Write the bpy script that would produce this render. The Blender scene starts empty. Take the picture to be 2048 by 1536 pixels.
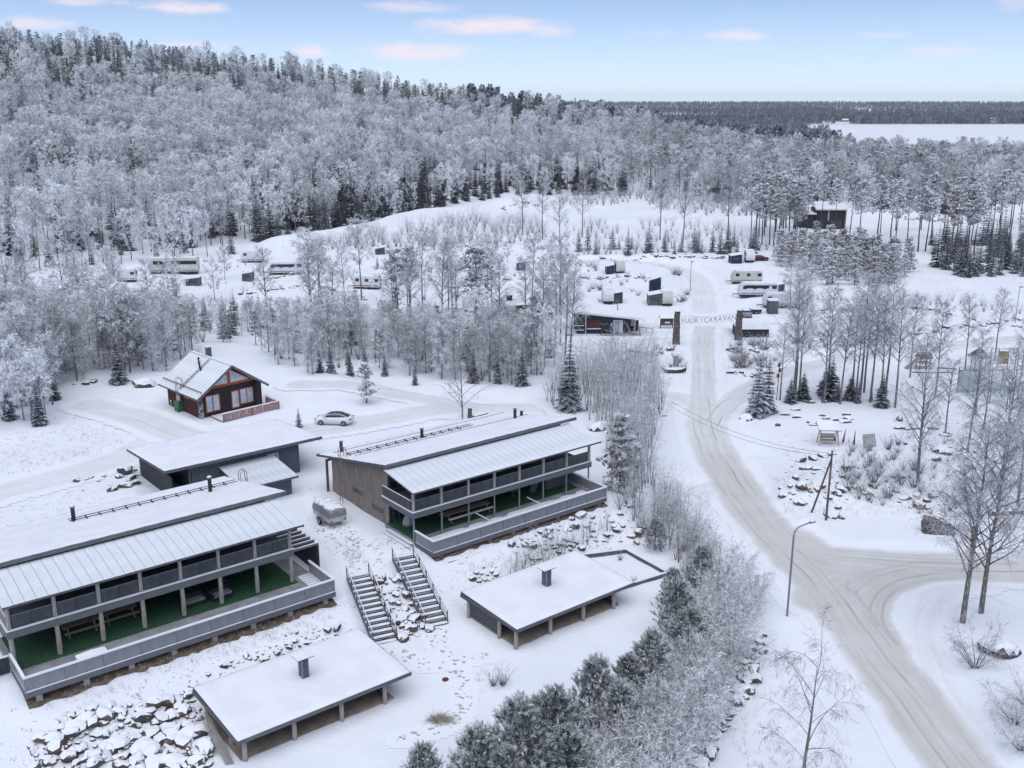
import bpy, math, random
import numpy as np
from mathutils import Vector, Matrix

# ------------------------------------------------------------------ camera, sky, sun, exposure
SC = bpy.context.scene
COL = SC.collection
F, CAMH, P = 2000.0, 41.0, math.atan(563 / 2000)
SP, CP = math.sin(P), math.cos(P)
cam = bpy.data.cameras.new("camera")
cam.sensor_width = 36
cam.lens = 36 * F / 2048
cam.clip_start = 0.5
cam.clip_end = 30000
camo = bpy.data.objects.new("camera", cam)
camo.location = (0, 0, CAMH)
camo.rotation_euler = (math.pi / 2 - P, 0, 0)
COL.objects.link(camo)
SC.camera = camo

SUN_EL, SUN_AZ = math.radians(69), math.radians(190)   # azimuth from +Y, clockwise
W = bpy.data.worlds.new("World")
SC.world = W
W.use_nodes = True


class NT:
    """small helper to write node trees"""
    def __init__(s, tree):
        s.t = tree
        s.t.nodes.clear()

    def n(s, typ, props=None, **inp):
        nd = s.t.nodes.new(typ)
        for k, v in (props or {}).items():
            setattr(nd, k, v)
        for k, v in inp.items():
            key = int(k[1:]) if k[0] == 'i' and k[1:].isdigit() else k.replace('_', ' ')
            s.set(nd, key, v)
        return nd

    def set(s, nd, key, v):
        sock = nd.inputs[key]
        if isinstance(v, bpy.types.NodeSocket):
            s.t.links.new(v, sock)
        elif isinstance(v, bpy.types.Node):
            s.t.links.new(v.outputs[0], sock)
        else:
            sock.default_value = v

    def m(s, op, a, b=0.0, c=None, clamp=False):
        nd = s.t.nodes.new('ShaderNodeMath')
        nd.operation = op
        nd.use_clamp = clamp
        s.set(nd, 0, a)
        s.set(nd, 1, b)
        if c is not None:
            s.set(nd, 2, c)
        return nd.outputs[0]

    def ramp(s, fac, lo, hi):
        nd = s.t.nodes.new('ShaderNodeMapRange')
        nd.interpolation_type = 'SMOOTHSTEP'
        s.set(nd, 'Value', fac)
        s.set(nd, 'From Min', lo)
        s.set(nd, 'From Max', hi)
        return nd.outputs[0]

    def mix(s, fac, a, b, blend='MIX'):
        nd = s.t.nodes.new('ShaderNodeMix')
        nd.data_type = 'RGBA'
        nd.blend_type = blend
        s.set(nd, 'Factor', fac)
        for k, v in ((6, a), (7, b)):
            if isinstance(v, tuple) and len(v) == 3:
                v = (*v, 1)
            s.set(nd, k, v)
        return nd.outputs[2]

    def noise(s, vec, scale, detail=3, rough=0.55):
        nd = s.t.nodes.new('ShaderNodeTexNoise')
        s.set(nd, 'Vector', vec)
        s.set(nd, 'Scale', scale)
        s.set(nd, 'Detail', detail)
        s.set(nd, 'Roughness', rough)
        return nd.outputs[0]

    def xyz(s, x, y, z):
        nd = s.t.nodes.new('ShaderNodeCombineXYZ')
        for i, v in enumerate((x, y, z)):
            s.set(nd, i, v)
        return nd.outputs[0]


def build_world():
    N = NT(W.node_tree)
    sky = N.n('ShaderNodeTexSky')
    sky.sky_type = 'NISHITA'
    sky.sun_disc = False
    sky.sun_elevation = SUN_EL
    sky.sun_rotation = SUN_AZ
    sky.altitude = 100
    sky.air_density = 0.33
    sky.dust_density = 0.22
    sky.ozone_density = 0.5
    tc = N.n('ShaderNodeTexCoord')
    sep = N.n('ShaderNodeSeparateXYZ', Vector=tc.outputs['Generated'])
    az = N.m('ARCTAN2', sep.outputs[0], sep.outputs[1])
    azd = N.m('MULTIPLY', az, 180 / math.pi)
    el = N.m('MULTIPLY', N.m('ARCSINE', sep.outputs[2]), 180 / math.pi)
    # the low bank of small flat clouds goes round the whole sky (repeats every 54 degrees)
    azr = N.m('SUBTRACT', N.m('MODULO', N.m('ADD', azd, 27 + 54 * 6), 54.0), 27.0)
    nz = N.noise(N.xyz(N.m('MULTIPLY', azd, .55), N.m('MULTIPLY', el, 1.9), 3.7), 1.0, 4, .6)
    wob = N.m('MULTIPLY', N.m('SUBTRACT', nz, .5), 5.0)
    tot = None
    for (u, v, a, b, k) in CLOUDS:
        uu = (u - 1024) / F
        bb = (768 - v) / F
        d = Vector((uu, CP + SP * bb, -SP + CP * bb)).normalized()
        ua, ue = math.degrees(math.atan2(d.x, d.y)), math.degrees(math.asin(d.z))
        q = N.m('ADD', N.m('POWER', N.m('ABSOLUTE', N.m('DIVIDE', N.m('SUBTRACT', azr, ua), a)), 2.0),
                N.m('POWER', N.m('ABSOLUTE', N.m('DIVIDE', N.m('SUBTRACT', el, ue), b)), 2.0))
        c = N.m('MULTIPLY', N.ramp(N.m('ADD', q, wob), 2.1, -1.0), k)
        tot = c if tot is None else N.m('MAXIMUM', tot, c)
    # higher clouds, thin, over the rest of the sky
    hi = N.noise(N.xyz(N.m('MULTIPLY', azd, .05), N.m('MULTIPLY', el, .12), 9.1), 1.0, 5, .6)
    hic = N.m('MULTIPLY', N.ramp(hi, .5, .75), N.ramp(el, 9, 16))
    tot = N.m('MAXIMUM', tot, N.m('MULTIPLY', hic, .6))
    # thin veil of high cloud, thickest towards the horizon
    veil = N.m('ADD', .12, N.m('MULTIPLY', .48, N.m('SUBTRACT', 1.0, N.ramp(el, -1.0, 6.5))))
    veil = N.m('MULTIPLY', veil, N.m('ADD', .75, N.m('MULTIPLY', nz, .5)))
    bgs = N.n('ShaderNodeBackground', Color=sky, Strength=SKY)
    bgc = N.n('ShaderNodeBackground', Color=(1.0, .88, .95, 1), Strength=CLOUD)
    bgv = N.n('ShaderNodeBackground', Color=(.90, .965, 1.0, 1), Strength=CLOUD * .95)
    bgs = N.n('ShaderNodeMixShader', Fac=veil, i1=bgs, i2=bgv)
    mx = N.n('ShaderNodeMixShader', Fac=tot, i1=bgs, i2=bgc)
    N.n('ShaderNodeOutputWorld', Surface=mx)


SKY, CLOUD, HAZE = 0.108, 0.60, 4e-5
CLOUDS = [(60, 45, 1.7, .25, .75), (365, 15, 2.0, .3, .9), (170, 2, 1.6, .2, .7), (820, 14, 2.3, .3, .55),
          (980, 52, 3.4, .42, .9), (1100, 62, 1.2, .3, .7), (840, 103, 2.5, .42, .95), (620, 103, .9, .3, .8), (1475, 70, 1.4, .27, .8),
          (400, 90, 2.0, .2, .5), (1890, 102, 1.6, .22, .55), (1770, 70, 1.1, .16, .45), (2040, 6, .9, .3, .7), (1300, 68, 1.2, .2, .25)]
build_world()
sun = bpy.data.lights.new("sun", 'SUN')
sun.energy = 1.5
sun.angle = math.radians(85)
sun.color = (.97, .985, 1.0)
suno = bpy.data.objects.new("sun", sun)
sd = Vector((math.sin(SUN_AZ) * math.cos(SUN_EL), math.cos(SUN_AZ) * math.cos(SUN_EL), math.sin(SUN_EL)))
suno.rotation_euler = sd.to_track_quat('Z', 'Y').to_euler()
suno.location = (0, -30, 120)
COL.objects.link(suno)
SC.view_settings.view_transform = 'Standard'
SC.view_settings.look = 'None'
SC.view_settings.exposure = 0.72
SC.view_settings.gamma = 1.0
SC.cycles.use_denoising = True
SC.cycles.max_bounces = 6
SC.cycles.diffuse_bounces = 4
SC.cycles.transparent_max_bounces = 4
SC.cycles.use_adaptive_sampling = True
SC.cycles.adaptive_threshold = .02
SC.cycles.volume_bounces = 0
SC.render.film_transparent = False
RNG = np.random.default_rng(7)
random.seed(7)


# ------------------------------------------------------------------ naming and mesh helpers
def tag(o, label=None, cat=None, group=None, kind=None):
    if label: o['label'] = label
    if cat: o['category'] = cat
    if group: o['group'] = group
    if kind: o['kind'] = kind
    return o


def empty(name, loc, rz=0.0, label=None, cat=None, group=None):
    o = bpy.data.objects.new(name, None)
    o.empty_display_size = .3
    o.location = loc
    o.rotation_euler = (0, 0, rz)
    COL.objects.link(o)
    return tag(o, label, cat, group)


def mesh_obj(name, me, parent=None, loc=(0, 0, 0), rz=0.0):
    o = bpy.data.objects.new(name, me)
    o.location = loc
    if rz: o.rotation_euler = (0, 0, rz)
    COL.objects.link(o)
    if parent is not None: o.parent = parent
    return o


ABS = set()


class MB:
    """collects simple solids; build() links them as one mesh object"""
    def __init__(s):
        s.v, s.f = [], []

    def hexa(s, p):
        b = len(s.v)
        s.v += [tuple(q) for q in p]
        for a in ((0, 3, 2, 1), (4, 5, 6, 7), (0, 1, 5, 4), (1, 2, 6, 5), (2, 3, 7, 6), (3, 0, 4, 7)):
            s.f.append(tuple(b + i for i in a))
        return s

    def box(s, x0, x1, y0, y1, z0, z1):
        return s.hexa([(x0, y0, z0), (x1, y0, z0), (x1, y1, z0), (x0, y1, z0), (x0, y0, z1), (x1, y0, z1), (x1, y1, z1), (x0, y1, z1)])

    def slope(s, x0, x1, y0, y1, za, zb, th):
        """slab whose top runs from za at y0 to zb at y1"""
        return s.hexa([(x0, y0, za - th), (x1, y0, za - th), (x1, y1, zb - th), (x0, y1, zb - th), (x0, y0, za), (x1, y0, za), (x1, y1, zb), (x0, y1, zb)])

    def snow(s, x0, x1, y0, y1, za, zb, th, k=0):
        """blanket of snow on a pitched plane: rounded lip, uneven depth"""
        nx, ny = max(6, int((x1 - x0) / .45)), max(6, int((y1 - y0) / .45))
        b = len(s.v)
        for j in range(ny + 1):
            for i in range(nx + 1):
                e = min(i, nx - i, j, ny - j)
                n1 = math.sin(i * 1.7 + k) * math.cos(j * 1.3 + k * 2) * .5 + math.sin(i * .6 + j * .4 + k) * .5
                h = (0 if e == 0 else (.75 if e == 1 else 1.0)) * th * (1 + .35 * n1)
                ox = (.05 * math.sin(j * 2.3 + k) * (1 if i == 0 else -1)) if i in (0, nx) else 0
                oy = (.05 * math.sin(i * 2.1 + k * 3) * (1 if j == 0 else -1)) if j in (0, ny) else 0
                s.v.append((x0 + .03 + (x1 - x0 - .06) * i / nx + ox * .5, y0 + .03 + (y1 - y0 - .06) * j / ny + oy * .5, za + (zb - za) * j / ny + .004 + h))
        for j in range(ny):
            for i in range(nx):
                a = b + j * (nx + 1) + i
                s.f.append((a, a + 1, a + nx + 2, a + nx + 1))
        return s

    def slopex(s, x0, x1, y0, y1, za, zb, th):
        return s.hexa([(x0, y0, za - th), (x1, y0, zb - th), (x1, y1, zb - th), (x0, y1, za - th), (x0, y0, za), (x1, y0, zb), (x1, y1, zb), (x0, y1, za)])

    def bar(s, p, q, w, h=None):
        h = h or w
        p, q = Vector(p), Vector(q)
        d = (q - p).normalized()
        up = Vector((0, 0, 1)) if abs(d.z) < .98 else Vector((0, 1, 0))
        a = d.cross(up).normalized() * (w / 2)
        b = a.cross(d).normalized() * (h / 2)
        return s.hexa([p - a - b, p + a - b, q + a - b, q - a - b, p - a + b, p + a + b, q + a + b, q - a + b])

    def tube(s, pts, r, n=8, r1=None, cap=True):
        pts = [Vector(p) for p in pts]
        r1 = r if r1 is None else r1
        L = len(pts)
        b = len(s.v)
        for i, p in enumerate(pts):
            d = (pts[min(i + 1, L - 1)] - pts[max(i - 1, 0)]).normalized()
            up = Vector((0, 0, 1)) if abs(d.z) < .95 else Vector((1, 0, 0))
            a = d.cross(up).normalized()
            c = a.cross(d)
            rr = r + (r1 - r) * i / max(1, L - 1)
            for k in range(n):
                t = 2 * math.pi * k / n
                s.v.append(tuple(p + (a * math.cos(t) + c * math.sin(t)) * rr))
        for i in range(L - 1):
            for k in range(n):
                k2 = (k + 1) % n
                s.f.append((b + i * n + k, b + i * n + k2, b + (i + 1) * n + k2, b + (i + 1) * n + k))
        if cap:
            s.f.append(tuple(b + k for k in reversed(range(n))))
            s.f.append(tuple(b + (L - 1) * n + k for k in range(n)))
        return s

    def prism(s, poly, axis, a, b):
        """extrude a 2-D polygon; axis 'y' : poly is (x,z); 'x' : (y,z); 'z' : (x,y)"""
        k = len(s.v)
        n = len(poly)
        for t in (a, b):
            for (u, v) in poly:
                s.v.append({'y': (u, t, v), 'x': (t, u, v), 'z': (u, v, t)}[axis])
        s.f.append(tuple(k + i for i in range(n)))
        s.f.append(tuple(k + n + i for i in reversed(range(n))))
        for i in range(n):
            j = (i + 1) % n
            s.f.append((k + i, k + n + i, k + n + j, k + j))
        return s

    def mesh(s, name, mat, smooth=False, fix=True):
        me = bpy.data.meshes.new(name)
        me.from_pydata(s.v, [], s.f)
        if fix:
            import bmesh
            bm = bmesh.new()
            bm.from_mesh(me)
            bmesh.ops.recalc_face_normals(bm, faces=bm.faces)
            bm.to_mesh(me)
            bm.free()
        if mat: me.materials.append(mat)
        if smooth: me.shade_smooth()
        return me

    def build(s, name, mat, parent=None, loc=None, smooth=False, bevel=0.0):
        if loc is None:
            loc = (0, 0, -parent.location.z) if (parent is not None and parent.parent is None and parent.name in ABS) else (0, 0, 0)
        o = mesh_obj(name, s.mesh(name, mat, smooth), parent, loc)
        if bevel:
            b = o.modifiers.new('bevel', 'BEVEL')
            b.width = bevel
            b.segments = 2
            b.limit_method = 'ANGLE'
        return o


def share(src, parent, dx=0, dy=0, dz=0, name=None):
    """another piece that shares the mesh of src, shifted"""
    o = src.copy()
    o.name = name or src.name.split('.')[0]
    COL.objects.link(o)
    o.parent = parent
    o.location = (src.location.x + dx, src.location.y + dy, src.location.z + dz)
    return o


def copy_tree(o, parent=None):
    kids = list(o.children)
    c = o.copy()
    COL.objects.link(c)
    c.parent = parent
    for ch in kids: copy_tree(ch, c)
    return c


# ------------------------------------------------------------------ materials
MATS = {}


def mat(name, c1, c2=None, rough=.8, scale=3.0, bump=0.0, bscale=None, snow=None, metal=0.0, spec=.3, stretch=(1, 1, 1), snowc=(.80, .82, .88), thresh=(.4, .6), coord='Object'):
    if name in MATS: return MATS[name]
    m = bpy.data.materials.new(name)
    m.use_nodes = True
    N = NT(m.node_tree)
    tc = N.n('ShaderNodeTexCoord').outputs[coord]
    vec = N.n('ShaderNodeMapping', Vector=tc, Scale=stretch).outputs[0]
    nz = N.noise(vec, scale, 4)
    c2 = c2 or tuple(x * .8 for x in c1)
    col = N.mix(N.ramp(nz, thresh[0], thresh[1]), (*c1, 1), (*c2, 1))
    rg = rough
    if snow is not None:
        g = N.n('ShaderNodeNewGeometry')
        nzv = N.n('ShaderNodeSeparateXYZ', Vector=g.outputs['Normal']).outputs[2]
        n2 = N.noise(g.outputs['Position'], 2.3, 4)
        f = N.ramp(N.m('ADD', nzv, N.m('MULTIPLY', N.m('SUBTRACT', n2, .5), .55)), snow - .06, snow + .06)
        col = N.mix(f, col, (*snowc, 1))
    bs = N.n('ShaderNodeBsdfPrincipled', Base_Color=col, Roughness=rg, Metallic=metal)
    bs.inputs['Specular IOR Level'].default_value = spec
    if bump:
        bn = N.n('ShaderNodeBump', Strength=bump, Distance=.05, Height=N.noise(vec, bscale or scale * 4, 4))
        N.set(bs, 'Normal', bn)
    N.n('ShaderNodeOutputMaterial', Surface=bs)
    MATS[name] = m
    return m


SNOW = mat('snow', (.80, .82, .885), (.74, .765, .845), .75, .35, .5, 3.0, coord='Object')
SNOWR = mat('roof_snow', (.80, .81, .875), (.75, .765, .84), .8, .5, .25, 5.0)
FROSTED = mat('frosted_metal', (.66, .695, .755), (.74, .77, .83), .55, .6, .1, 20, thresh=(.35, .7))
FASCIA = mat('dark_fascia', (.085, .09, .105), (.12, .125, .14), .6, 4, .2, 30)
GREYW = mat('grey_board', (.12, .125, .142), (.155, .16, .178), .75, 3, .25, 25, stretch=(.3, 1, 4))
DARKW = mat('dark_board', (.028, .032, .04), (.045, .05, .06), .7, 3, .2, 25)
SHEDW = mat('slate_board', (.075, .095, .115), (.095, .12, .14), .75, 3, .3, 20, stretch=(4, 4, .3))
PANEL = mat('grey_panel', (.215, .228, .252), (.255, .268, .292), .45, 1.2, .05, 30)
BALC = mat('balcony_panel', (.048, .058, .07), (.066, .077, .09), .35, 1.5, .05, 30)
LOG = mat('weathered_log', (.40, .37, .35), (.27, .25, .24), .85, 6, .4, 18, stretch=(3, 3, .4))
BROWNW = mat('brown_clad', (.20, .168, .155), (.27, .23, .212), .8, 2.2, .3, 22, stretch=(2, 2, .25))
REDW = mat('red_log', (.085, .03, .032), (.055, .022, .026), .75, 2.5, .35, 14, stretch=(.5, .5, 3))
BLKW = mat('black_log', (.025, .02, .022), (.04, .03, .032), .75, 2.5, .35, 14, stretch=(.5, .5, 3))
ORANGE = mat('orange_trim', (.42, .10, .055), (.33, .075, .045), .7, 5)
PINKW = mat('pinkish_rail', (.30, .18, .175), (.40, .28, .28), .8, 4, .2, 20)
GLASS = mat('window_glass', (.35, .42, .48), (.16, .21, .25), .08, .9, 0, spec=.8, thresh=(.3, .7))
DGLASS = mat('dark_glass', (.018, .022, .028), (.03, .036, .045), .08, 1, 0, spec=.8)
TURF = mat('green_turf', (.013, .058, .024), (.04, .098, .055), .9, 5, .3, 60)
DECK = mat('deck_board', (.22, .22, .235), (.33, .335, .36), .8, 1.1, .2, 20, thresh=(.3, .7))
WOODL = mat('pale_timber', (.42, .33, .24), (.33, .26, .2), .8, 5, .2, 20)
WOODD = mat('dark_timber', (.10, .075, .06), (.15, .115, .09), .8, 5, .3, 20, snow=.75)
STEEL = mat('grey_steel', (.30, .32, .35), (.24, .26, .29), .45, 6, metal=.5)
BLACK = mat('black_metal', (.022, .023, .027), (.035, .036, .04), .5, 6)
WHITEP = mat('white_paint', (.70, .72, .75), (.63, .65, .69), .4, 1.5)
CREAM = mat('cream_paint', (.58, .56, .52), (.52, .5, .47), .45, 1.5)
RUBBER = mat('rubber', (.02, .02, .022), None, .85)
CONC = mat('sand_concrete', (.33, .28, .235), (.26, .22, .185), .9, 1.6, .3, 15)
BRICKM = mat('red_brick', (.20, .075, .055), (.15, .06, .05), .85, 6, .3, 20)
ROCK = mat('snowy_rock', (.135, .11, .098), (.07, .066, .07), .9, 1.7, .6, 6, snow=.5)
ROCKB = mat('brown_rock', (.15, .098, .066), (.09, .07, .058), .9, 1.7, .6, 6, snow=.66)
TRUNKB = mat('birch_bark', (.15, .135, .13), (.38, .36, .35), .85, 2.0, .3, 8, stretch=(3, 3, 1), thresh=(.5, .68))
TRUNKP = mat('pine_bark', (.14, .095, .075), (.09, .07, .062), .9, 3, .4, 9, stretch=(3, 3, .7))
TRUNKD = mat('dark_bark', (.085, .072, .066), (.13, .115, .108), .9, 3, .4, 9)


def frost_mat(name, dark, light, rnd=.18, tint=(1, 1, 1)):
    """twigs / needles: each face carries how much hoar frost lies on it"""
    m = bpy.data.materials.new(name)
    m.use_nodes = True
    N = NT(m.node_tree)
    at_ = N.n('ShaderNodeAttribute', {'attribute_name': 'frost'})
    oi = N.n('ShaderNodeObjectInfo')
    f = N.m('ADD', at_.outputs['Fac'], N.m('MULTIPLY', N.m('SUBTRACT', oi.outputs['Random'], .5), rnd * 2), clamp=True)
    col = N.mix(f, (*dark, 1), (*light, 1))
    bs = N.n('ShaderNodeBsdfPrincipled', Base_Color=col, Roughness=.85)
    bs.inputs['Specular IOR Level'].default_value = .15
    N.n('ShaderNodeOutputMaterial', Surface=bs)
    MATS[name] = m
    return m


F_BIRCH = frost_mat('frosted_twigs', (.105, .106, .112), (.89, .91, .95), .2)
F_BARE = frost_mat('bare_twigs', (.085, .075, .076), (.76, .77, .83), .12)
F_PINE = frost_mat('frosted_pine_needles', (.040, .044, .038), (.86, .86, .90), .14)
F_SPRUCE = frost_mat('spruce_needles', (.016, .026, .027), (.60, .63, .71), .14)
F_YPINE = frost_mat('young_pine_needles', (.026, .042, .034), (.82, .85, .88), .08)
F_FAR = frost_mat('far_trees', (.05, .058, .07), (.46, .49, .56), .25)
GRASSM = frost_mat('dry_grass', (.36, .30, .23), (.72, .69, .68), .1)

# ------------------------------------------------------------------ picking points in the place
def ray(u, v):
    a, b = (u - 1024) / F, (768 - v) / F
    return np.array([a, CP + SP * b, -SP + CP * b])


def at(u, v, z=0.0):
    d = ray(u, v)
    t = (z - CAMH) / d[2]
    return np.array([d[0] * t, d[1] * t, z])


def proj(x, y, z):
    dep = y * CP - (z - CAMH) * SP
    return 1024 + F * x / dep, 768 - F * (y * SP + (z - CAMH) * CP) / dep, dep


AX = math.radians(51.6)
E1 = np.array([math.sin(AX), math.cos(AX)])
E2 = np.array([-math.cos(AX), math.sin(AX)])
RZ = math.pi / 2 - AX
OB = at(867, 1107, 3.0)[:2]
OA = at(52, 1387, 3.0)[:2]


def sm(x, a, b):
    t = np.clip((x - a) / (b - a), 0, 1)
    return t * t * (3 - 2 * t)


def _h(i, j, k):
    v = np.sin(i * 127.1 + j * 311.7 + k * 74.7) * 43758.5453
    return v - np.floor(v)


def vnoise(x, y, k=0):
    i, j = np.floor(x), np.floor(y)
    a, b = x - i, y - j
    a, b = a * a * (3 - 2 * a), b * b * (3 - 2 * b)
    return (_h(i, j, k) * (1 - a) + _h(i + 1, j, k) * a) * (1 - b) + (_h(i, j + 1, k) * (1 - a) + _h(i + 1, j + 1, k) * a) * b - .5


def pdist(x, y, pts):
    """distance, signed side, arc length to a polyline"""
    best = np.full(x.shape, 1e9)
    sg = np.zeros(x.shape)
    ar = np.zeros(x.shape)
    L = 0.0
    for (ax, ay), (bx, by) in zip(pts[:-1], pts[1:]):
        dx, dy = bx - ax, by - ay
        l2 = dx * dx + dy * dy
        l = math.sqrt(l2)
        t = np.clip(((x - ax) * dx + (y - ay) * dy) / l2, 0, 1)
        d = np.hypot(x - ax - t * dx, y - ay - t * dy)
        side = np.sign((x - ax) * dy - (y - ay) * dx)
        w = d < best
        best = np.where(w, d, best)
        sg = np.where(w, side, sg)
        ar = np.where(w, L + t * l, ar)
        L += l
    return best, sg, ar


def smooth_line(pts, n=4):
    """Catmull-Rom through the points"""
    p = [np.array(q[:2], float) for q in pts]
    p = [2 * p[0] - p[1]] + p + [2 * p[-1] - p[-2]]
    out = []
    for i in range(1, len(p) - 2):
        for k in range(n):
            t = k / n
            out.append(.5 * (2 * p[i] + (p[i + 1] - p[i - 1]) * t + (2 * p[i - 1] - 5 * p[i] + 4 * p[i + 1] - p[i + 2]) * t * t + (3 * p[i] - p[i - 1] - 3 * p[i + 1] + p[i + 2]) * t ** 3))
    out.append(p[-2])
    return [tuple(q) for q in out]


TH = lambda u: (u - 1024) * .4815e-3
TB_U = [TH(u) for u in (-600, -200, 0, 300, 600, 900, 1200, 1400, 1600, 2048, 2700)]
CREST = [88, 79, 72.5, 64.5, 53, 39, 26, 13, 6, 3, 2]
D0_U = [TH(u) for u in (-600, 0, 300, 560, 660, 800, 930, 1050, 1250, 1400, 1600, 2048, 2700)]
D0 = [250, 262, 275, 288, 300, 345, 410, 430, 430, 400, 380, 380, 380]
BERM = [at(560, 490, 3)[:2], at(660, 470, 4)[:2], at(740, 448, 5)[:2], at(850, 412, 7)[:2], at(950, 395, 8)[:2], at(1060, 382, 8)[:2]]


def zc(y):
    return .3 + 2.2 * sm(y, 185, 290)


def raw_z(x, y):
    th = x / y
    s = (x - OB[0]) * E1[0] + (y - OB[1]) * E1[1]
    t = (x - OB[0]) * E2[0] + (y - OB[1]) * E2[1]
    up = sm(t, -7.0, 1.6) * (1 - sm(s, 21.5, 30)) * (1 - .8 * sm(y, 150, 190))
    z = zc(y) + 2.2 * up
    z += .35 * sm(t, -1, 20) * up
    d0 = np.interp(th, D0_U, D0)
    cr = np.interp(th, TB_U, CREST)
    p = np.clip((y - d0) / (612 - d0), 0, 1)
    p = p ** 1.08
    z = z + (cr - z) * p
    bd, _, _ = pdist(x, y, BERM)
    z += 3.2 * np.exp(-(bd / 6.0) ** 2)
    fall = sm(y, 640, 1250)
    z = z * (1 - fall) - 15 * fall
    z += 46 * sm(y, 3000, 8000)
    # lumps
    z += .16 * vnoise(x * .22, y * .22, 1) + .10 * vnoise(x * .7, y * .7, 2)
    z += sm(y, 250, 320) * (1.6 * vnoise(x * .06, y * .06, 3)) * (1 - sm(y, 1000, 1300))
    z += sm(y, 3000, 3600) * 9 * vnoise(x * .0023, y * .0035, 5)
    z += .7 * sm(y, 185, 205) * (1 - sm(y, 270, 300)) * np.maximum(0, vnoise(x * .11, y * .09, 16)) * 2
    # rough ground right of the junction and the spoil heap
    for (u, v, zz, hh, rr) in LUMPS:
        q = at(u, v, zz)
        z += hh * np.exp(-(((x - q[0]) / rr) ** 2 + ((y - q[1]) / rr) ** 2)) * (1 + .5 * vnoise(x * 1.3, y * 1.3, 4))
    for (a, b) in STAIRS:
        d = np.array(b[:2]) - np.array(a[:2])
        L = np.linalg.norm(d)
        d = d / L
        q = (x - a[0]) * d[0] + (y - a[1]) * d[1]
        w = np.abs((x - a[0]) * d[1] - (y - a[1]) * d[0])
        line = a[2] + (b[2] - a[2]) * np.clip(q / L, 0, 1) - .42
        k = (1 - sm(w, 1.0, 1.7)) * sm(q, -.6, .3) * (1 - sm(q, L - .6, L + .1))
        z = np.where(z > line, z * (1 - k) + line * k, z)
    # the roads are level
    w, zr = road_level(x, y)
    z = z * (1 - w) + zr * w
    # low ridges thrown up by the plough
    for k in ('main', 'gate', 'east', 'north_east', 'drive', 'car_loop', 'camp'):
        pts, hw, _, _ = RD[k]
        d, _, ar = pdist(x, y, pts)
        z += np.where(w < .97, .20 * np.exp(-((d - hw * 1.45) / .55) ** 2) * (.6 + 1.6 * vnoise(x * .45, y * .45, 15)) * (1 - w) * 1.6, 0)
    return z


LUMPS = [(1625, 985, 0, 1.3, 4.2), (1590, 1000, 0, .7, 3), (1700, 960, 0, .7, 4), (1760, 930, 0, .6, 4), (1880, 930, 0, .6, 5), (1800, 900, 0, .5, 5),
         (1960, 1290, 0, .25, 2.2), (2030, 1420, 0, .6, 3.5), (1240, 880, 0, .5, 3), (1250, 675, 0, .5, 2), (1340, 735, 0, .5, 4), (1480, 750, 0, .4, 4),
         (1480, 700, 0, .6, 5), (1310, 700, 0, .5, 4), (1460, 500, 1, 1.4, 8), (1420, 405, 5, 3, 9), (1560, 415, 5, 2, 9), (925, 480, 2, 3, 6), (1180, 395, 6, 2, 9),
         (850, 620, 1, .8, 4), (700, 600, 1, .8, 5), (1650, 690, 0, .5, 5), (1900, 660, 0, .8, 5), (560, 590, 2, .7, 5)]

STAIRS = [(at(716, 1150, 2.75), at(770, 1283, .4)), (at(806, 1112, 2.75), at(873, 1248, .4))]
# road centre lines: (points, half width, how sandy, z or None)
RD = {}


def road(key, pix, hw, dirt, z=0.0):
    RD[key] = (smooth_line([at(u, v, z) for u, v in pix]), hw, dirt, z)


road('main', [(2110, 1800), (1920, 1536), (1720, 1265), (1640, 1165), (1567, 1090), (1500, 1015), (1452, 943), (1428, 899), (1414, 862), (1408, 825)], 2.6, .9)
road('gate', [(1420, 880), (1410, 845), (1406, 800), (1408, 757), (1406, 683), (1411, 645), (1408, 605)], 1.95, .55)
road('east', [(1565, 1075), (1640, 1115), (1730, 1125), (1849, 1133), (2048, 1138), (2300, 1138)], 3.0, .8)
road('east_turn', [(1830, 1420), (1745, 1290), (1722, 1225), (1748, 1172), (1830, 1146), (1960, 1138)], 2.3, .9)
road('east_mid', [(1640, 1200), (1690, 1165), (1740, 1140)], 2.6, .85)
road('north_east', [(1412, 870), (1440, 822), (1490, 785), (1550, 752), (1640, 728), (1760, 706), (1900, 690), (2100, 672)], 1.9, .5)
road('camp', [(1410, 620), (1405, 580), (1392, 556), (1360, 540), (1300, 529), (1200, 524), (1080, 530)], 2.6, .3, .8)
road('camp_cross', [(1330, 668), (1260, 672), (1180, 690)], 2.0, .25, .2)
road('camp_west', [(1180, 560), (1100, 562), (1000, 575), (900, 590)], 2.2, .15, .9)
road('west', [(1412, 815), (1340, 790), (1260, 800), (1180, 815)], 1.9, .35, .1)
road('drive', [(1050, 815), (930, 810), (850, 797), (770, 782), (700, 770), (600, 770)], 2.1, .45, 2.8)
road('car_loop', [(900, 812), (800, 832), (700, 850), (610, 862), (520, 872), (440, 880), (370, 872), (290, 840), (180, 810)], 2.4, .4, 2.9)
road('field_track', [(-150, 1040), (0, 985), (120, 955), (240, 915), (330, 870)], 2.4, .3, 2.8)
road('verge_track', [(1960, 1172), (1880, 1190), (1850, 1235), (1850, 1300), (1885, 1385), (1950, 1470)], 1.1, .22, .05)
road('side_track', [(1470, 960), (1400, 985), (1340, 985)], 1.8, .25, .05)


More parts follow.
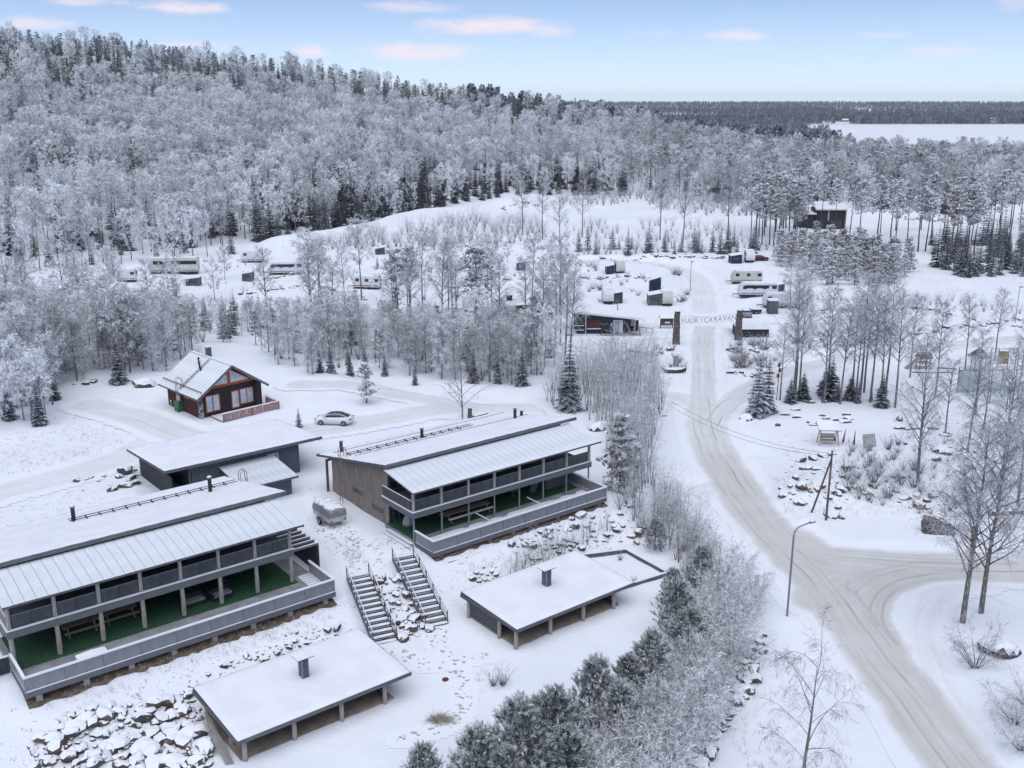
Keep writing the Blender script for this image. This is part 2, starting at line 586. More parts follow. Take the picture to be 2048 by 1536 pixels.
def road_level(x, y):
    w = np.zeros(x.shape)
    zr = np.zeros(x.shape)
    near = (y < 290)
    if not near.any(): return w, zr
    for k, (pts, hw, dirt, z) in RD.items():
        d, _, _ = pdist(x, y, pts)
        ww = (1 - sm(d, hw * .9, hw * 1.5 + 1.2)) * .95 + 1e-9
        if k in ('verge_track',): ww = ww * .5
        zz = z if z > .01 else 0.0
        zr = np.where(ww > 1e-6, (zr * w + zz * ww) / (w + ww), zr)
        w = np.maximum(w, ww)
    return np.where(near, w, 0), zr


# the ground: one sheet, rows spread geometrically to the horizon
NR, NC = 560, 440
ROWS = 24 * (9600 / 24) ** (np.arange(NR) / (NR - 1))
COLS = np.sinh(np.linspace(-1.9, 1.9, NC)) / math.sinh(1.9) * 1.25
GY, GT = np.meshgrid(ROWS, COLS, indexing='ij')
GX = GY * GT
GZ = raw_z(GX, GY)


def ground_z(x, y):
    """height of the ground sheet (works on arrays)"""
    x, y = np.asarray(x, float), np.asarray(y, float)
    r = np.clip(np.log(np.maximum(y, 1) / 24) / math.log(9600 / 24) * (NR - 1), 0, NR - 1.001)
    i = r.astype(int)
    f = (y - ROWS[i]) / (ROWS[i + 1] - ROWS[i])
    c = np.clip((np.arcsinh(x / np.maximum(y, 1) / 1.25 * math.sinh(1.9)) / 1.9 + 1) / 2 * (NC - 1), 0, NC - 1.001)
    j = c.astype(int)
    g = (x / np.maximum(y, 1) - COLS[j]) / (COLS[j + 1] - COLS[j])
    return (GZ[i, j] * (1 - g) + GZ[i, j + 1] * g) * (1 - f) + (GZ[i + 1, j] * (1 - g) + GZ[i + 1, j + 1] * g) * f


_T = np.geomspace(35, 9000, 900)


def G(u, v, dz=0.0):
    """where the sight line of a pixel meets the ground"""
    d = ray(u, v)
    x, y, z = d[0] * _T, d[1] * _T, CAMH + d[2] * _T
    h = z - ground_z(x, y)
    k = np.argmax(h < 0)
    if k == 0: return at(u, v, 0)
    a, b = _T[k - 1], _T[k]
    for _ in range(18):
        m = (a + b) / 2
        if CAMH + d[2] * m - ground_z(d[0] * m, d[1] * m) < 0: b = m
        else: a = m
    p = d * b
    return np.array([p[0], p[1], float(ground_z(p[0], p[1])) + dz])


def gz(x, y):
    return float(ground_z(x, y))


def np_mesh(name, V, Q, mat_=None, smooth=True):
    me = bpy.data.meshes.new(name)
    V = np.asarray(V, np.float32)
    Q = np.asarray(Q, np.int32)
    k = Q.shape[1]
    me.vertices.add(len(V))
    me.vertices.foreach_set('co', V.ravel())
    me.loops.add(Q.size)
    me.loops.foreach_set('vertex_index', Q.ravel())
    me.polygons.add(len(Q))
    me.polygons.foreach_set('loop_start', np.arange(0, Q.size, k, dtype=np.int32))
    me.polygons.foreach_set('loop_total', np.full(len(Q), k, np.int32))
    me.update(calc_edges=True)
    if smooth: me.shade_smooth()
    if mat_: me.materials.append(mat_)
    return me


def ground_mat():
    m = bpy.data.materials.new('snow_ground')
    m.use_nodes = True
    N = NT(m.node_tree)
    g = N.n('ShaderNodeNewGeometry')
    pos = g.outputs['Position']
    n1 = N.noise(pos, .12, 4)
    n2 = N.noise(pos, 1.1, 5, .65)
    n3 = N.noise(pos, 5.0, 4, .7)
    col = N.mix(N.ramp(n1, .3, .7), (.815, .835, .895), (.76, .785, .86))
    # blades and soil poking through thin snow
    th = N.n('ShaderNodeAttribute', {'attribute_name': 'thin'}).outputs['Fac']
    sp = N.ramp(N.m('ADD', N.m('MULTIPLY', n3, .8), N.m('MULTIPLY', n2, .5)), N.m('SUBTRACT', .96, N.m('MULTIPLY', th, .22)), N.m('SUBTRACT', 1.02, N.m('MULTIPLY', th, .2)))
    col = N.mix(N.m('MULTIPLY', sp, .75), col, (.22, .19, .16))
    # woods kilometres away, too far to tell the trees apart
    wd = N.n('ShaderNodeAttribute', {'attribute_name': 'wood'}).outputs['Fac']
    col = N.mix(wd, col, N.mix(N.noise(pos, .03, 3), (.15, .165, .19), (.34, .36, .40)))
    bs = N.n('ShaderNodeBsdfPrincipled', Base_Color=col, Roughness=.8)
    bs.inputs['Specular IOR Level'].default_value = .2
    h = N.m('ADD', N.m('MULTIPLY', n2, .6), N.m('MULTIPLY', n3, .25))
    N.set(bs, 'Normal', N.n('ShaderNodeBump', Strength=.55, Distance=.25, Height=h))
    N.n('ShaderNodeOutputMaterial', Surface=bs)
    return m


_q = np.arange(NR * NC).reshape(NR, NC)
_Q = np.stack([_q[:-1, :-1], _q[:-1, 1:], _q[1:, 1:], _q[1:, :-1]], -1).reshape(-1, 4)
gme = np_mesh('ground', np.stack([GX, GY, GZ], -1).reshape(-1, 3), _Q, ground_mat())


def thin_at(x, y):
    s = (x - OB[0]) * E1[0] + (y - OB[1]) * E1[1]
    t = (x - OB[0]) * E2[0] + (y - OB[1]) * E2[1]
    w = .45 + .5 * sm(t, -9, -5) * (1 - sm(t, -1, 2))
    w = np.where((t > 3) & (s < -12), .75, w)
    w = np.where(x > 25, .8, w)
    w = np.where((y > 180) & (y < 420), .95, w)
    for (u, v, r) in ((1625, 985, 5), (1580, 960, 4), (1660, 960, 4)):
        q = at(u, v, .5)
        w = w + .5 * np.exp(-((x - q[0]) ** 2 + (y - q[1]) ** 2) / r ** 2)
    w += .25 * np.exp(-((x - at(160, 960, 2.8)[0]) ** 2 + (y - at(160, 960, 2.8)[1]) ** 2) / 250)
    return np.clip(w * (.55 + 1.1 * (vnoise(x * .11, y * .11, 8) + .5)), 0, 1.1)


_a = gme.attributes.new('thin', 'FLOAT', 'POINT')
_a.data.foreach_set('value', thin_at(GX, GY).ravel().astype(np.float32))
def wood_at(x, y):
    w = (vnoise(x * .0022, y * .0016, 71) + .35 * vnoise(x * .008, y * .005, 72))
    w = w + .3 * (1 - sm(y, 3300, 4300))
    return sm(w, -.14 - .08 * sm(y, 4500, 6000), -.04 - .08 * sm(y, 4500, 6000)) * sm(y, 2720, 2800) + 0 * x


_a = gme.attributes.new('wood', 'FLOAT', 'POINT')
_a.data.foreach_set('value', np.clip(wood_at(GX, GY) + sm(GY, 6000, 6800), 0, 1).ravel().astype(np.float32))
tag(mesh_obj('ground', gme), kind='structure')


def road_mat():
    m = bpy.data.materials.new('packed_snow_road')
    m.use_nodes = True
    N = NT(m.node_tree)
    pos = N.n('ShaderNodeNewGeometry').outputs['Position']
    dirt = N.n('ShaderNodeAttribute', {'attribute_name': 'dirt'}).outputs['Fac']
    streak = rut = None
    for k in ('fa', 'fb', 'fc'):
        v = N.n('ShaderNodeSeparateXYZ', Vector=N.n('ShaderNodeAttribute', {'attribute_name': k}).outputs['Vector'])
        d, s, w = v.outputs
        wob = N.m('MULTIPLY', N.m('SUBTRACT', N.noise(N.xyz(N.m('MULTIPLY', s, .06), 0, 0), 1.0, 2), .5), 1.5)
        dd = N.m('ADD', d, wob)
        a = N.noise(N.xyz(N.m('MULTIPLY', dd, 2.6), N.m('MULTIPLY', s, .045), 0), 1.0, 4, .65)
        a = N.m('MULTIPLY', N.m('SUBTRACT', a, .5), w)
        streak = a if streak is None else N.m('ADD', streak, a)
        r = None
        for off, wd, k2 in ((.75, .13, 1.0), (-.8, .10, .9), (1.7, .09, .6), (.25, .07, .5), (-1.6, .12, .5)):
            e = N.m('DIVIDE', N.m('SUBTRACT', dd, off), wd)
            e = N.m('MULTIPLY', N.m('POWER', 2.718, N.m('MULTIPLY', N.m('MULTIPLY', e, e), -1)), k2)
            e = N.m('MULTIPLY', e, N.ramp(N.noise(N.xyz(N.m('MULTIPLY', s, .09), off * 9, 0), 1.0, 2), .38, .62))
            r = e if r is None else N.m('MAXIMUM', r, e)
        r = N.m('MULTIPLY', r, w)
        rut = r if rut is None else N.m('MAXIMUM', rut, r)
    n1 = N.noise(pos, .35, 5, .6)
    n2 = N.noise(pos, 9.0, 3, .6)
    base = N.m('ADD', dirt, N.m('ADD', N.m('MULTIPLY', streak, .9), N.m('ADD', N.m('MULTIPLY', N.m('SUBTRACT', n1, .5), .6), N.m('MULTIPLY', N.m('SUBTRACT', n2, .5), .25))))
    base = N.m('MULTIPLY', base, N.ramp(dirt, 0.0, .25), clamp=True)
    col = N.mix(base, (.795, .815, .875), (.545, .53, .515))
    col = N.mix(N.m('MULTIPLY', N.m('MULTIPLY', rut, N.ramp(dirt, .1, .7)), .8), col, (.33, .325, .325))
    bs = N.n('ShaderNodeBsdfPrincipled', Base_Color=col, Roughness=.75)
    bs.inputs['Specular IOR Level'].default_value = .2
    N.set(bs, 'Normal', N.n('ShaderNodeBump', Strength=.5, Distance=.12, Height=N.m('ADD', streak, N.m('MULTIPLY', n2, .3))))
    N.n('ShaderNodeOutputMaterial', Surface=bs)
    return m


ROADM = road_mat()


def path_mat():
    m = bpy.data.materials.new('trodden_snow')
    m.use_nodes = True
    N = NT(m.node_tree)
    pos = N.n('ShaderNodeNewGeometry').outputs['Position']
    dirt = N.n('ShaderNodeAttribute', {'attribute_name': 'dirt'}).outputs['Fac']
    vo = N.n('ShaderNodeTexVoronoi', Vector=pos, Scale=2.6)
    foot = N.m('MULTIPLY', N.ramp(vo.outputs['Distance'], .42, .12), N.ramp(N.noise(pos, 1.6, 2), .42, .55))
    foot = N.m('MULTIPLY', foot, N.ramp(dirt, .02, .22))
    col = N.mix(N.m('MULTIPLY', foot, .35), (.80, .822, .882), (.60, .62, .68))
    bs = N.n('ShaderNodeBsdfPrincipled', Base_Color=col, Roughness=.8)
    bs.inputs['Specular IOR Level'].default_value = .2
    N.set(bs, 'Normal', N.n('ShaderNodeBump', Strength=.9, Distance=.3, Height=N.m('MULTIPLY', foot, -1.0)))
    N.n('ShaderNodeOutputMaterial', Surface=bs)
    return m


PATHM = path_mat()


def road_sheet(name, keys, x0, x1, y0, y1, c, lift=.03):
    xs, ys = np.arange(x0, x1 + c, c), np.arange(y0, y1 + c, c)
    X, Y = np.meshgrid(xs, ys, indexing='ij')
    dirt = np.zeros(X.shape)
    inside = np.zeros(X.shape, bool)
    fields = [np.zeros(X.shape + (3,)) for _ in range(3)]
    for i, k in enumerate(keys):
        pts, hw, dt, z = RD[k]
        d, sg, ar = pdist(X, Y, pts)
        edge = d + .5 * vnoise(X * .5, Y * .5, 11) + .25 * vnoise(X * 1.7, Y * 1.7, 12)
        Lt = sum(math.hypot(b[0] - a[0], b[1] - a[1]) for a, b in zip(pts[:-1], pts[1:]))
        if k == 'main': dt = dt * (1 - .45 * sm(ar, Lt - 26, Lt - 3))
        dirt = np.maximum(dirt, dt * (1 - sm(edge, hw * .8, hw * 1.2)))
        inside |= d < hw * 1.4 + .3
        Lt = sum(math.hypot(b[0] - a[0], b[1] - a[1]) for a, b in zip(pts[:-1], pts[1:]))
        w = (1 - sm(d, hw * .8, hw * 1.3)) * sm(ar, .5, 7) * (1 - sm(ar, Lt - 7, Lt - .5))
        f = fields[i % 3]
        new = w > f[..., 2]
        f[..., 0] = np.where(new, d * sg + i * 13, f[..., 0])
        f[..., 0] = np.where(new, d * sg, f[..., 0])
        f[..., 1] = np.where(new, ar + i * 200, f[..., 1])
        f[..., 2] = np.maximum(w, f[..., 2])
    ok = inside[:-1, :-1] | inside[1:, :-1] | inside[:-1, 1:] | inside[1:, 1:]
    idx = np.arange(X.size).reshape(X.shape)
    Q = np.stack([idx[:-1, :-1][ok], idx[1:, :-1][ok], idx[1:, 1:][ok], idx[:-1, 1:][ok]], -1)
    used = np.unique(Q)
    rem = np.zeros(X.size, int)
    rem[used] = np.arange(len(used))
    xf, yf = X.ravel()[used], Y.ravel()[used]
    df = dirt.ravel()[used]
    V = np.stack([xf, yf, ground_z(xf, yf) + lift], -1)
    me = np_mesh(name, V, rem[Q], PATHM if name == 'footpath' else ROADM)
    a = me.attributes.new('dirt', 'FLOAT', 'POINT')
    a.data.foreach_set('value', df.astype(np.float32))
    for k, f in zip(('fa', 'fb', 'fc'), fields):
        a = me.attributes.new(k, 'FLOAT_VECTOR', 'POINT')
        a.data.foreach_set('vector', f.reshape(-1, 3)[used].astype(np.float32).ravel())
    return tag(mesh_obj(name, me), kind='structure')


road_sheet('road', ['main', 'east', 'gate', 'east_turn', 'north_east', 'east_mid', 'west', 'side_track', 'verge_track'], 14, 110, 40, 186, .4)
road('path_stairs', [(868, 1256), (880, 1290), (905, 1320), (985, 1310)], .55, .3, .3)
road('path_shelter', [(775, 1292), (800, 1310), (850, 1330), (905, 1322)], .5, .3, .3)
road('path_yard', [(905, 1322), (930, 1400), (890, 1450), (800, 1480)], .45, .2, .3)
road('path_terrace', [(640, 1060), (690, 1090), (720, 1140)], .8, .3, 2.5)
road('path_lodge', [(640, 985), (650, 1030), (720, 1090), (800, 1085)], .9, .3, 2.5)
road('path_stair2', [(720, 1140), (770, 1110), (806, 1105), (830, 1090)], .6, .3, 2.5)
road('path_cabin', [(380, 850), (400, 862), (440, 868)], .9, .3, 2.8)
for k, keys in enumerate((['path_stairs', 'path_shelter', 'path_yard'], ['path_terrace', 'path_lodge', 'path_stair2'])):
    road_sheet('footpath', keys, -45, 10, 55, 110, .3, .025)
road_sheet('camp_road', ['camp', 'camp_cross', 'camp_west'], -20, 60, 160, 290, .7, .045)
road_sheet('driveway', ['drive', 'car_loop'], -75, 14, 98, 152, .45, .06)
road_sheet('field_track', ['field_track'], -80, -20, 84, 125, .5, .04)
# frozen lake far behind the wood
lk = MB()
lk.v = [(x * y, y, -14.2) for (x, y) in ((.262, 1250), (.75, 1250), (.75, 2560), (.5, 2640), (.4, 2560), (.29, 2700))]
lk.f = [tuple(range(6))]
tag(lk.build('frozen_lake', SNOW), kind='structure')

# ------------------------------------------------------------------ buildings
def bldg(name, xy, zb, rz, label, cat, group=None):
    o = empty(name, (xy[0], xy[1], zb), rz, label, cat, group)
    ABS.add(o.name)
    return o


def on_roof(u, v, o, yf, zf, k):
    """pixel to a point (x, y, z) of a roof plane z = zf - (y-yf)*k in a building's own axes"""
    d = ray(u, v)
    c = np.array([0, 0, CAMH])
    t0, td = (c[:2] - o) @ E2, d[:2] @ E2
    T = (zf - (t0 - yf) * k - CAMH) / (d[2] + td * k)
    p = c + d * T
    return float((p[:2] - o) @ E1), float((p[:2] - o) @ E2), float(p[2])


def window(parent, box, frame_m, glass_m, axis, name='window', mull=True, w=.07):
    """a framed window standing a little proud of a wall; axis 'y' faces -y, 'x' faces -x. box = a0,a1,z0,z1,wallpos"""
    a0, a1, z0, z1, p = box
    f = MB()
    def bx(m, u0, u1, q0, q1, d0, d1):
        if axis == 'y': m.box(u0, u1, p - d1, p - d0, q0, q1)
        else: m.box(p - d1, p - d0, u0, u1, q0, q1)
    bx(f, a0, a1, z1 - w, z1, -.02, .05)
    bx(f, a0, a1, z0, z0 + w, -.02, .05)
    bx(f, a0, a0 + w, z0 + w, z1 - w, -.02, .05)
    bx(f, a1 - w, a1, z0 + w, z1 - w, -.02, .05)
    cuts = [a0 + w, a1 - w]
    if mull:
        mid = (a0 + a1) / 2
        bx(f, mid - w * .5, mid + w * .5, z0 + w, z1 - w, -.02, .045)
        cuts = [a0 + w, mid - w * .5, mid + w * .5, a1 - w]
    fo = f.build(name, frame_m, parent)
    for i in range(0, len(cuts), 2):
        g = MB()
        bx(g, cuts[i], cuts[i + 1], z0 + w, z1 - w, .005, .02)
        g.build('pane', glass_m, fo)
    return fo


def lodge(o2, nm, L, px0, py, label, logs_low, cfg):
    zb = 2.2
    R = bldg('lodge_building', o2, zb, RZ, label, 'lodge', None)
    FLO, BAL, BALT = 3.0, 5.33, 5.98
    N = 8
    xs = [px0 + 3.02 * i for i in range(N)]
    xL, xR = px0 + .45, xs[-1] + .2
    wy0, wy1 = py + 5.1, py + 15.8
    yf, zf, k = py + 4.15, 9.2, .2
    # body
    m = MB()
    zt = lambda y: zf - (y - yf) * k - .22
    m.prism([(wy0 + .12, 2.1), (wy1, 2.1), (wy1, zt(wy1)), (wy0 + .12, zt(wy0 + .12))], 'x', xL, xR)
    m.build('wall', BROWNW, R)
    fw = MB()
    fw.box(xL + .05, xR - .05, wy0, wy0 + .1, FLO, 8.4)
    fw.build('front_wall', DARKW, R)
    cb = MB().box(xL - .06, xL + .1, wy0 - .05, wy0 + .14, 2.2, 8.45)
    cb.build('corner_board', LOG, R)
    for (a0, a1, z0, z1) in ((py + 5.95, py + 8.0, 3.62, 4.1), (py + 9.7, py + 11.6, 4.22, 4.7)):
        window(R, (a0, a1, z0, z1, xL), GREYW, DGLASS, 'x', mull=False, w=.05)
    for i in range(7):
        x = xs[i] + 1.0
        window(R, (x, x + 1.3, 3.05, 5.1, wy0), FASCIA, DGLASS, 'y', mull=True)
        window(R, (x - .3, x + 1.6, 6.2, 7.9, wy0), FASCIA, DGLASS, 'y', mull=True)
    # upper roof, snow on it
    x0, x1 = cfg.get('ux', (xL - .75, xR + 1.7))
    yb = yf + 13.5
    zr = lambda y: zf - (y - yf) * k
    r = MB().slope(x0, x1, yf, yb, zf, zr(yb), .24)
    ro = r.build('upper_roof', FASCIA, R)
    MB().snow(x0, x1, yf, yb, zf, zr(yb), .075, x0).build('snow_layer', SNOWR, ro, smooth=True)
    g = MB().box(x0 - .02, x1 + .02, yf - .1, yf - .004, zf - .30, zf - .02)
    g.build('fascia_board', GREYW, R)
    # clerestory strip under the upper roof
    MB().box(xL + .1, xR - .1, yf + .35, yf + .45, 8.2, zf - .3).build('clerestory', DARKW, R)
    # lower roof of sheet panels
    ye, ze, yt, ztp = py - .65, 8.0, py + 4.25, 8.72
    n = 30
    X0, X1 = px0 - .35, xR + .85
    wd = (X1 - X0) / n
    MB().slope(X0 + .02, X1 - .02, ye + .01, yt, ze - .052, ztp - .052, .03).build('roof_underlay', STEEL, R)
    p = MB().slope(0, wd - .032, ye, yt, ze, ztp, .05)
    src = p.build('roof_panel', FROSTED, R)
    src.location.x = X0
    for i in range(1, n): share(src, R, dx=i * wd)
    b = MB().box(X0, X1, ye - .06, ye - .003, ze - .14, ze + .01)
    b.build('gutter', FASCIA, R)
    MB().box(X0 + .3, X1 - .3, py - .12, py + .12, 7.72, 7.95).build('roof_beam', GREYW, R)
    for xx in (X0 + .02, X1 - .12):
        MB().slope(xx, xx + .1, ye + .02, yt, ze - .055, ztp - .055, .16).build('verge_board', FASCIA, R)
    # balcony
    MB().box(px0 - .2, xs[-1] + .2, py + .02, wy0, BAL + .25, BAL + .5).build('balcony_floor', GREYW, R)
    MB().box(px0 - .22, xs[-1] + .22, py - .2, py + .018, BAL, BAL + .58).build('balcony_fascia', GREYW, R)
    MB().box(px0 - .25, xs[-1] + .25, py - .26, py + .03, BAL + .583, BAL + .64).build('snow_ledge', SNOWR, R)
    MB().box(px0 - .22, px0 - .02, py + .03, wy0, BAL, BAL + .58).build('balcony_fascia', GREYW, R)
    MB().box(px0 - .26, px0, py + .04, wy0, BAL + .583, BAL + .63).build('snow_ledge', SNOWR, R)
    # side and front balcony panels
    MB().box(px0 - .12, px0 - .08, py + .3, wy0 - .05, BALT, BALT + .95).build('balcony_panel', BALC, R)
    MB().box(px0 - .14, px0 - .05, py + .2, wy0 - .05, BALT + .953, BALT + 1.0).build('handrail', SNOWR, R)
    bp = MB().box(.2, 1.47, py - .04, py, BALT - .02, BALT + .98).box(1.5, 2.82, py - .04, py, BALT - .02, BALT + .98)
    src = bp.build('balcony_panel', BALC, R)
    src.location.x = xs[0]
    hr = MB().box(.17, 2.85, py - .05, py + .03, BALT + .983, BALT + 1.02)
    srh = hr.build('handrail', STEEL, R)
    srh.location.x = xs[0]
    for i in range(1, N - 1):
        share(src, R, dx=3.02 * i)
        share(srh, R, dx=3.02 * i)
    # posts
    pu = MB().tube([(0, py, BALT - .1), (.01, py, 7.0), (0, py, 7.75)], .16, 8, .14).build('upper_post', LOG, R)
    if logs_low:
        pl = MB().tube([(0, py, FLO), (.015, py, 4.4), (0, py, BAL)], .185, 8, .16).build('lower_post', LOG, R)
    else:
        pl = MB().box(-.06, .06, py - .06, py + .06, FLO, BAL).build('lower_post', STEEL, R)
    pu.location.x = pl.location.x = xs[0]
    for i in range(1, N):
        share(pu, R, dx=3.02 * i)
        share(pl, R, dx=3.02 * i)
    # deck
    MB().box(0, L, 0, wy0, FLO - .28, FLO).build('deck_floor', DECK, R)
    tf = MB().box(px0 + .2, min(L - .5, xs[-1] + .3), cfg['turf'], wy0 - .02, FLO + .004, FLO + .02)
    tf.build('turf', TURF, R)
    MB().box(-.04, L + .04, -.05, -.004, FLO - .4, FLO + .03).build('deck_skirt', GREYW, R)
    MB().box(-.05, -.004, 0, cfg['side'], FLO - .4, FLO + .03).build('deck_skirt', GREYW, R)
    rz0, rz1 = FLO + .06, FLO + 1.12
    nP = cfg['np']
    w = L / nP
    pp = MB().box(.05, w - .05, .02, .05, rz0 + .04, rz1 - .06).build('railing_panel', PANEL, R)
    pq = MB().box(-.045, .045, -.03, .07, FLO, rz1 - .05).build('railing_post', STEEL, R)
    for i in range(nP):
        if i: share(pp, R, dx=w * i)
        if i: share(pq, R, dx=w * i)
    share(pq, R, dx=L - .04)
    MB().box(-.05, L + .05, -.06, .12, rz1 - .047, rz1 + .06).build('handrail', SNOWR, R)
    MB().box(0, L, -.045, .08, rz0 - .04, rz0 + .03).build('bottom_rail', SNOWR, R)
    for (xx, y1, nn) in ((0.0, cfg['side'], 1), (L - .06, cfg['sideR'], 2)):
        for j in range(nn):
            a, bb = .1 + (y1 - .1) * j / nn, .1 + (y1 - .1) * (j + 1) / nn
            MB().box(xx + .01, xx + .04, a + .04, bb - .05, rz0 + .04, rz1 - .06).build('railing_panel', PANEL, R)
            MB().box(xx, xx + .07, bb - .04, bb + .03, FLO + .005, rz1 - .05).build('railing_post', STEEL, R)
        MB().box(xx - .06, xx + .12, .125, y1 + .04, rz1 - .047, rz1 + .06).build('handrail', SNOWR, R)
        MB().box(xx - .005, xx + .075, .085, y1, rz0 - .04, rz0 + .025).build('bottom_rail', SNOWR, R)
    # footings under the front edge
    ft = MB().box(-.2, .2, .1, .5, 1.2, FLO - .3).build('footing', LOG, R)
    ft.location.x = .8
    for i in range(1, 8): share(ft, R, dx=i * (L - 1.6) / 7)
    # roof furniture
    for (u, v, hgt) in cfg['chim']:
        x, y, z = on_roof(u, v, np.array(o2), yf, zf, k)
        c = MB().tube([(x, y, z - .15), (x, y, z + hgt - .12)], .17, 12).build('chimney', BLACK, R)
        MB().tube([(x, y, z + hgt - .12), (x, y, z + hgt)], .21, 12).build('cap', STEEL, c)
        MB().tube([(x, y, z + hgt + .002), (x, y, z + hgt + .06)], .2, 12, .12).build('snow_cap', SNOWR, c)
    yw = yf + cfg.get('walk', 8.3)
    zw = zr(yw)
    wx0, wx1 = cfg['walkx']
    wk = MB()
    for q in (-.22, .22): wk.bar((wx0, yw + q, zw + .27), (wx1, yw + q, zw + .27), .05)
    wk.build('roof_walkway', BLACK, R)
    nb = int((wx1 - wx0) / 1.1)
    br = MB().bar((0, yw - .3, zw + .02), (0, yw - .3, zw + .3), .06).bar((0, yw + .3, zw + .02), (0, yw + .3, zw + .3), .06).bar((0, yw - .35, zw + .21), (0, yw + .35, zw + .21), .06)
    src = br.build('walkway_bracket', BLACK, R)
    src.location.x = wx0 + .3
    for i in range(1, nb): share(src, R, dx=i * 1.1)
    # snow guard pipes
    for yy in cfg['guard']:
        sg = MB()
        sg.bar((x0 + .9, yy, zr(yy) + .14), (x1 - .6, yy, zr(yy) + .14), .03)
        for i in range(18): sg.bar((x0 + 1 + i * (x1 - x0 - 2) / 17, yy, zr(yy) + .02), (x0 + 1 + i * (x1 - x0 - 2) / 17, yy, zr(yy) + .14), .04)
        sg.build('snow_guard', FASCIA, R)
    # hooped roof ladder
    lx = cfg['ladx']
    ly = yw
    ld = MB()
    side = -1 if lx < 8 else 1
    ex = (x0 if side < 0 else x1) + side * .12
    for q in (-.24, .24):
        zt_ = zr(ly)
        ld.tube([(ex, ly + q, 3.0 if side < 0 else zt_ - 1.2), (ex, ly + q, zt_ + .9), (ex - side * .12, ly + q, zt_ + 1.12), (ex - side * .42, ly + q, zt_ + 1.12), (ex - side * .6, ly + q, zt_ + .9), (ex - side * .6, ly + q, zt_ + .05)], .035, 6)
    zz = 3.3 if side < 0 else zr(ly) - 1.0
    while zz < zr(ly) + .3:
        ld.bar((ex, ly - .24, zz), (ex, ly + .24, zz), .035)
        zz += .3
    ld.build('roof_ladder', mat('ladder_metal', (.16, .13, .13), (.22, .18, .18), .5), R)
    # porch post on the back left
    if cfg.get('porch'):
        MB().box(xL - .5, xL - .3, wy1 + .2, wy1 + .42, 2.4, 6.1).build('porch_post', WOODD, R)
        MB().box(xL - .5, xR, wy1 + .2, wy1 + .4, 6.1, 6.3).build('porch_beam', WOODD, R)
    return R, dict(xs=xs, wy0=wy0, L=L)


LB, iB = lodge(OB, 'b', 20.8, -.05, 3.0, 'two-storey lodge with brown clad end wall above the parked trailer', False,
               dict(turf=3.7, np=8, side=2.9, sideR=6.0, chim=[(844, 877, 1.2), (1030, 838, 1.3), (683, 905, 1.3), (1043, 832, .7)], walkx=(.3, 15.5), guard=(11.6 + 2.7, 18.6), ladx=0, porch=1))
LA, iA = lodge(OA, 'a', 23.2, .2, 3.85, 'long two-storey lodge with green turf deck at the left edge', True,
               dict(turf=3.3, np=9, side=3.9, sideR=4.3, chim=[(148, 1043, 1.4), (421, 985, 1.5)], walkx=(7.8, 22.4), guard=(), ladx=22, walk=8.6))
# end deck wall, pergola of lodge A
for i in range(6):
    MB().box(21.9, 24.2, 4.4 + i * .78, 4.5 + i * .78, 5.25, 5.45).build('pergola_beam', GREYW, LA)
    MB().box(21.9, 24.2, 4.38 + i * .78, 4.52 + i * .78, 5.453, 5.5).build('snow_cap', SNOWR, LA)
MB().box(24.05, 24.2, 4.4, 9.0, 2.4, 5.24).build('pergola_wall', DARKW, LA)
MB().box(21.6, 24.0, 8.85, 9.0, 2.5, 5.24).build('pergola_wall', DARKW, LA)
for i in range(8): MB().box(22.0, 23.15, 1.0 + i * .42, 1.3 + i * .42, 3.003, 3.06).build('bench_slat', SNOWR, LA)
# steps up to lodge B's deck
for i in range(3):
    st = MB().box(-.42 - .38 * i, -.06 - .38 * i, 3.1 - .2 * i, 7.2, 2.2, 2.86 - .16 * i).build('step', DECK, LB)
    MB().box(-.43 - .38 * i, -.05 - .38 * i, 3.08 - .2 * i, 7.22, 2.863 - .16 * i, 2.9 - .16 * i).build('snow_layer', SNOWR, st)
MB().box(1.0, 4.6, -.9, -.2, 1.9, 2.15).build('plank_stack', WOODL, LB)
# screens across lodge B's deck
for x in (6.7, 12.9): MB().box(x, x + .05, .1, 2.9, 4.04, 4.12).build('divider_rail', SNOWR, LB)
MB().box(17.3, 20.3, 5.2, 7.6, 3.005, 4.1).build('hot_tub_box', GREYW, LB)
MB().box(17.2, 20.4, 5.1, 7.7, 4.103, 4.2).build('hot_tub_lid', PANEL, LB)
# thin snow lying on the open front of the two decks
for R, L, y1 in ((LB, 20.6, 3.0), (LA, 22.9, 2.2)):
    q = MB()
    nx, ny = 90, 14
    for j in range(ny + 1):
        for i in range(nx + 1):
            x, y = .15 + (L - .3) * i / nx, .15 + y1 * j / ny
            e = .024 * (1 - (j / ny) ** 2) + .03 * float(vnoise(np.array(x * .9), np.array(y * 1.4), 31)) - (.0 if R is LB else .012)
            q.v.append((x, y, 3.0 + (e if 0 < i < nx and 0 < j < ny else -.03)))
    for j in range(ny):
        for i in range(nx):
            a = j * (nx + 1) + i
            q.f.append((a, a + 1, a + nx + 2, a + nx + 1))
    q.build('snow_patch', SNOWR, R, smooth=True)


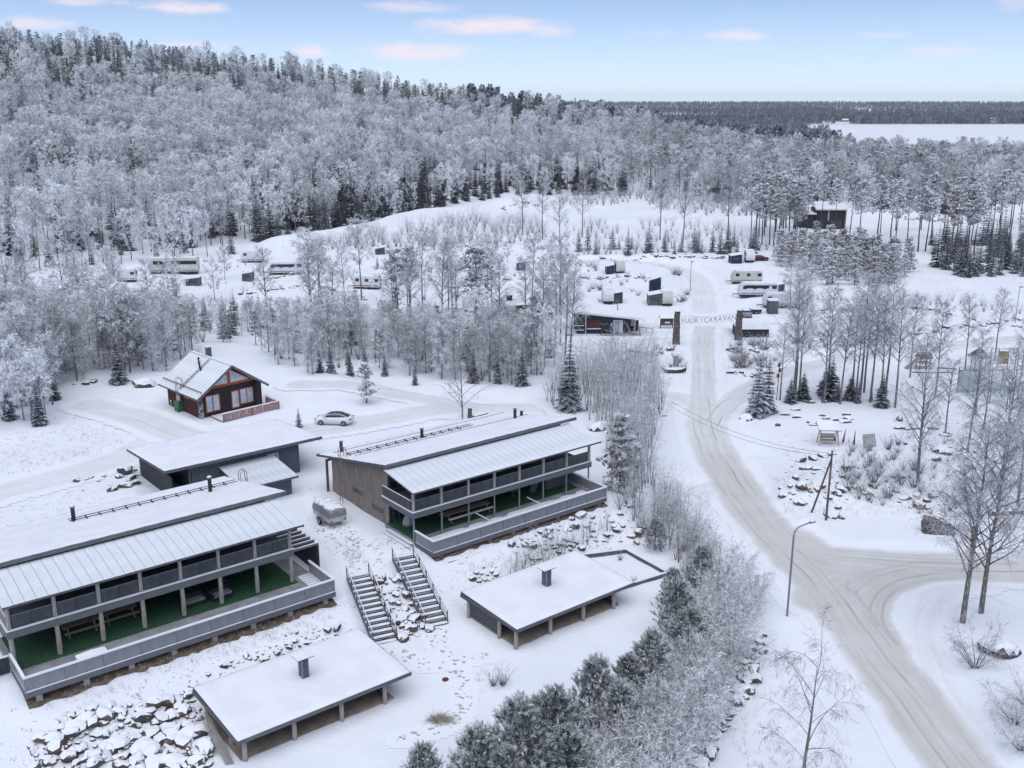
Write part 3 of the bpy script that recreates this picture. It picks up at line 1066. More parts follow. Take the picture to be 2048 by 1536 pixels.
# ---- barbecue shelters on the lower yard
def shelter(o2, label, x0, x1):
    R = bldg('barbecue_shelter', o2, .3, RZ, label, 'shelter')
    z0, z1 = 2.18, 2.42
    fr = MB().slope(x0, x1, -.35, 7.0, z0, z1, .2)
    fo = fr.build('roof', FASCIA, R)
    s = MB()
    nx, ny = 26, 16
    for j in range(ny + 1):
        for i in range(nx + 1):
            e = 0 if (i in (0, nx) or j in (0, ny)) else .07 + .02 * float(vnoise(np.array(i * .6), np.array(j * .6), 21))
            s.v.append((x0 + .03 + (x1 - x0 - .06) * i / nx, -.32 + 7.29 * j / ny, z0 + (z1 - z0) * j / ny + .003 + e))
    for j in range(ny):
        for i in range(nx):
            a = j * (nx + 1) + i
            s.f.append((a, a + 1, a + nx + 2, a + nx + 1))
    s.build('snow_layer', SNOWR, fo)
    MB().box(x0 - .01, x1 + .01, -.43, -.354, z0 - .23, z0 + .02).build('fascia_board', GREYW, R)
    MB().box(x0 - .07, x0 - .004, -.35, 7.0, z0 - .22, z0 + .04).build('fascia_board', FASCIA, R)
    ps = MB().tube([(0, 0, .1), (.01, 0, 1.2), (0, 0, 1.97)], .17, 10, .15).build('post', LOG, R)
    for dx, dy in ((3.48, 0), (7.0, 0), (10.42, 0), (10.42, 6.2), (0, 6.2), (0, 2.1)): share(ps, R, dx=dx, dy=dy)
    MB().box(x0 + .2, x1 - .4, -.12, .12, 1.85, 1.98).build('beam', GREYW, R)
    MB().box(x0 + .3, 11.2, .1, 6.5, .2, .42).build('floor_slab', CONC, R)
    for i in range(12): MB().box(.05, .11, 2.3, 6.1, .5 + i * .12, .61 + i * .12).build('board', DARKW if i % 2 else GREYW, R)
    for i in range(12): MB().box(.2, 10.3, 6.25, 6.31, .45 + i * .14, .585 + i * .14).build('board', DARKW, R)
    for i in range(12): MB().box(10.5, 10.56, .4, 6.1, .45 + i * .14, .585 + i * .14).build('board', DARKW if i % 3 else GREYW, R)
    h = MB().box(4.2, 7.2, 2.6, 4.6, .42, 1.15).build('hearth', BRICKM, R)
    MB().box(4.1, 7.3, 2.5, 4.7, 1.153, 1.25).build('hearth_top', CONC, h)
    MB().box(7.6, 9.9, 4.6, 5.6, .42, .85).build('bench', DARKW, R)
    cx, cy = 6.1, 3.6
    zc_ = z0 + (z1 - z0) * (cy + .35) / 7.35
    c = MB().box(cx - .24, cx + .24, cy - .3, cy + .3, zc_ - .3, zc_ + 1.45).build('chimney', FASCIA, R)
    MB().box(cx - .265, cx - .2, cy - .33, cy - .27, zc_ + .05, zc_ + 1.47).box(cx + .2, cx + .265, cy - .33, cy - .27, zc_ + .05, zc_ + 1.47).build('corner_trim', STEEL, c)
    MB().box(cx - .62, cx + .62, cy - .5, cy + .5, zc_ + 1.62, zc_ + 1.66).box(cx - .3, cx - .25, cy - .2, cy - .15, zc_ + 1.4, zc_ + 1.63).box(cx + .2, cx + .25, cy - .2, cy - .15, zc_ + 1.4, zc_ + 1.63).build('cap', FASCIA, c)
    MB().slope(cx - .62, cx + .62, cy - .5, cy + .5, zc_ + 1.71, zc_ + 1.71, .045).build('snow_cap', SNOWR, c)
    return R


S1 = at(491, 1523, .3)[:2]
S2 = at(1032, 1298, .3)[:2]
SH1 = shelter(S1, 'nearest flat-roofed shelter beside the rock heap, at the bottom of the photo', -.55, 12.4)
SH2 = shelter(S2, 'flat-roofed shelter beside the sandbox frame below the brown lodge', -.2, 12.45)
for i in range(5):
    MB().bar((-.75 - .1 * i, .1 + .05 * i, .42), (-.45 - .16 * i, 5.2 - .3 * i, 1.5), .07, .04).build('leaning_plank', LOG, SH1)


# ---- stairs from the terrace to the lower yard
def stairs(top, bot, width, label):
    t, b = np.array(top), np.array(bot)
    d = (b - t)[:2]
    run = np.linalg.norm(d)
    rz = math.atan2(d[1], d[0])
    R = empty('outdoor_stairs', (bot[0], bot[1], bot[2]), rz, label, 'stairs', 'stairs to the lower yard')
    n = 14
    rise = t[2] - b[2]
    for sgn in (-1, 1):
        y = sgn * width / 2
        MB().bar((-run, y, rise - .12), (.1, y, -.1), .07, .3).build('stringer', FASCIA, R)
        MB().bar((-run - .1, y, rise + 1.0), (.05, y, 1.0), .06, .08).build('handrail', STEEL, R)
        MB().bar((-run - .1, y, rise + 1.05), (.05, y, 1.05), .05, .02).build('snow_line', SNOWR, R)
        MB().bar((-run - .1, y, rise + .55), (.05, y, .55), .03, .05).build('mid_rail', STEEL, R)
        ps = MB().box(-.04, .04, y - .04, y + .04, -.15, .98).build('railing_post', FASCIA, R)
        ps.location = (0, 0, 0)
        for i in range(1, 6): share(ps, R, dx=-run * i / 5, dz=rise * i / 5)
    tr = MB().box(-.16, .2, -width / 2 + .04, width / 2 - .04, -.06, -.012).build('tread', FASCIA, R)
    sn = MB().box(-.15, .19, -width / 2 + .05, width / 2 - .05, -.008, .045).build('snow_layer', SNOWR, tr)
    ri = MB().box(-.2, -.165, -width / 2 + .04, width / 2 - .04, -.04, rise / (n - 1) - .07).build('gap_shade_board', BLACK, R)  # black boards stand in for the shade in the open gaps between treads
    for i in range(1, n):
        if i < n - 1: share(ri, R, dx=-run * i / (n - 1), dz=rise * i / (n - 1))
        t2 = share(tr, R, dx=-run * i / (n - 1), dz=rise * i / (n - 1))
        s2 = sn.copy()
        COL.objects.link(s2)
        s2.parent = t2
    return R


stairs(*STAIRS[0], 1.9, 'left stairs with snowy treads, nearer the long lodge')
stairs(*STAIRS[1], 1.9, 'right stairs with snowy treads, nearer the sandbox shelter')

# ---- slate-grey shed with carport, and its annex
SHD = bldg('storage_shed', OB + E1 * -11.5 + E2 * 25.2, 2.6, RZ, 'slate grey shed with wide snowy flat roof and carport end', 'shed')
r = MB().slope(-2.8, 14.2, 0, 11.4, 6.55, 5.7, .26).build('roof', FASCIA, SHD)
MB().snow(-2.8, 14.2, 0, 11.4, 6.55, 5.7, .09, 2).build('snow_layer', SNOWR, r, smooth=True)
MB().box(-2.82, 14.22, -.08, -.004, 6.26, 6.56).build('fascia_board', GREYW, SHD)
MB().prism([(.7, 2.4), (10.6, 2.4), (10.6, 5.5), (.7, 6.25)], 'x', .1, 11.8).build('wall', SHEDW, SHD)
MB().prism([(10.0, 2.4), (10.5, 2.4), (10.5, 5.5), (10.0, 5.5)], 'x', -1.9, .09).build('wall', SHEDW, SHD)
MB().box(-1.9, -1.75, 1.0, 9.99, 2.4, 5.4).build('carport_wall', DARKW, SHD)
MB().tube([(-.1, .8, 2.4), (-.1, .8, 5.6), (.0, .5, 6.0), (0, .1, 6.3)], .05, 8).build('downpipe', STEEL, SHD)
window(SHD, (8.2, 9.4, 4.3, 5.6, .7), WHITEP, GLASS, 'y', mull=False)
ANX = bldg('shed_annex', OB + E1 * -8.6 + E2 * 20.6, 2.6, RZ, 'low dark annex with small metal roof in front of the slate shed', 'annex')
wd = 5.9 / 9
p = MB().slope(0, wd - .006, -.4, 5.5, 4.85, 5.5, .06).slope(wd - .06, wd - .012, -.4, 5.5, 4.9, 5.55, .05).build('roof_panel', mat('frosted_white_metal', (.66, .69, .74), (.58, .61, .67), .6, 1.0, .1, 20), ANX)
for i in range(1, 9): share(p, ANX, dx=i * wd)
MB().prism([(.05, 2.4), (5.2, 2.4), (5.2, 5.38), (.05, 4.75)], 'x', .3, 5.3).build('wall', SHEDW, ANX)
MB().box(-.02, 5.92, -.47, -.404, 4.66, 4.86).build('fascia_board', FASCIA, ANX)
MB().box(5.305, 5.36, .0, .1, 2.4, 4.7).build('corner_board', LOG, ANX)

# ---- red log cabin
AR = math.radians(45)
ER1, ER2 = np.array([math.sin(AR), math.cos(AR)]), np.array([-math.cos(AR), math.sin(AR)])
OR = at(300 + 800 / 7.877, 680 + 1245 / 7.877, 2.8)[:2]
CB = bldg('log_cabin', OR, 2.7, math.pi / 2 - AR, 'dark red log cabin with orange window trim and grey gable roof', 'cabin')
EV, RD_ = 6.3, 9.15
rk = (RD_ - EV) / 4.1
MB().prism([(0, 2.7), (8.0, 2.7), (8.0, EV), (4.0, EV + rk * 4.0 - .12), (0, EV)], 'y', .1, 8.4).build('wall', REDW, CB)
MB().prism([(0.05, 2.9), (7.95, 2.9), (7.95, EV - .02), (4.0, EV + rk * 4.0 - .2), (.05, EV - .02)], 'y', -.02, .098).build('gable_wall', BLKW, CB)
for i in range(14): MB().box(-.05, -.002, .15, 8.35, 2.95 + i * .235, 3.165 + i * .235).build('log_course', REDW, CB)
MB().box(-.1, 8.1, -.06, 8.5, 2.3, 2.695).build('plinth', CONC, CB)
sc = MB().box(-.12, .42, -.14, .2, 2.7, 6.0).build('stone_corner', mat('field_stone', (.40, .40, .42), (.07, .065, .07), .9, 3.2, .4, 8, thresh=(.42, .55)), CB)
MB().box(7.6, 8.3, -.9, -.1, 2.7, 6.3).build('wing_wall', BLKW, CB)
rm = mat('cabin_roof_metal', (.68, .71, .75), (.77, .79, .83), .5, .7, .1, 20, thresh=(.35, .65))
for sgn in (-1, 1):
    nP = 14
    wq = 10.4 / nP
    q = MB()
    xe = 4.1 + sgn * 5.0
    ze = RD_ - rk * 5.0 + .1
    zt_ = RD_ + .12
    for (a, b, dz, th) in ((0, wq - .006, 0, .06), (wq - .07, wq - .012, .06, .05)):
        pts = [(4.1, a, zt_ - th + dz), (xe, a, ze - th + dz), (xe, b, ze - th + dz), (4.1, b, zt_ - th + dz), (4.1, a, zt_ + dz), (xe, a, ze + dz), (xe, b, ze + dz), (4.1, b, zt_ + dz)]
        q.hexa(pts)
    src = q.build('roof_panel', rm, CB)
    src.location.y = -1.35
    for i in range(1, nP): share(src, CB, dy=i * wq)
    MB().bar((4.1, -1.38, RD_ - .03), (xe, -1.38, ze - .11), .06, .3).build('verge_board', GREYW, CB)
    MB().box(min(xe, xe + sgn * .1), max(xe, xe + sgn * .1), -1.35, 9.05, ze - .16, ze - .02).build('gutter', FASCIA, CB)
MB().bar((4.1, -1.37, RD_ + .17), (4.1, 9.07, RD_ + .17), .36, .05).build('ridge_cap', SNOWR, CB)
sg = MB()
xs_ = 4.1 - 4.3
sg.bar((xs_, -1.2, RD_ - rk * 4.3 + .36), (xs_, 8.9, RD_ - rk * 4.3 + .36), .07)
for i in range(14): sg.bar((xs_, -1.0 + i * .75, RD_ - rk * 4.3 + .12), (xs_, -1.0 + i * .75, RD_ - rk * 4.3 + .36), .05)
sg.build('snow_guard', BLACK, CB)
rl = MB()
for q in (0, .42):
    rl.bar((3.9, 3.6 + q, RD_ - .0), (-.6, 3.6 + q, RD_ - rk * 4.7 + .2), .06)
for i in range(11):
    x = 3.6 - i * .4
    rl.bar((x, 3.6, RD_ - rk * (4.1 - x) + .2), (x, 4.02, RD_ - rk * (4.1 - x) + .2), .04)
for q in (0, .42):
    rl.tube([(-1.0, 3.6 + q, 3.6), (-1.0, 3.6 + q, 7.2), (-.85, 3.6 + q, 7.5), (-.5, 3.6 + q, 7.55), (-.2, 3.6 + q, 7.35), (-.2, 3.6 + q, 6.5)], .035, 6)
for i in range(10): rl.bar((-1.0, 3.6, 3.8 + i * .3), (-1.0, 4.02, 3.8 + i * .3), .035)
rl.build('roof_ladder', MATS['ladder_metal'], CB)
for (x, y, h) in ((3.0, 5.1, .95), (2.6, 4.2, .75), (2.3, 3.4, .55)):
    z = RD_ - rk * (4.1 - x)
    c = MB().tube([(x, y, z - .1), (x, y, z + h)], .1, 10).build('vent_pipe', BLACK, CB)
    MB().tube([(x, y, z + h - .2), (x, y, z + h + .02)], .16, 10, .1).build('cowl', BLACK, c)
c = MB().box(4.3, 4.85, 5.0, 5.6, RD_ - .6, RD_ + 1.25).build('chimney', FASCIA, CB)
MB().box(4.25, 4.9, 4.95, 5.65, RD_ + 1.253, RD_ + 1.36).build('snow_cap', SNOWR, c)
BL = mat('blind_glass', (.60, .66, .72), (.42, .50, .57), .12, 1.4, 0, spec=.7)
window(CB, (.8, 2.8, 3.38, 5.6, -.02), ORANGE, BL, 'y', w=.13)
d_ = window(CB, (4.38, 5.55, 3.2, 5.55, -.02), ORANGE, BL, 'y', name='door', mull=False, w=.13)
window(CB, (5.6, 7.6, 3.5, 5.6, -.02), ORANGE, BL, 'y', w=.11)
for (a0, a1, z0, z1) in ((5.9, 6.85, 5.05, 5.7), (2.45, 3.7, 4.85, 5.7), (.3, 2.0, 4.95, 5.75)):
    window(CB, (a0, a1, z0, z1, -.06), ORANGE, BL, 'x', w=.12)
# the two triangular lights in the gable
for poly in (([(1.7, 6.62), (4.05, 6.62), (4.05, 8.2)]), ([(4.35, 6.62), (7.3, 6.62), (4.35, 8.45)])):
    pa = MB().prism(poly, 'y', -.05, -.022).build('gable_window', BL, CB)
    fr = MB()
    for (a, b) in zip(poly, poly[1:] + poly[:1]): fr.bar((a[0], -.07, a[1]), (b[0], -.07, b[1]), .07, .13)
    fr.build('trim', ORANGE, pa)
MB().box(4.06, 4.34, -.1, -.023, 6.5, 8.6).build('gable_post', ORANGE, CB)
MB().box(.6, 8.0, -.1, -.053, 6.38, 6.54).build('gable_trim', ORANGE, CB)
MB().box(1.2, 9.3, -3.3, -.15, 2.75, 2.95).build('deck', DECK, CB)
MB().box(1.3, 9.2, -3.2, -.2, 2.953, 2.99).build('snow_layer', SNOWR, CB)
for i in range(7):
    MB().box(1.25 + i * 1.14, 2.32 + i * 1.14, -3.32, -3.28, 2.98, 3.82).build('railing_board', PINKW, CB)
for i in range(4):
    MB().box(9.27, 9.31, -3.2 + i * .8, -2.45 + i * .8, 2.98, 3.82).build('railing_board', PINKW, CB)
for x in (1.25, 5.25, 9.2): MB().box(x, x + .09, -3.4, -3.325, 2.7, 3.9).build('railing_post', ORANGE, CB)
MB().box(1.2, 9.35, -3.42, -3.24, 3.905, 4.0).build('handrail', SNOWR, CB)
MB().box(9.24, 9.36, -3.23, -.1, 3.905, 4.0).build('handrail', SNOWR, CB)
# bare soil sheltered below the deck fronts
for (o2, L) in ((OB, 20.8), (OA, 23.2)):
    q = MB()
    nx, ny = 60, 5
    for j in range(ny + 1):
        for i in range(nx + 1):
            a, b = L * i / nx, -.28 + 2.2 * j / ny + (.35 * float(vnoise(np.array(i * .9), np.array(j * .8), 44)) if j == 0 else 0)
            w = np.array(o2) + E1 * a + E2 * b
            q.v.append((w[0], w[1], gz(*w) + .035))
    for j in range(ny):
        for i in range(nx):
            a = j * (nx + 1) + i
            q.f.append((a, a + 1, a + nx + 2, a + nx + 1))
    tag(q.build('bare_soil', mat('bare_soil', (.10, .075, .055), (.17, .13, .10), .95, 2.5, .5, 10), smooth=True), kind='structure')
MB().box(-4.6, -.1, 3.86, 3.9, 2.75, 4.02).build('railing_panel', DARKW, LA)
MB().box(-4.7, -.1, 3.8, 3.96, 4.023, 4.1).build('handrail', SNOWR, LA)

# ------------------------------------------------------------------ vehicles and small things
def loft(secs, close=True):
    m = MB()
    n = len(secs[0])
    for s in secs: m.v += [tuple(p) for p in s]
    for i in range(len(secs) - 1):
        for k in range(n):
            k2 = (k + 1) % n
            m.f.append((i * n + k, i * n + k2, (i + 1) * n + k2, (i + 1) * n + k))
    if close:
        m.f.append(tuple(range(n))[::-1])
        m.f.append(tuple((len(secs) - 1) * n + k for k in range(n)))
    return m


def wheel(parent, x, y, r, w=.2):
    t = MB().tube([(x, y - w / 2, r), (x, y + w / 2, r)], r, 18).build('wheel', RUBBER, parent)
    sg = -1 if y < 0 else 1
    MB().tube([(x, y + sg * w / 2 * 1.0, r), (x, y + sg * (w / 2 + .02), r)], r * .62, 12).build('rim', STEEL, t)


def car(pos, rz, label, paint, group=None, snow=False):
    R = empty('parked_car', pos, rz, label, 'car', group)
    # x forward is +x ; stations (x, halfwidth, z low, z belt)
    st = [(2.35, .55, .42, .62), (2.25, .78, .30, .74), (1.9, .88, .22, .86), (1.35, .92, .20, .95), (.6, .93, .20, 1.0), (-.6, .93, .20, 1.03), (-1.5, .92, .22, 1.06), (-2.0, .86, .3, 1.06), (-2.28, .72, .42, .98), (-2.36, .55, .5, .88)]
    secs = [[(x, -w * .9, zl), (x, -w, (zl + zb) / 2), (x, -w * .97, zb - .08), (x, -w * .86, zb), (x, 0, zb + .03), (x, w * .86, zb), (x, w * .97, zb - .08), (x, w, (zl + zb) / 2), (x, w * .9, zl)] for x, w, zl, zb in st]
    b = loft(secs).build('body', paint, R, smooth=True)
    gs = [(1.25, .70, .97, .99), (.55, .70, .99, 1.36), (.1, .66, 1.0, 1.45), (-.7, .64, 1.02, 1.46), (-1.35, .62, 1.03, 1.33), (-1.95, .60, 1.03, 1.08)]
    secs = [[(x, -w * 1.12, zl - .05), (x, -w * 1.08, zl + (zb - zl) * .35), (x, -w * .9, zb - .02), (x, 0, zb + .015), (x, w * .9, zb - .02), (x, w * 1.08, zl + (zb - zl) * .35), (x, w * 1.12, zl - .05)] for x, w, zl, zb in gs]
    loft(secs).build('greenhouse', DGLASS, R, smooth=True)
    for sg in (-1, 1):
        MB().tube([(1.2, sg * .76, 1.02), (.5, sg * .66, 1.37), (-.1, sg * .6, 1.455), (-.9, sg * .58, 1.44), (-1.9, sg * .62, 1.1)], .035, 6).build('roof_pillar', paint, R)
        MB().box(.72, .95, sg * .98 - .07, sg * .98 + .07, 1.0, 1.12).build('mirror', paint, R)
        MB().box(2.02, 2.3, min(sg * .5, sg * .78), max(sg * .5, sg * .78), .66, .78).build('headlight', GLASS, R)
        MB().box(-2.36, -2.1, min(sg * .45, sg * .82), max(sg * .45, sg * .82), .84, .94).build('tail_light', BRICKM, R)
        for x in (1.42, -1.42): wheel(R, x, sg * .84, .34)
    if snow: MB().slope(-1.7, .9, -.6, .6, 1.52, 1.52, .12).box(1.0, 2.1, -.7, .7, .95, 1.08).build('snow_layer', SNOWR, R)
    return R


p = G(669, 848)
CARP = mat('white_car_paint', (.74, .76, .80), (.72, .74, .78), .25, 1, spec=.6)
car((p[0], p[1], p[2] + .05), math.radians(180 - 8), 'clean white car with dark glass roof on the driveway', CARP)

# covered trailer beside the brown end wall
p = G(660, 1044)
TR = empty('covered_trailer', (p[0], p[1], p[2] + .05), RZ + math.radians(90), 'small trailer under a grey snowy cover beside the brown end wall', 'trailer')
TR.scale = (1.22, 1.22, 1.22)
MB().box(-1.35, 1.35, -.72, .72, .45, .85).build('box_body', mat('galvanised', (.42, .43, .46), (.5, .51, .54), .5, 4), TR)
secs = []
for x, h in ((-1.38, 1.3), (-1.25, 1.44), (-.4, 1.52), (.4, 1.52), (1.2, 1.46), (1.38, 1.2)):
    secs.append([(x, -.76, .853), (x, -.72, h - .06), (x, -.6, h), (x, 0, h + .06), (x, .6, h), (x, .72, h - .06), (x, .76, .853)])
loft(secs).build('cover', mat('grey_tarp', (.20, .20, .215), (.26, .26, .275), .8, 3, .4, 8, snow=.93), TR)
for i, x in enumerate((-.95, -.3, .35, .95)):
    MB().tube([(x, -.775, .86), (x, -.715, 1.33), (x, -.46, 1.47 if abs(x) < .5 else 1.38)], .025, 5).build('cover_rib', STEEL, TR)
for sg in (-1, 1):
    wheel(TR, 0, sg * .88, .3, .16)
    MB().tube([(-.42, sg * .88, .42), (-.25, sg * .88, .64), (.25, sg * .88, .64), (.42, sg * .88, .42)], .05, 6).build('mudguard', STEEL, TR)
    MB().bar((1.35, sg * .4, .5), (2.5, 0, .5), .07).build('drawbar', STEEL, TR)
    MB().box(-1.37, -1.352, min(sg * .5, sg * .68), max(sg * .5, sg * .68), .5, .62).build('tail_light', BRICKM, TR)
MB().box(-.1, .1, -.06, .06, .0, .5).build('jockey_wheel', RUBBER, TR, loc=(2.3, 0, 0))


def at_local(o, e1, e2, x, y, z):
    q = np.array(o) + e1 * x + e2 * y
    return (q[0], q[1], z)


# green barrel with a pipe by the log cabin
p = G(360, 822)
W_ = empty('green_bin', (p[0], p[1], p[2]), math.pi / 2 - AR, 'green box with white cowl beside the red log cabin', 'bin')
MB().prism([(-.5, 0), (.5, 0), (.5, 1.35), (.35, 1.45), (-.35, 1.45), (-.5, 1.35)], 'y', -.45, .45).build('box', mat('green_plastic', (.03, .20, .08), (.025, .16, .07), .5, 3), W_)
MB().tube([(0, 0, 1.45), (0, 0, 2.15)], .26, 12).build('pipe', WHITEP, W_)
MB().tube([(0, 0, 2.15), (0, 0, 2.4), (0, 0, 2.5)], .3, 12, .2).build('cowl', STEEL, W_)
p = G(345, 812)
q = empty('small_grey_bin', tuple(p), .5, 'small grey bin left of the green box at the log cabin', 'bin')
MB().tube([(0, 0, 0), (0, 0, .75)], .22, 10, .26).build('body', STEEL, q)
MB().tube([(0, 0, .752), (0, 0, .84)], .27, 10, .2).build('lid', SNOWR, q)


# benches and tables on the decks
def picnic(o2, x, y, L, label, dx=1, woodm=WOODL, snow=False):
    R = empty('picnic_table', at_local(o2, E1, E2, x, y, 3.02), RZ, label, 'table', 'tables on the lodge decks')
    for i in range(3): MB().box(-L / 2, L / 2, -.36 + i * .25, -.13 + i * .25, .70, .745).build('table_board', woodm, R)
    for sg in (-1, 1):
        b = MB().box(-L / 2, L / 2, sg * .78 - .15, sg * .78 + .15, .42, .465).build('bench_board', woodm, R)
        if snow: MB().box(-L / 2, L / 2, sg * .78 - .14, sg * .78 + .14, .468, .50).build('snow_layer', SNOWR, b)
    n = max(2, int(L / 1.7))
    for i in range(n):
        xx = -L / 2 + .35 + (L - .7) * i / (n - 1)
        for sg in (-1, 1): MB().bar((xx, sg * .25, .69), (xx, sg * .72, .0), .08, .05).build('leg', woodm, R)
        MB().bar((xx, -.9, .385), (xx, .9, .385), .05, .06).build('cross_bar', woodm, R)
    return R


picnic(OA, 5.3, 6.3, 2.6, 'plain wooden picnic table in the second bay of the left lodge deck')
picnic(OA, 8.2, 6.5, 2.6, 'plain wooden picnic table in the third bay of the left lodge deck')
picnic(OB, 7.2, 5.0, 5.2, 'long timber table with benches on the brown lodge deck', snow=True)


def sofa(o2, x, y, rz, label):
    R = empty('lounge_sofa', at_local(o2, E1, E2, x, y, 3.02), RZ + rz, label, 'sofa', 'lounge set on the left lodge deck')
    MB().box(-.8, .8, -.4, .4, .1, .36).build('base', BLACK, R)
    MB().box(-.76, .76, -.4, .3, .363, .5).build('seat_cushion', PANEL, R)
    MB().box(-.8, .8, .3, .42, .363, .82).build('backrest', BLACK, R)
    for sg in (-1, 1): MB().box(sg * .8 - .06, sg * .8 + .06, -.4, .42, .1, .62).build('armrest', BLACK, R)
    for sx in (-1, 1):
        for sy in (-1, 1): MB().box(sx * .7 - .04, sx * .7 + .04, sy * .33 - .04, sy * .33 + .04, 0, .1).build('leg', BLACK, R)


sofa(OA, 13.5, 5.0, 0.0, 'black lounge sofa with grey cushion, left of the pair on the turf')
sofa(OA, 15.6, 4.7, 0.1, 'black lounge sofa with grey cushion, right of the pair on the turf')
sofa(OA, 16.4, 6.7, 1.6, 'black lounge sofa at the back of the turf deck')
p = at_local(OA, E1, E2, 18.2, 7.4, 3.02)
q = empty('stool', p, 0, 'small reddish stool at the back of the turf deck', 'stool')
MB().box(-.3, .3, -.3, .3, .5, .7).build('seat', mat('terracotta', (.35, .19, .15), (.3, .16, .13), .8), q)
for sx in (-1, 1):
    for sy in (-1, 1): MB().box(sx * .24 - .03, sx * .24 + .03, sy * .24 - .03, sy * .24 + .03, 0, .5).build('leg', WOODD, q)
# snow-covered grill crate standing behind the railing
p = at_local(OA, E1, E2, 4.6, .55, 3.03)
q = empty('snowy_crate', p, RZ, 'dark slatted crate capped with snow behind the left deck railing', 'crate')
MB().box(-.75, .75, -.3, .3, 0, .95).build('box', FASCIA, q)
for i in range(5): MB().box(-.7, .7, -.33, -.302, .15 + i * .16, .25 + i * .16).build('slat', DARKW, q)
loft([[(x, -.4, 1.0 - d), (x, -.3, 1.14 - d), (x, .3, 1.14 - d), (x, .42, 1.0 - d), (x, .3, .953), (x, -.3, .953)] for x, d in ((-1.1, .03), (-.8, .0), (0, -.05), (.7, 0), (.9, .03))]).build('snow_cap', SNOWR, q)
# grey bag and things on the brown lodge's deck
p = at_local(OB, E1, E2, 1.6, 6.6, 3.02)
q = empty('covered_parasol', p, RZ, 'pale grey covered heap standing inside the brown lodge deck corner', 'cover')
loft([[(r * math.cos(a) * (1.1 if k < 2 else 1), r * math.sin(a), z) for a in np.linspace(0, 6.283, 10, endpoint=False)] for k, (r, z) in enumerate(((.5, 0), (.48, .3), (.32, .8), (.18, 1.3), (.06, 1.65)))]).build('cover', mat('pale_tarp', (.45, .46, .49), (.36, .37, .40), .8, 4, .5, 8), q, smooth=True)
p = at_local(OB, E1, E2, 13.6, 6.0, 3.02)
q = empty('round_table', p, RZ, 'small grey table towards the right of the brown lodge deck', 'table')
MB().tube([(0, 0, .7), (0, 0, .75)], .55, 14).build('table_top', PANEL, q)
MB().tube([(0, 0, .02), (0, 0, .7)], .05, 8).build('leg', STEEL, q)
MB().tube([(0, 0, 0), (0, 0, .04)], .3, 12).build('base', STEEL, q)
p = at_local(OB, E1, E2, 16.2, 5.6, 3.02)
q = empty('leaning_board', p, RZ, 'pale board leaning beside the tub box on the brown lodge deck', 'board')
MB().bar((-.5, 0, .03), (.35, .1, 1.25), .7, .05).build('board', LOG, q)
MB().bar((-.35, 0, .3), (.3, .3, .03), .05).build('strut', LOG, q)

# sandbox frame right of the second shelter
SB = empty('sandbox', tuple(G(1265, 1150)), RZ, 'empty square timber sandbox frame full of snow', 'sandbox')
sb = [np.array(G(*q)) for q in ((1140, 1118), (1252, 1104), (1335, 1150), (1240, 1180))]
for a, b in zip(sb, sb[1:] + sb[:1]):
    pa, pb = [Matrix.Rotation(-RZ, 4, 'Z') @ (Vector(k) - Vector(SB.location)) for k in (a, b)]
    dd = (pb - pa).normalized() * .1
    t_ = MB().bar(pa - dd + Vector((0, 0, .12)), pb - dd + Vector((0, 0, .12)), .28, .36).build('timber', FASCIA, SB)
    MB().bar(pa - dd + Vector((0, 0, .325)), pb - dd + Vector((0, 0, .325)), .24, .04).build('snow_layer', SNOWR, t_)

# cut tussock, fire ring on the snowy yard
p = G(891, 1360)
q = empty('fire_ring', tuple(p), 0, 'small rusty round fire pit lid lying on the snowy yard', 'fire pit')
MB().tube([(0, 0, -.05), (0, 0, .09)], .24, 14).build('rim', mat('rusty', (.09, .04, .03), (.13, .06, .045), .8, 6), q)
MB().tube([(0, 0, .091), (0, 0, .12)], .17, 12).build('lid', MATS['rusty'], q)

# ---- street lamp by the road and the braced power pole
def lamp(pos, h, arm, rz, label, r=.07, group='street lamps'):
    R = empty('street_lamp', tuple(pos), rz, label, 'lamp post', group)
    pts = [(0, 0, -.2), (.02, 0, h - .8)]
    for k in range(1, 6):
        a = math.pi / 2 * k / 5
        pts.append((.02 + .8 * (1 - math.cos(a)), 0, h - .8 + .8 * math.sin(a) * .9))
    pts.append((arm, 0, h + .03))
    MB().tube(pts, r, 8, r * .62).build('pole', STEEL, R, smooth=True)
    MB().prism([(arm - .05, h - .03), (arm + .55, h + .0), (arm + .5, h + .1), (arm, h + .1)], 'y', -.12, .12).build('lamp_head', STEEL, R)
    MB().box(arm, arm + .45, -.1, .1, h + .103, h + .13).build('snow_cap', SNOWR, R)
    return R


p = G(1574, 1232)
lamp(p, 8.0, 1.6, math.radians(25), 'tall grey street lamp with curved arm in the verge by the junction', .085)
p = G(1302, 925)
lamp(p, 5.6, 1.2, math.radians(15), 'frosted lamp post among the saplings left of the main road', .05)
p = G(1380, 582)
q = empty('camp_lamp', tuple(p), 0, 'lamp post standing beside the camp road', 'lamp post', 'street lamps')
MB().tube([(0, 0, -.1), (0, 0, 6.4)], .09, 8, .06).build('pole', STEEL, q)
MB().box(-.1, .45, -.12, .12, 6.4, 6.6).build('lamp_head', STEEL, q)
p = G(2030, 645)
q = empty('camp_lamp', tuple(p), 0, 'lamp post at the far right beside the snowy field', 'lamp post', 'street lamps')
MB().tube([(0, 0, -.1), (0, 0, 6.8)], .09, 8, .06).build('pole', STEEL, q)
MB().box(-.1, .6, -.12, .12, 6.8, 7.0).build('lamp_head', STEEL, q)

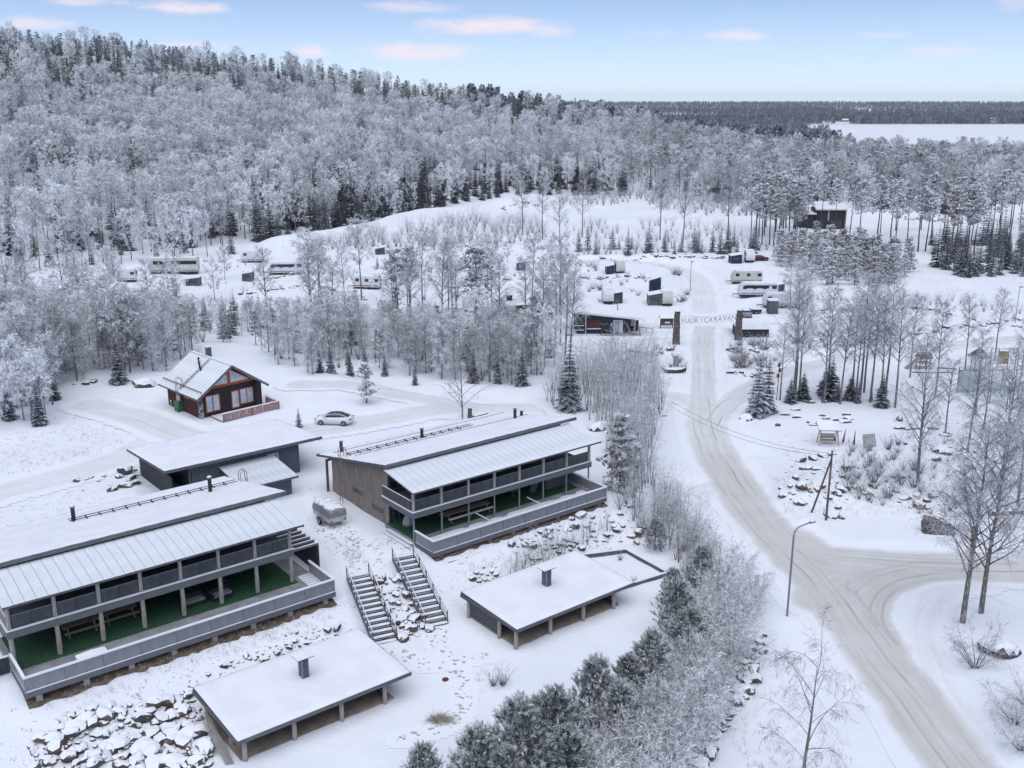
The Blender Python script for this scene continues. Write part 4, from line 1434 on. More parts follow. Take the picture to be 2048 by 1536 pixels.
p = G(1652, 1040)
UP = empty('power_pole', tuple(p), 0, 'wooden power pole with slanting brace by the road', 'power pole')
MB().tube([(0, 0, -.3), (.0, 0, 7.5)], .13, 8, .09).build('pole', WOODD, UP)
b = Vector(G(1622, 1024)) - Vector(UP.location)
MB().tube([b - Vector((0, 0, .3)), (0, 0, 6.6)], .11, 8, .09).build('brace', WOODD, UP)
MB().bar((-.5, .1, 7.0), (.5, .1, 7.0), .08).build('crossarm', WOODD, UP)
for x in (-.42, .42): MB().tube([(x, .1, 7.04), (x, .1, 7.2)], .04, 6).build('insulator', WHITEP, UP)
top = Vector(UP.location) + Vector((0, .1, 7.1))
for k, (u, v, z, lab) in enumerate(((1455, 861, 6.5, 'upper'), (1452, 866, 6.0, 'lower'))):
    e = Vector(at(1340, 800 + k * 8, 7.0))
    pts = [top.lerp(e, t) - Vector((0, 0, 1.2 * 4 * t * (1 - t) + k * .25)) for t in np.linspace(0, 1, 24)]
    w = MB().tube(pts, .016, 4)
    o = w.build('overhead_wire', BLACK)
    tag(o, f'{lab} of the two thin wires running from the braced power pole over the road', 'wire', 'overhead wires')

# ---- roofed garden swing and slatted crates right of the junction
p = G(1655, 888)
SW = empty('garden_swing', tuple(p), math.radians(-4), 'timber garden swing under a snowy little roof', 'swing')
for sx in (-1, 1):
    for sy in (-1, 1): MB().bar((sx * 1.15, sy * .75, 0), (sx * 1.0, sy * .15, 2.1), .1).build('leg', WOODL, SW)
MB().bar((-1.15, 0, 2.1), (1.15, 0, 2.1), .12).build('top_beam', WOODL, SW)
r = MB().slope(-1.35, 1.35, -.95, 1.1, 2.05, 2.55, .07).build('roof', WOODD, SW)
MB().slope(-1.33, 1.33, -.93, 1.08, 2.15, 2.65, .09).build('snow_layer', SNOWR, r)
for i in range(4): MB().box(-.85, .85, -.3 + i * .16, -.17 + i * .16, .5, .54).build('seat_slat', WOODL, SW)
for i in range(4): MB().box(-.85, .85, .36, .40, .62 + i * .17, .75 + i * .17).build('back_slat', WOODL, SW)
for sx in (-1, 1): MB().box(sx * .88 - .04, sx * .88 + .04, -.35, .4, .45, .85).build('armrest', WOODL, SW)
for sx in (-1, 1): MB().bar((sx * .8, .0, .8), (sx * .8, 0, 2.05), .03).build('hanger', BLACK, SW)
for k, (u, v, h, lab, ln) in enumerate(((1685, 888, 1.9, 'folded brown sunshade leaning right of the garden swing', .25), (1707, 893, 2.0, 'closed dark parasol standing right of the garden swing', .05))):
    q = empty('closed_parasol', tuple(G(u, v)), 0, lab, 'parasol')
    MB().tube([(0, 0, 0), (ln, 0, h)], .03, 6).build('pole', BLACK, q)
    MB().tube([(ln * .15, 0, .3), (ln * .45, 0, .9), (ln * .95, 0, h)], .17, 8, .03).build('cloth', WOODD if k == 0 else mat('dark_green_cloth', (.03, .06, .055)), q)
p = G(1740, 896)
q = empty('pallet_stack', tuple(p), .25, 'upright grey slatted pallet right of the garden swing', 'pallet')
for i in range(6): MB().bar((-.75 + i * .3, 0, .02), (-.68 + i * .28, .55, 1.6), .22, .05).build('slat', LOG, q)
for z, y in ((.35, .18), (1.2, .47)): MB().bar((-.85, y, z), (.85, y, z), .08).build('batten', WOODD, q)

# stone blocks laid out on the lawn like benches (set out with the rocks)
STONE_SPOTS = []
STB = mat('cut_stone', (.10, .092, .092), (.15, .14, .138), .9, 3, .4, 10, snow=.6)
for k, (u, v, w, rz) in enumerate(((1572, 830, 1.7, .1), (1590, 820, 1.5, -.3), (1595, 835, 1.6, .2), (1622, 806, 1.5, .15), (1648, 805, 1.1, .05), (1619, 846, 1.2, -.4), (1630, 850, 1.5, .05),
                                (1645, 832, 1.1, -.2), (1653, 838, 1.2, -.1), (1672, 842, .8, 0), (1692, 830, 1.4, .1), (1695, 838, 1.9, 0), (1690, 845, 1.8, .05), (1555, 852, 1.0, 0), (1800, 858, 1.7, 0), (1828, 858, 1.6, .1), (1866, 858, 1.5, -.1), (1890, 872, 1.8, -.5))):
    STONE_SPOTS.append((u, v, w, rz))


# ------------------------------------------------------------------ gateway, reception, camp buildings
def gate_pillar(u, v, h, label):
    p = G(u, v)
    R = empty('gate_pillar', tuple(p), 0, label, 'pillar', 'gate pillars')
    rng = np.random.default_rng(int(u))
    z, k = -.1, 0
    stone = mat('pillar_stone', (.105, .09, .085), (.16, .14, .13), .9, 2, .5, 8)
    while z < h:
        hh = rng.uniform(.28, .42)
        w = 1.2 - .35 * max(z, 0) / h
        off = rng.uniform(-.05, .05, 2)
        xs = [-w / 2, rng.uniform(-.15, .15), w / 2]
        for a, b in zip(xs[:-1], xs[1:]):
            MB().box(a + .012 + off[0], b - .012 + off[0], -w / 2 + off[1], w / 2 + off[1], z, z + hh - .02).build('stone', stone, R, bevel=.03)
        z += hh
    MB().box(-.5, .5, -.5, .5, z, z + .12).build('snow_cap', SNOWR, R)
    return np.array([p[0], p[1], p[2]])


gL = gate_pillar(1352, 688, 5.8, 'left stone pillar of the camp gateway')
gR = gate_pillar(1476, 680, 5.4, 'right stone pillar of the camp gateway')
SG = empty('gate_sign', tuple(gL + np.array([0, 0, 0.0])), 0, 'dark letters hanging on wires between the two gate pillars', 'sign')
LETM = mat('letter_wood', (.20, .19, .19), (.27, .25, .25), .8, 4)
span = gR - gL
for z in (4.9, 3.8):
    pts = [Vector((.4, 0, z)).lerp(Vector((span[0] - .4, span[1], z - .05)), t) - Vector((0, 0, .25 * 4 * t * (1 - t))) for t in np.linspace(0, 1, 12)]
    MB().tube(pts, .012, 4).build('sign_wire', BLACK, SG)
word = 'VUORICARAVAN'
for i, ch in enumerate(word):
    cu = bpy.data.curves.new('letter', 'FONT')
    cu.body = ch
    cu.size = 1.12
    cu.extrude = .02
    cu.offset = -.008
    cu.align_x = 'CENTER'
    to = bpy.data.objects.new('letter_tmp', cu)
    COL.objects.link(to)
    bpy.context.view_layer.update()
    me = bpy.data.meshes.new_from_object(to.evaluated_get(bpy.context.evaluated_depsgraph_get()))
    bpy.data.objects.remove(to)
    bpy.data.curves.remove(cu)
    me.materials.clear()
    me.materials.append(LETM)
    f = (i + .8) / (len(word) + .6)
    o = mesh_obj('letter', me, SG, (.3 + (span[0] - .6) * f, span[1] * f, 3.62 + .25 - .25 * 4 * f * (1 - f)))
    o.rotation_euler = (math.pi / 2, 0, 0)

# reception with a single-pitch roof
p = G(1215, 668)
RC = bldg('reception_building', p[:2], p[2] - .1, math.radians(2), 'black reception building with white door and sloping snowy roof', 'building')
z0 = p[2]
MB().prism([(-5.6, z0), (4.2, z0), (4.2, z0 + 2.9), (-5.6, z0 + 4.1)], 'y', 0, 7).build('wall', DARKW, RC)
MB().box(4.21, 6.0, 2.2, 7.0, z0, z0 + 2.6).build('side_room_wall', DARKW, RC)
r = MB().slopex(-7.6, 6.7, -1.5, 8.6, z0 + 4.55, z0 + 2.95, .2).build('roof', WHITEP, RC)
MB().slopex(-7.6, 6.7, -1.45, 8.6, z0 + 4.7, z0 + 3.1, .14).build('snow_layer', SNOWR, r)
MB().box(4.7, 6.6, -1.7, -.2, z0 + 2.9, z0 + 3.0).build('porch_roof', SNOWR, RC)
dr = MB().box(1.05, 2.75, -.08, -.004, z0, z0 + 2.6).build('door_frame', WHITEP, RC)
MB().box(1.25, 2.1, -.12, -.084, z0 + .1, z0 + 2.45).build('door', GLASS, dr)
MB().box(2.2, 2.6, -.12, -.084, z0 + .1, z0 + 2.45).build('side_light', WHITEP, dr)
wn = MB().box(4.35, 5.5, 2.12, 2.196, z0 + 1.0, z0 + 2.2).build('window', WHITEP, RC)
MB().box(4.45, 5.4, 2.08, 2.116, z0 + 1.1, z0 + 2.1).build('pane', GLASS, wn)
MB().box(-3.6, -1.4, -.05, -.004, z0 + 1.2, z0 + 2.6).build('notice_board', mat('dull_red_board', (.12, .05, .05)), RC)
MB().box(-3.8, -1.3, -.42, -.1, z0 + 1.0, z0 + 1.13).build('counter', SNOWR, RC)
for x in (-7.2, -4.2): MB().box(x, x + .1, -1.3, -1.2, z0 + .0, z0 + 3.9).build('porch_post', WHITEP, RC)
for a, b in (((-7.8, -1.3), (-4.5, -1.3)),):
    for z in (1.05, 1.9): MB().bar((a[0], a[1], z0 + z), (b[0], b[1], z0 + z), .08, .12).build('porch_rail', WHITEP, RC)
MB().tube([(4.75, -1.2, z0 - .1), (4.75, -1.2, z0 + 2.9)], .13, 8).build('porch_post', LOG, RC)
MB().box(-7.5, 6, -1.6, -.02, z0 - .12, z0 + .06).build('porch_floor', DECK, RC)
for x in (.6, 2.4, 3.8): MB().tube([(x, -1.8, z0 - .3), (x, -1.8, z0 + .6)], .07, 6).build('bollard', WOODD, RC)
for i in range(3):
    MB().bar((6.1 + i * 1.2, 1.5 - .3 * i, z0 - .1), (6.1 + i * 1.2, 1.5 - .3 * i, z0 + .95), .08).build('ramp_post', WOODD, RC)
MB().bar((6.0, 1.5, z0 + .95), (8.6, .85, z0 + .75), .1).build('ramp_rail', WOODD, RC)
MB().tube([(2.3, 4, z0 + 3.4), (2.3, 4, z0 + 4.6)], .1, 8).build('vent_pipe', STEEL, RC)
# chained posts in front of it
p0, p1 = G(1210, 692), G(1272, 696)
FN = empty('chain_fence', tuple(p0), 0, 'row of short posts joined by sagging chains before the reception', 'fence')
for i in range(4):
    q = (p1 - p0) * i / 3
    MB().tube([(q[0], q[1], -.1), (q[0], q[1], 1.0)], .06, 6).build('post', WOODD, FN)
    if i:
        a = (p1 - p0) * (i - 1) / 3
        MB().tube([(a[0] + (q[0] - a[0]) * t, a[1] + (q[1] - a[1]) * t, .95 - .4 * 4 * t * (1 - t) * .5) for t in np.linspace(0, 1, 7)], .018, 4).build('chain', BLACK, FN)

# roofed notice board by the gate
p = G(1333, 656)
q = empty('notice_board', tuple(p), .05, 'brown roofed notice board left of the gateway', 'board')
for x in (-1.15, 1.15): MB().box(x - .08, x + .08, -.08, .08, -.1, 2.0).build('post', WOODD, q)
MB().box(-1.06, 1.06, -.05, .05, .5, 1.75).build('board', WOODD, q)
MB().box(-.35, .6, -.09, -.052, .9, 1.25).build('paper', WHITEP, q)
r = MB().slope(-1.4, 1.4, -.7, .1, 1.95, 2.3, .08).slope(-1.4, 1.4, .1, .8, 2.3, 1.95, .08).build('roof', WOODD, q)
MB().slope(-1.4, 1.4, -.7, .1, 2.1, 2.45, .14).slope(-1.4, 1.4, .1, .8, 2.45, 2.1, .14).build('snow_layer', SNOWR, r)

# dark shed with metal roof right of the gateway
p = G(1505, 675)
q = bldg('waste_shelter', p[:2], p[2] - .1, 0, 'low dark shed with pale metal roof right of the gateway', 'shed')
z0 = p[2]
MB().box(-2.8, 2.9, 0, 4.0, z0 - .2, z0 + 1.6).build('wall', DARKW, q)
for i in range(8): MB().slope(-3.1 + i * .79, -2.33 + i * .79, -.4, 2.3, z0 + 1.65, z0 + 2.3, .08).build('roof_panel', FROSTED, q)
MB().slope(-3.1, 3.2, 2.3, 4.6, z0 + 2.36, z0 + 1.9, .12).build('roof_snow', SNOWR, q)
MB().slope(-3.1, 3.2, 4.61, 6.5, z0 + 1.9, z0 + 1.8, .12).build('back_roof', SNOWR, q)

# black cabin pair behind (left of the reception)
p = G(1022, 640)
q = bldg('black_cabin', p[:2], p[2] - .1, math.radians(4), 'black cabin with snowy roof and stubby chimney among the birches', 'cabin')
z0 = p[2]
MB().prism([(-4.3, z0 - .3), (3.2, z0 - .3), (3.2, z0 + 2.8), (-4.3, z0 + 2.5)], 'y', 0, 5).build('wall', DARKW, q)
r = MB().slopex(-5.2, 4.0, -.9, 6, z0 + 2.75, z0 + 3.15, .18).build('roof', FASCIA, q)
MB().slopex(-5.15, 3.95, -.85, 5.95, z0 + 2.87, z0 + 3.27, .11).build('snow_layer', SNOWR, r)
MB().box(-.6, .5, 3.6, 4.6, z0 + 2.9, z0 + 4.2).build('chimney', BLACK, q)
MB().box(-.65, .55, 3.55, 4.65, z0 + 4.203, z0 + 4.3).build('snow_cap', SNOWR, q)
MB().prism([(3.9, z0 + 2.4), (3.95, z0 + 3.3), (5.2, z0 + 3.9), (5.3, z0 + 3.7)], 'y', -.9, 5).build('raised_gable', FASCIA, q)
MB().slopex(4.0, 8.4, -1.6, 4, z0 + 2.6, z0 + 1.75, .2).build('side_roof', SNOWR, q)
MB().box(4.2, 8.0, -1.0, 3.6, z0 - .4, z0 + 1.7).build('side_wall', mat('blue_black', (.04, .055, .085)), q)
for x in (-3.4, -1.2, 1.0): window(q, (x, x + 1.1, z0 + .9, z0 + 2.0, 0), FASCIA, DGLASS, 'y')

# black house among the pines, cabins farther right
p = G(1655, 458)
q = bldg('black_house', p[:2], p[2] - .2, math.radians(-3), 'black modern house among tall pines on the right', 'house')
z0 = p[2]
MB().box(-3.8, 5.0, 0, 8, z0 - .4, z0 + 6.2).build('wall', DARKW, q)
r = MB().slope(-4.3, 5.5, -1.0, 5, z0 + 6.4, z0 + 8.2, .3).build('roof', FROSTED, q)
MB().box(-4.35, 5.55, -1.12, -1.005, z0 + 6.0, z0 + 6.45).build('fascia_board', WHITEP, q)
MB().box(-8.2, -3.85, .5, 7, z0 - .4, z0 + 4.4).build('wing_wall', DARKW, q)
MB().slope(-8.8, -3.83, -.4, 7.4, z0 + 4.9, z0 + 5.1, .35).build('wing_roof', SNOWR, q)
MB().box(5.02, 5.4, -.5, .2, z0 - .4, z0 + 6.1).build('corner_post', mat('red_pine_trim', (.33, .17, .11)), q)
for x in (-3.2, .6, 2.6): window(q, (x, x + 1.6, z0 + .4, z0 + 2.7, 0), FASCIA, DGLASS, 'y')
window(q, (-.2, .2, z0 + 2.6, z0 + 5.6, 0), WHITEP, GLASS, 'y', mull=False)
MB().tube([(-2.6, 5, z0 + 7), (-2.6, 5, z0 + 9.6)], .2, 8).build('chimney', BLACK, q)
for (u, v, w, d, lab) in ((1868, 420, 8, 7, 'leftmost brown cabin of the snowy-roofed pair behind the pines on the right'), (1935, 430, 12, 8, 'longer brown cabin with white-framed window behind the pines on the right')):
    p = G(u, v)
    q = bldg('brown_cabin', p[:2], p[2] - .2, math.radians(6), lab, 'cabin')
    z0 = p[2]
    bw = mat('brown_board', (.10, .065, .055), (.075, .05, .045), .8, 3)
    MB().prism([(0, z0 - .5), (d, z0 - .5), (d, z0 + 2.5), (d / 2, z0 + 4.2), (0, z0 + 2.5)], 'x', -w / 2, w / 2).build('wall', bw, q)
    for s_ in (-1, 1):
        y0, y1 = (-.8, d / 2) if s_ < 0 else (d / 2, d + .8)
        za, zb_ = (z0 + 2.35, z0 + 4.5) if s_ < 0 else (z0 + 4.5, z0 + 2.35)
        MB().slope(-w / 2 - .8, w / 2 + .8, y0, y1, za + .15, zb_ + .15, .3).build('snowy_roof', SNOWR, q)
    for x in (-w / 4, w / 4): window(q, (x - .7, x + .7, z0 + .9, z0 + 2.1, 0), WHITEP, DGLASS, 'y')


# ------------------------------------------------------------------ caravans
STRIPE = {'red': mat('red_stripe', (.38, .035, .045)), 'grey': mat('grey_stripe', (.22, .24, .27)), 'dark': mat('dark_band', (.03, .04, .05), None, .3)}


def caravan(u, v, L, rz, label, body=WHITEP, stripe='grey', band=False, nw=3, motor=False, h=2.35):
    p = G(u, v)
    R = empty('motorhome' if motor else 'caravan', tuple(p), rz, label, 'motorhome' if motor else 'caravan', None if motor else 'caravans on the camp')
    hw = 1.12
    x0, x1 = -L / 2, L / 2
    zb = .5
    if motor: prof = [(x0 + .1, zb), (x1, zb), (x1, zb + h + .2), (x0 + .9, zb + h + .2), (x0 + .25, zb + h * .75), (x0, zb + h * .35)]
    else: prof = [(x0 + .15, zb), (x1 - .1, zb), (x1, zb + h * .45), (x1 - .18, zb + h - .15), (x1 - .4, zb + h), (x0 + 1.0, zb + h), (x0 + .5, zb + h - .2), (x0 + .1, zb + h * .6), (x0, zb + h * .3)]
    b = MB().prism(prof, 'y', -hw, hw).build('body', body, R, bevel=.08)
    zt = max(q[1] for q in prof)
    MB().box(x0 + .95, x1 - .35, -hw + .1, hw - .1, zt + .003, zt + .16).build('roof_snow', SNOWR, R, bevel=.05)
    for sg in (-1, 1):
        s = sg * (hw + .004)
        def slab(nm, a0, a1, z0, z1, m, th=.02):
            return MB().box(a0, a1, min(s, s + sg * th), max(s, s + sg * th), z0, z1).build(nm, m, R)
        slab('stripe', x0 + .3, x1 - .2, zb + .22, zb + .42, STRIPE[stripe])
        if band:
            slab('window_band', x0 + 1.1, x1 - .25, zb + h * .58, zb + h * .86, STRIPE['dark'])
        for i in range(nw):
            a = x0 + .75 + (L - 1.9) * i / max(1, nw - 1)
            slab('window', a, a + .85, zb + h * .52, zb + h * .80, DGLASS, .035)
        if not motor: slab('door', x1 - 1.9, x1 - 1.3, zb + .12, zb + h * .8, body, .028)
        for dx in ((-.35, .4) if L > 7 and not motor else ((L * .28, -L * .3) if motor else (0,))):
            wheel(R, dx, sg * (hw - .12), .33, .2)
    if motor:
        MB().prism([(x0 + .06, zb + h * .4), (x0 + .24, zb + h * .72), (x0 + .17, zb + h * .73), (x0 - .02, zb + h * .42)], 'y', -hw + .12, hw - .12).build('windscreen', DGLASS, R)
    else:
        for sg in (-1, 1): MB().bar((x0 + .2, sg * .5, .5), (x0 - 1.2, 0, .48), .08).build('drawbar', BLACK, R)
        MB().tube([(x0 - 1.1, 0, 0), (x0 - 1.1, 0, .62)], .04, 6).build('jockey_leg', BLACK, R)
        MB().box(x1 - .04, x1 + .012, -.7, .7, zb + h * .55, zb + h * .82).build('rear_window', DGLASS, R)
    MB().box(x0 + .3, x1 - .3, -hw + .15, hw - .15, .05, .497).build('skirt', BLACK, R)
    return R


PI = math.pi
caravan(1492, 566, 6.9, 0, 'cream caravan with two windows, topmost of the row right of the camp road', CREAM, nw=3)
caravan(1514, 592, 8.2, 0, 'long white caravan with dark window band, second in the row right of the camp road', WHITEP, 'grey', True, 4)
caravan(1560, 614, 7.2, 0, 'white caravan half hidden behind the dark box, third in that row', WHITEP, nw=2)
caravan(1498, 523, 3.4, PI / 2, 'white caravan end with long window beside the blue awning', WHITEP, 'grey', nw=1)
caravan(1239, 545, 3.4, PI / 2 + .1, 'grey-white caravan with dark window beside the rearmost blue tent', CREAM, 'grey', nw=1)
caravan(1332, 609, 3.6, PI / 2 + .08, 'pale caravan end beside the dark grey awning with blue top', CREAM, 'grey', nw=1)
caravan(1215, 604, 4.0, PI / 2, 'white caravan showing just above the reception roof', WHITEP, 'grey', nw=1)
caravan(950, 622, 5.0, .05, 'white caravan with two wide dark windows left of the black cabin', WHITEP, 'grey', nw=2)
caravan(915, 540, 4.6, PI / 2 - .5, 'white caravan with small grey awning behind the tall pine', WHITEP, 'grey', nw=2)
caravan(952, 560, 3.6, PI / 2 + .2, 'small grey caravan seen end-on right of the tall pine', mat('grey_paint', (.40, .43, .48), (.35, .38, .43), .4), 'grey', nw=1, h=1.8)
caravan(735, 577, 6.3, -.18, 'white caravan with red stripe near the two small conifers', WHITEP, 'red', nw=3)
caravan(572, 548, 8.2, .12, 'long white caravan with dark window band left of the red-striped one', WHITEP, 'grey', True, 4)
caravan(505, 524, 5.4, .05, 'small white caravan with square window near the hill foot', WHITEP, 'grey', nw=1)
caravan(350, 546, 11.5, .07, 'large cream motorhome with black window band at the hill foot', CREAM, 'grey', True, 0, motor=True, h=3.0)
caravan(247, 563, 6.2, .12, 'white caravan with square end window next to the large motorhome', WHITEP, 'grey', nw=2)
caravan(181, 576, 7.0, .08, 'pale blue-white caravan second from the left end of the camp', WHITEP, 'grey', nw=3)


def awning(u, v, w, d, h, rz, label, cloth, cat='awning', snow=True):
    p = G(u, v)
    R = empty('tent_awning', tuple(p), rz, label, cat, 'awnings and tents on the camp')
    MB().prism([(-w / 2, -.1), (w / 2, -.1), (w / 2, h), (-w / 2, h * .8)], 'y', -d / 2, d / 2).build('tent_wall', cloth, R)
    MB().slopex(-w / 2 - .12, w / 2 + .12, -d / 2 - .12, d / 2 + .12, h * .8 + .14, h + .14, .13).build('snowy_roof', SNOWR if snow else cloth, R)
    n = max(1, int(w / 1.6))
    for i in range(n):
        a = -w / 2 + w * (i + .2) / n
        MB().box(a, a + w / n * .55, -d / 2 - .03, -d / 2 - .004, h * .35, h * .68).build('window', DGLASS, R)
    for x in (-w / 2, w / 2): MB().box(x - .04, x + .04, -d / 2 - .05, -d / 2 - .01, -.1, h * .82).build('pole', STEEL, R)


BLUE = mat('blue_cloth', (.018, .03, .075), (.028, .042, .095), .8, 2)
GREYC = mat('grey_cloth', (.07, .078, .09), (.12, .125, .14), .8, 2)
GREENC = mat('dark_green_canvas', (.03, .05, .05), (.04, .06, .06), .8, 2)
awning(1470, 525, 2.8, 3.0, 2.3, 0, 'blue awning left of the white caravan at the wood edge', BLUE)
awning(1219, 546, 1.9, 3.0, 2.2, 0, 'blue awning at the rearmost pitch left of the camp road', BLUE)
awning(1308, 608, 2.7, 3.0, 2.6, 0, 'dark grey awning with a blue top panel beside the camp road', GREYC)
awning(1309, 590, 2.5, .6, 4.0, 0, 'tall blue canvas screen rising behind the dark grey awning', BLUE)
awning(1234, 603, 2.0, 2.5, 2.3, 0, 'dark green awning just above the reception roof', GREENC)
awning(893, 538, 2.0, 2.5, 2.0, 0, 'grey awning left of the white caravan behind the tall pine', GREYC)
awning(1042, 538, 2.2, 2.5, 2.0, 0, 'small navy tent between the birch trunks', BLUE)
awning(760, 508, 2.4, 3.0, 2.0, .2, 'grey-green tent at the foot of the snow bank', GREYC)
awning(1562, 584, 1.2, .8, 2.0, 0, 'small dark awning frame between the caravans of the right row', GREYC)
awning(497, 560, 2.2, 2.5, 2.0, 0, 'grey tent standing below the small white caravan', GREYC)
awning(388, 570, 3.0, 2.5, 1.9, .1, 'dark awning with snow heaped on it below the motorhome', GREYC)
awning(122, 592, 4.0, 3.0, 2.0, .1, 'dark torn awning at the left end of the camp', GREYC)
awning(281, 594, 2.4, 2.2, 1.9, 0, 'pale grey awning below the caravans at the left', mat('pale_cloth', (.4, .42, .46)))
# grey box, boat and a low trailer behind the right pillar
p = G(1544, 626)
q = empty('service_box', tuple(p), 0, 'dark grey upright box with snow on top right of the gateway', 'box')
MB().box(-.95, .95, -.9, .9, 0, 2.6).build('box', GREYC, q)
MB().box(-.8, .8, -.94, -.904, .3, 2.3).build('door', FASCIA, q)
MB().box(-1.0, 1.0, -.95, .95, 2.603, 2.85).build('snow_cap', SNOWR, q)
p = G(1511, 627)
q = empty('flat_trailer', tuple(p), 0, 'low green-grey trailer under snow beside the upright box', 'trailer')
MB().prism([(-1.1, .3), (1.0, .3), (1.1, .85), (-1.2, .95)], 'y', -.7, .7).build('box_body', GREENC, q)
MB().box(-1.15, 1.05, -.75, .75, .96, 1.12).build('snow_cap', SNOWR, q)
for sg in (-1, 1): wheel(q, 0, sg * .72, .28, .14)
p = G(1489, 632)
car(tuple(p), PI / 2 + .1, 'small grey snow-dusted car behind the right gate pillar', mat('grey_car', (.30, .32, .36), None, .4), snow=True)
p = G(1518, 521)
car(tuple(p), .0, 'dark red car buried in snow beside the white caravan', mat('maroon_car', (.10, .02, .025), None, .4), snow=True)
# upturned rowing boat as a planter and a sledge by the gate
p = G(1348, 745)
q = empty('rowing_boat', tuple(p), .05, 'dark rowing boat used as a planter left of the gate road', 'boat')
secs = [[(x, -w, .55 + l), (x, -w * .8, .15 + l), (x, 0, .0 + l * .6), (x, w * .8, .15 + l), (x, w, .55 + l)] for x, w, l in ((-1.9, .1, .25), (-1.2, .5, .06), (0, .65, 0), (1.2, .5, .06), (1.9, .12, .25))]
loft(secs).build('hull', mat('dark_hull', (.05, .055, .055)), q)
loft([[(x, -w, .56 + l), (x, 0, .72 + l), (x, w, .56 + l)] for x, w, l in ((-1.7, .12, .2), (-1.1, .44, .05), (0, .58, 0), (1.1, .44, .05), (1.7, .14, .2))]).build('snow_fill', SNOWR, q)
p = G(1352, 733)
q = empty('small_shrine_hut', tuple(p), 0, 'small pale arched wooden frame above the rowing boat', 'frame')
MB().prism([(-.45, 0), (.45, 0), (.45, 1.3), (.25, 1.7), (-.25, 1.7), (-.45, 1.3)], 'y', -.15, .15).build('body', STEEL, q)
MB().prism([(-.3, .15), (.3, .15), (.3, 1.2), (.15, 1.5), (-.15, 1.5), (-.3, 1.2)], 'y', -.18, -.152).build('panel', GLASS, q)

# direction signs on a trunk-like post by the spruces
p = G(1553, 800)
q = empty('sign_post', tuple(p), 0, 'rusty orange sign post behind the pair of roadside spruces', 'sign')
MB().tube([(0, 0, -.1), (.1, 0, 5.6)], .06, 6).build('post', WOODD, q)
for z, x in ((5.2, .0), (4.4, .15), (3.6, -.05)): MB().box(-.2 + x, .22 + x, -.06, -.02, z - .3, z + .25).build('sign_plate', mat('orange_brown', (.20, .10, .05)), q)
p = G(2030, 1030)
o = MB().tube([(-2.6, 0, .25), (3, .4, .3)], .3, 10).build('fallen_log', WOODD, None, tuple(p))
tag(o, 'thick dark log lying right of the bare birches', 'log')
p = G(940, 838)
q = empty('tree_stump', (p[0], p[1], p[2]), .3, 'cut stump with a log beside it behind the brown lodge roof', 'stump')
MB().tube([(0, 0, -.1), (0, 0, 1.5)], .3, 10, .26).build('trunk', WOODD, q)
MB().tube([(.4, -.2, .25), (2.4, .2, .45)], .28, 9, .22).build('log', WOODD, q)

# playhouse with ramp, and the ball court fence
p = G(1845, 736)
q = empty('play_hut', tuple(p), .1, 'brown playground hut with slide left of the ball court', 'playhouse')
for x in (-.8, .8):
    for y in (-.6, .6): MB().box(x - .07, x + .07, y - .07, y + .07, 0, 1.9).build('post', WOODD, q)
MB().slope(-1.1, 1.1, -.9, 0, 1.75, 2.6, .1).slope(-1.1, 1.1, 0, .9, 2.6, 1.75, .1).build('roof', mat('brown_roof', (.16, .11, .10)), q)
MB().box(-.9, .9, -.7, .7, .9, 1.0).build('platform', WOODD, q)
MB().bar((-.9, 0, 1.7), (-2.9, -.2, .05), .8, .1).build('slide', mat('slide_grey', (.3, .27, .3)), q)
for (x0, y0, x1, y1) in ((-3, -2.6, 0, -3.4), (0, -3.4, 3.0, -3.2), (2.6, -.4, 4.8, -1.6)): MB().tube([(x0, y0, .1), (x1, y1, .12)], .14, 7).build('border_log', WOODD, q)
NETM = bpy.data.materials.new('green_net')
NETM.use_nodes = True
N_ = NT(NETM.node_tree)
b_ = N_.n('ShaderNodeBsdfPrincipled', Base_Color=(.35, .60, .58, 1), Roughness=.8)
t_ = N_.n('ShaderNodeBsdfTransparent')
N_.n('ShaderNodeOutputMaterial', Surface=N_.n('ShaderNodeMixShader', Fac=.13, i1=t_, i2=b_))
c0, c1 = G(1913, 786), G(1955, 815)
c2 = c0 + np.array([11.5, 3.0, 0])
BC = empty('ball_court', tuple(c0), 0, 'fenced ball court with green netting at the right edge', 'ball court')
GRN = mat('dark_green_steel', (.02, .05, .045), (.03, .06, .055), .5)
d1 = c1 - c0
d1[2] = 0
runs = [((0, 0), (11.5, .6), 7), ((0, 0), (3.2, -8.5), 3), ((3.2, -8.5), (14.5, -7.6), 6), ((11.5, .6), (14.5, -7.6), 3)]
for (a, b, n) in runs:
    for i in range(n + 1):
        f = i / n
        x, y = a[0] + (b[0] - a[0]) * f, a[1] + (b[1] - a[1]) * f
        if i or a == (0, 0): MB().bar((x, y, -.2), (x, y, 3.9), .09).build('post', GRN, BC)
        if i < n:
            g = 1 / n
            x2, y2 = x + (b[0] - a[0]) * g, y + (b[1] - a[1]) * g
            MB().bar((x + .05, y, .1), (x2 - .05, y2, .1), .02).hexa([(x + .05, y - .006, .15), (x2 - .05, y2 - .006, .15), (x2 - .05, y2 + .006, .15), (x + .05, y + .006, .15), (x + .05, y - .006, 3.3), (x2 - .05, y2 - .006, 3.3), (x2 - .05, y2 + .006, 3.3), (x + .05, y + .006, 3.3)]).build('net_panel', NETM, BC)
    MB().bar((a[0], a[1], 3.4), (b[0], b[1], 3.4), .07).build('top_rail', GRN, BC)
p = G(2003, 742)
q = empty('climbing_frame', tuple(p), .0, 'playground tower with dark pyramid roof and yellow panel behind the court', 'playground')
for x in (-4.6, -3.0):
    for y in (-.7, .7): MB().bar((x, y, 0), (x, y, 2.4), .1).build('post', WOODD, q)
m_ = MB()
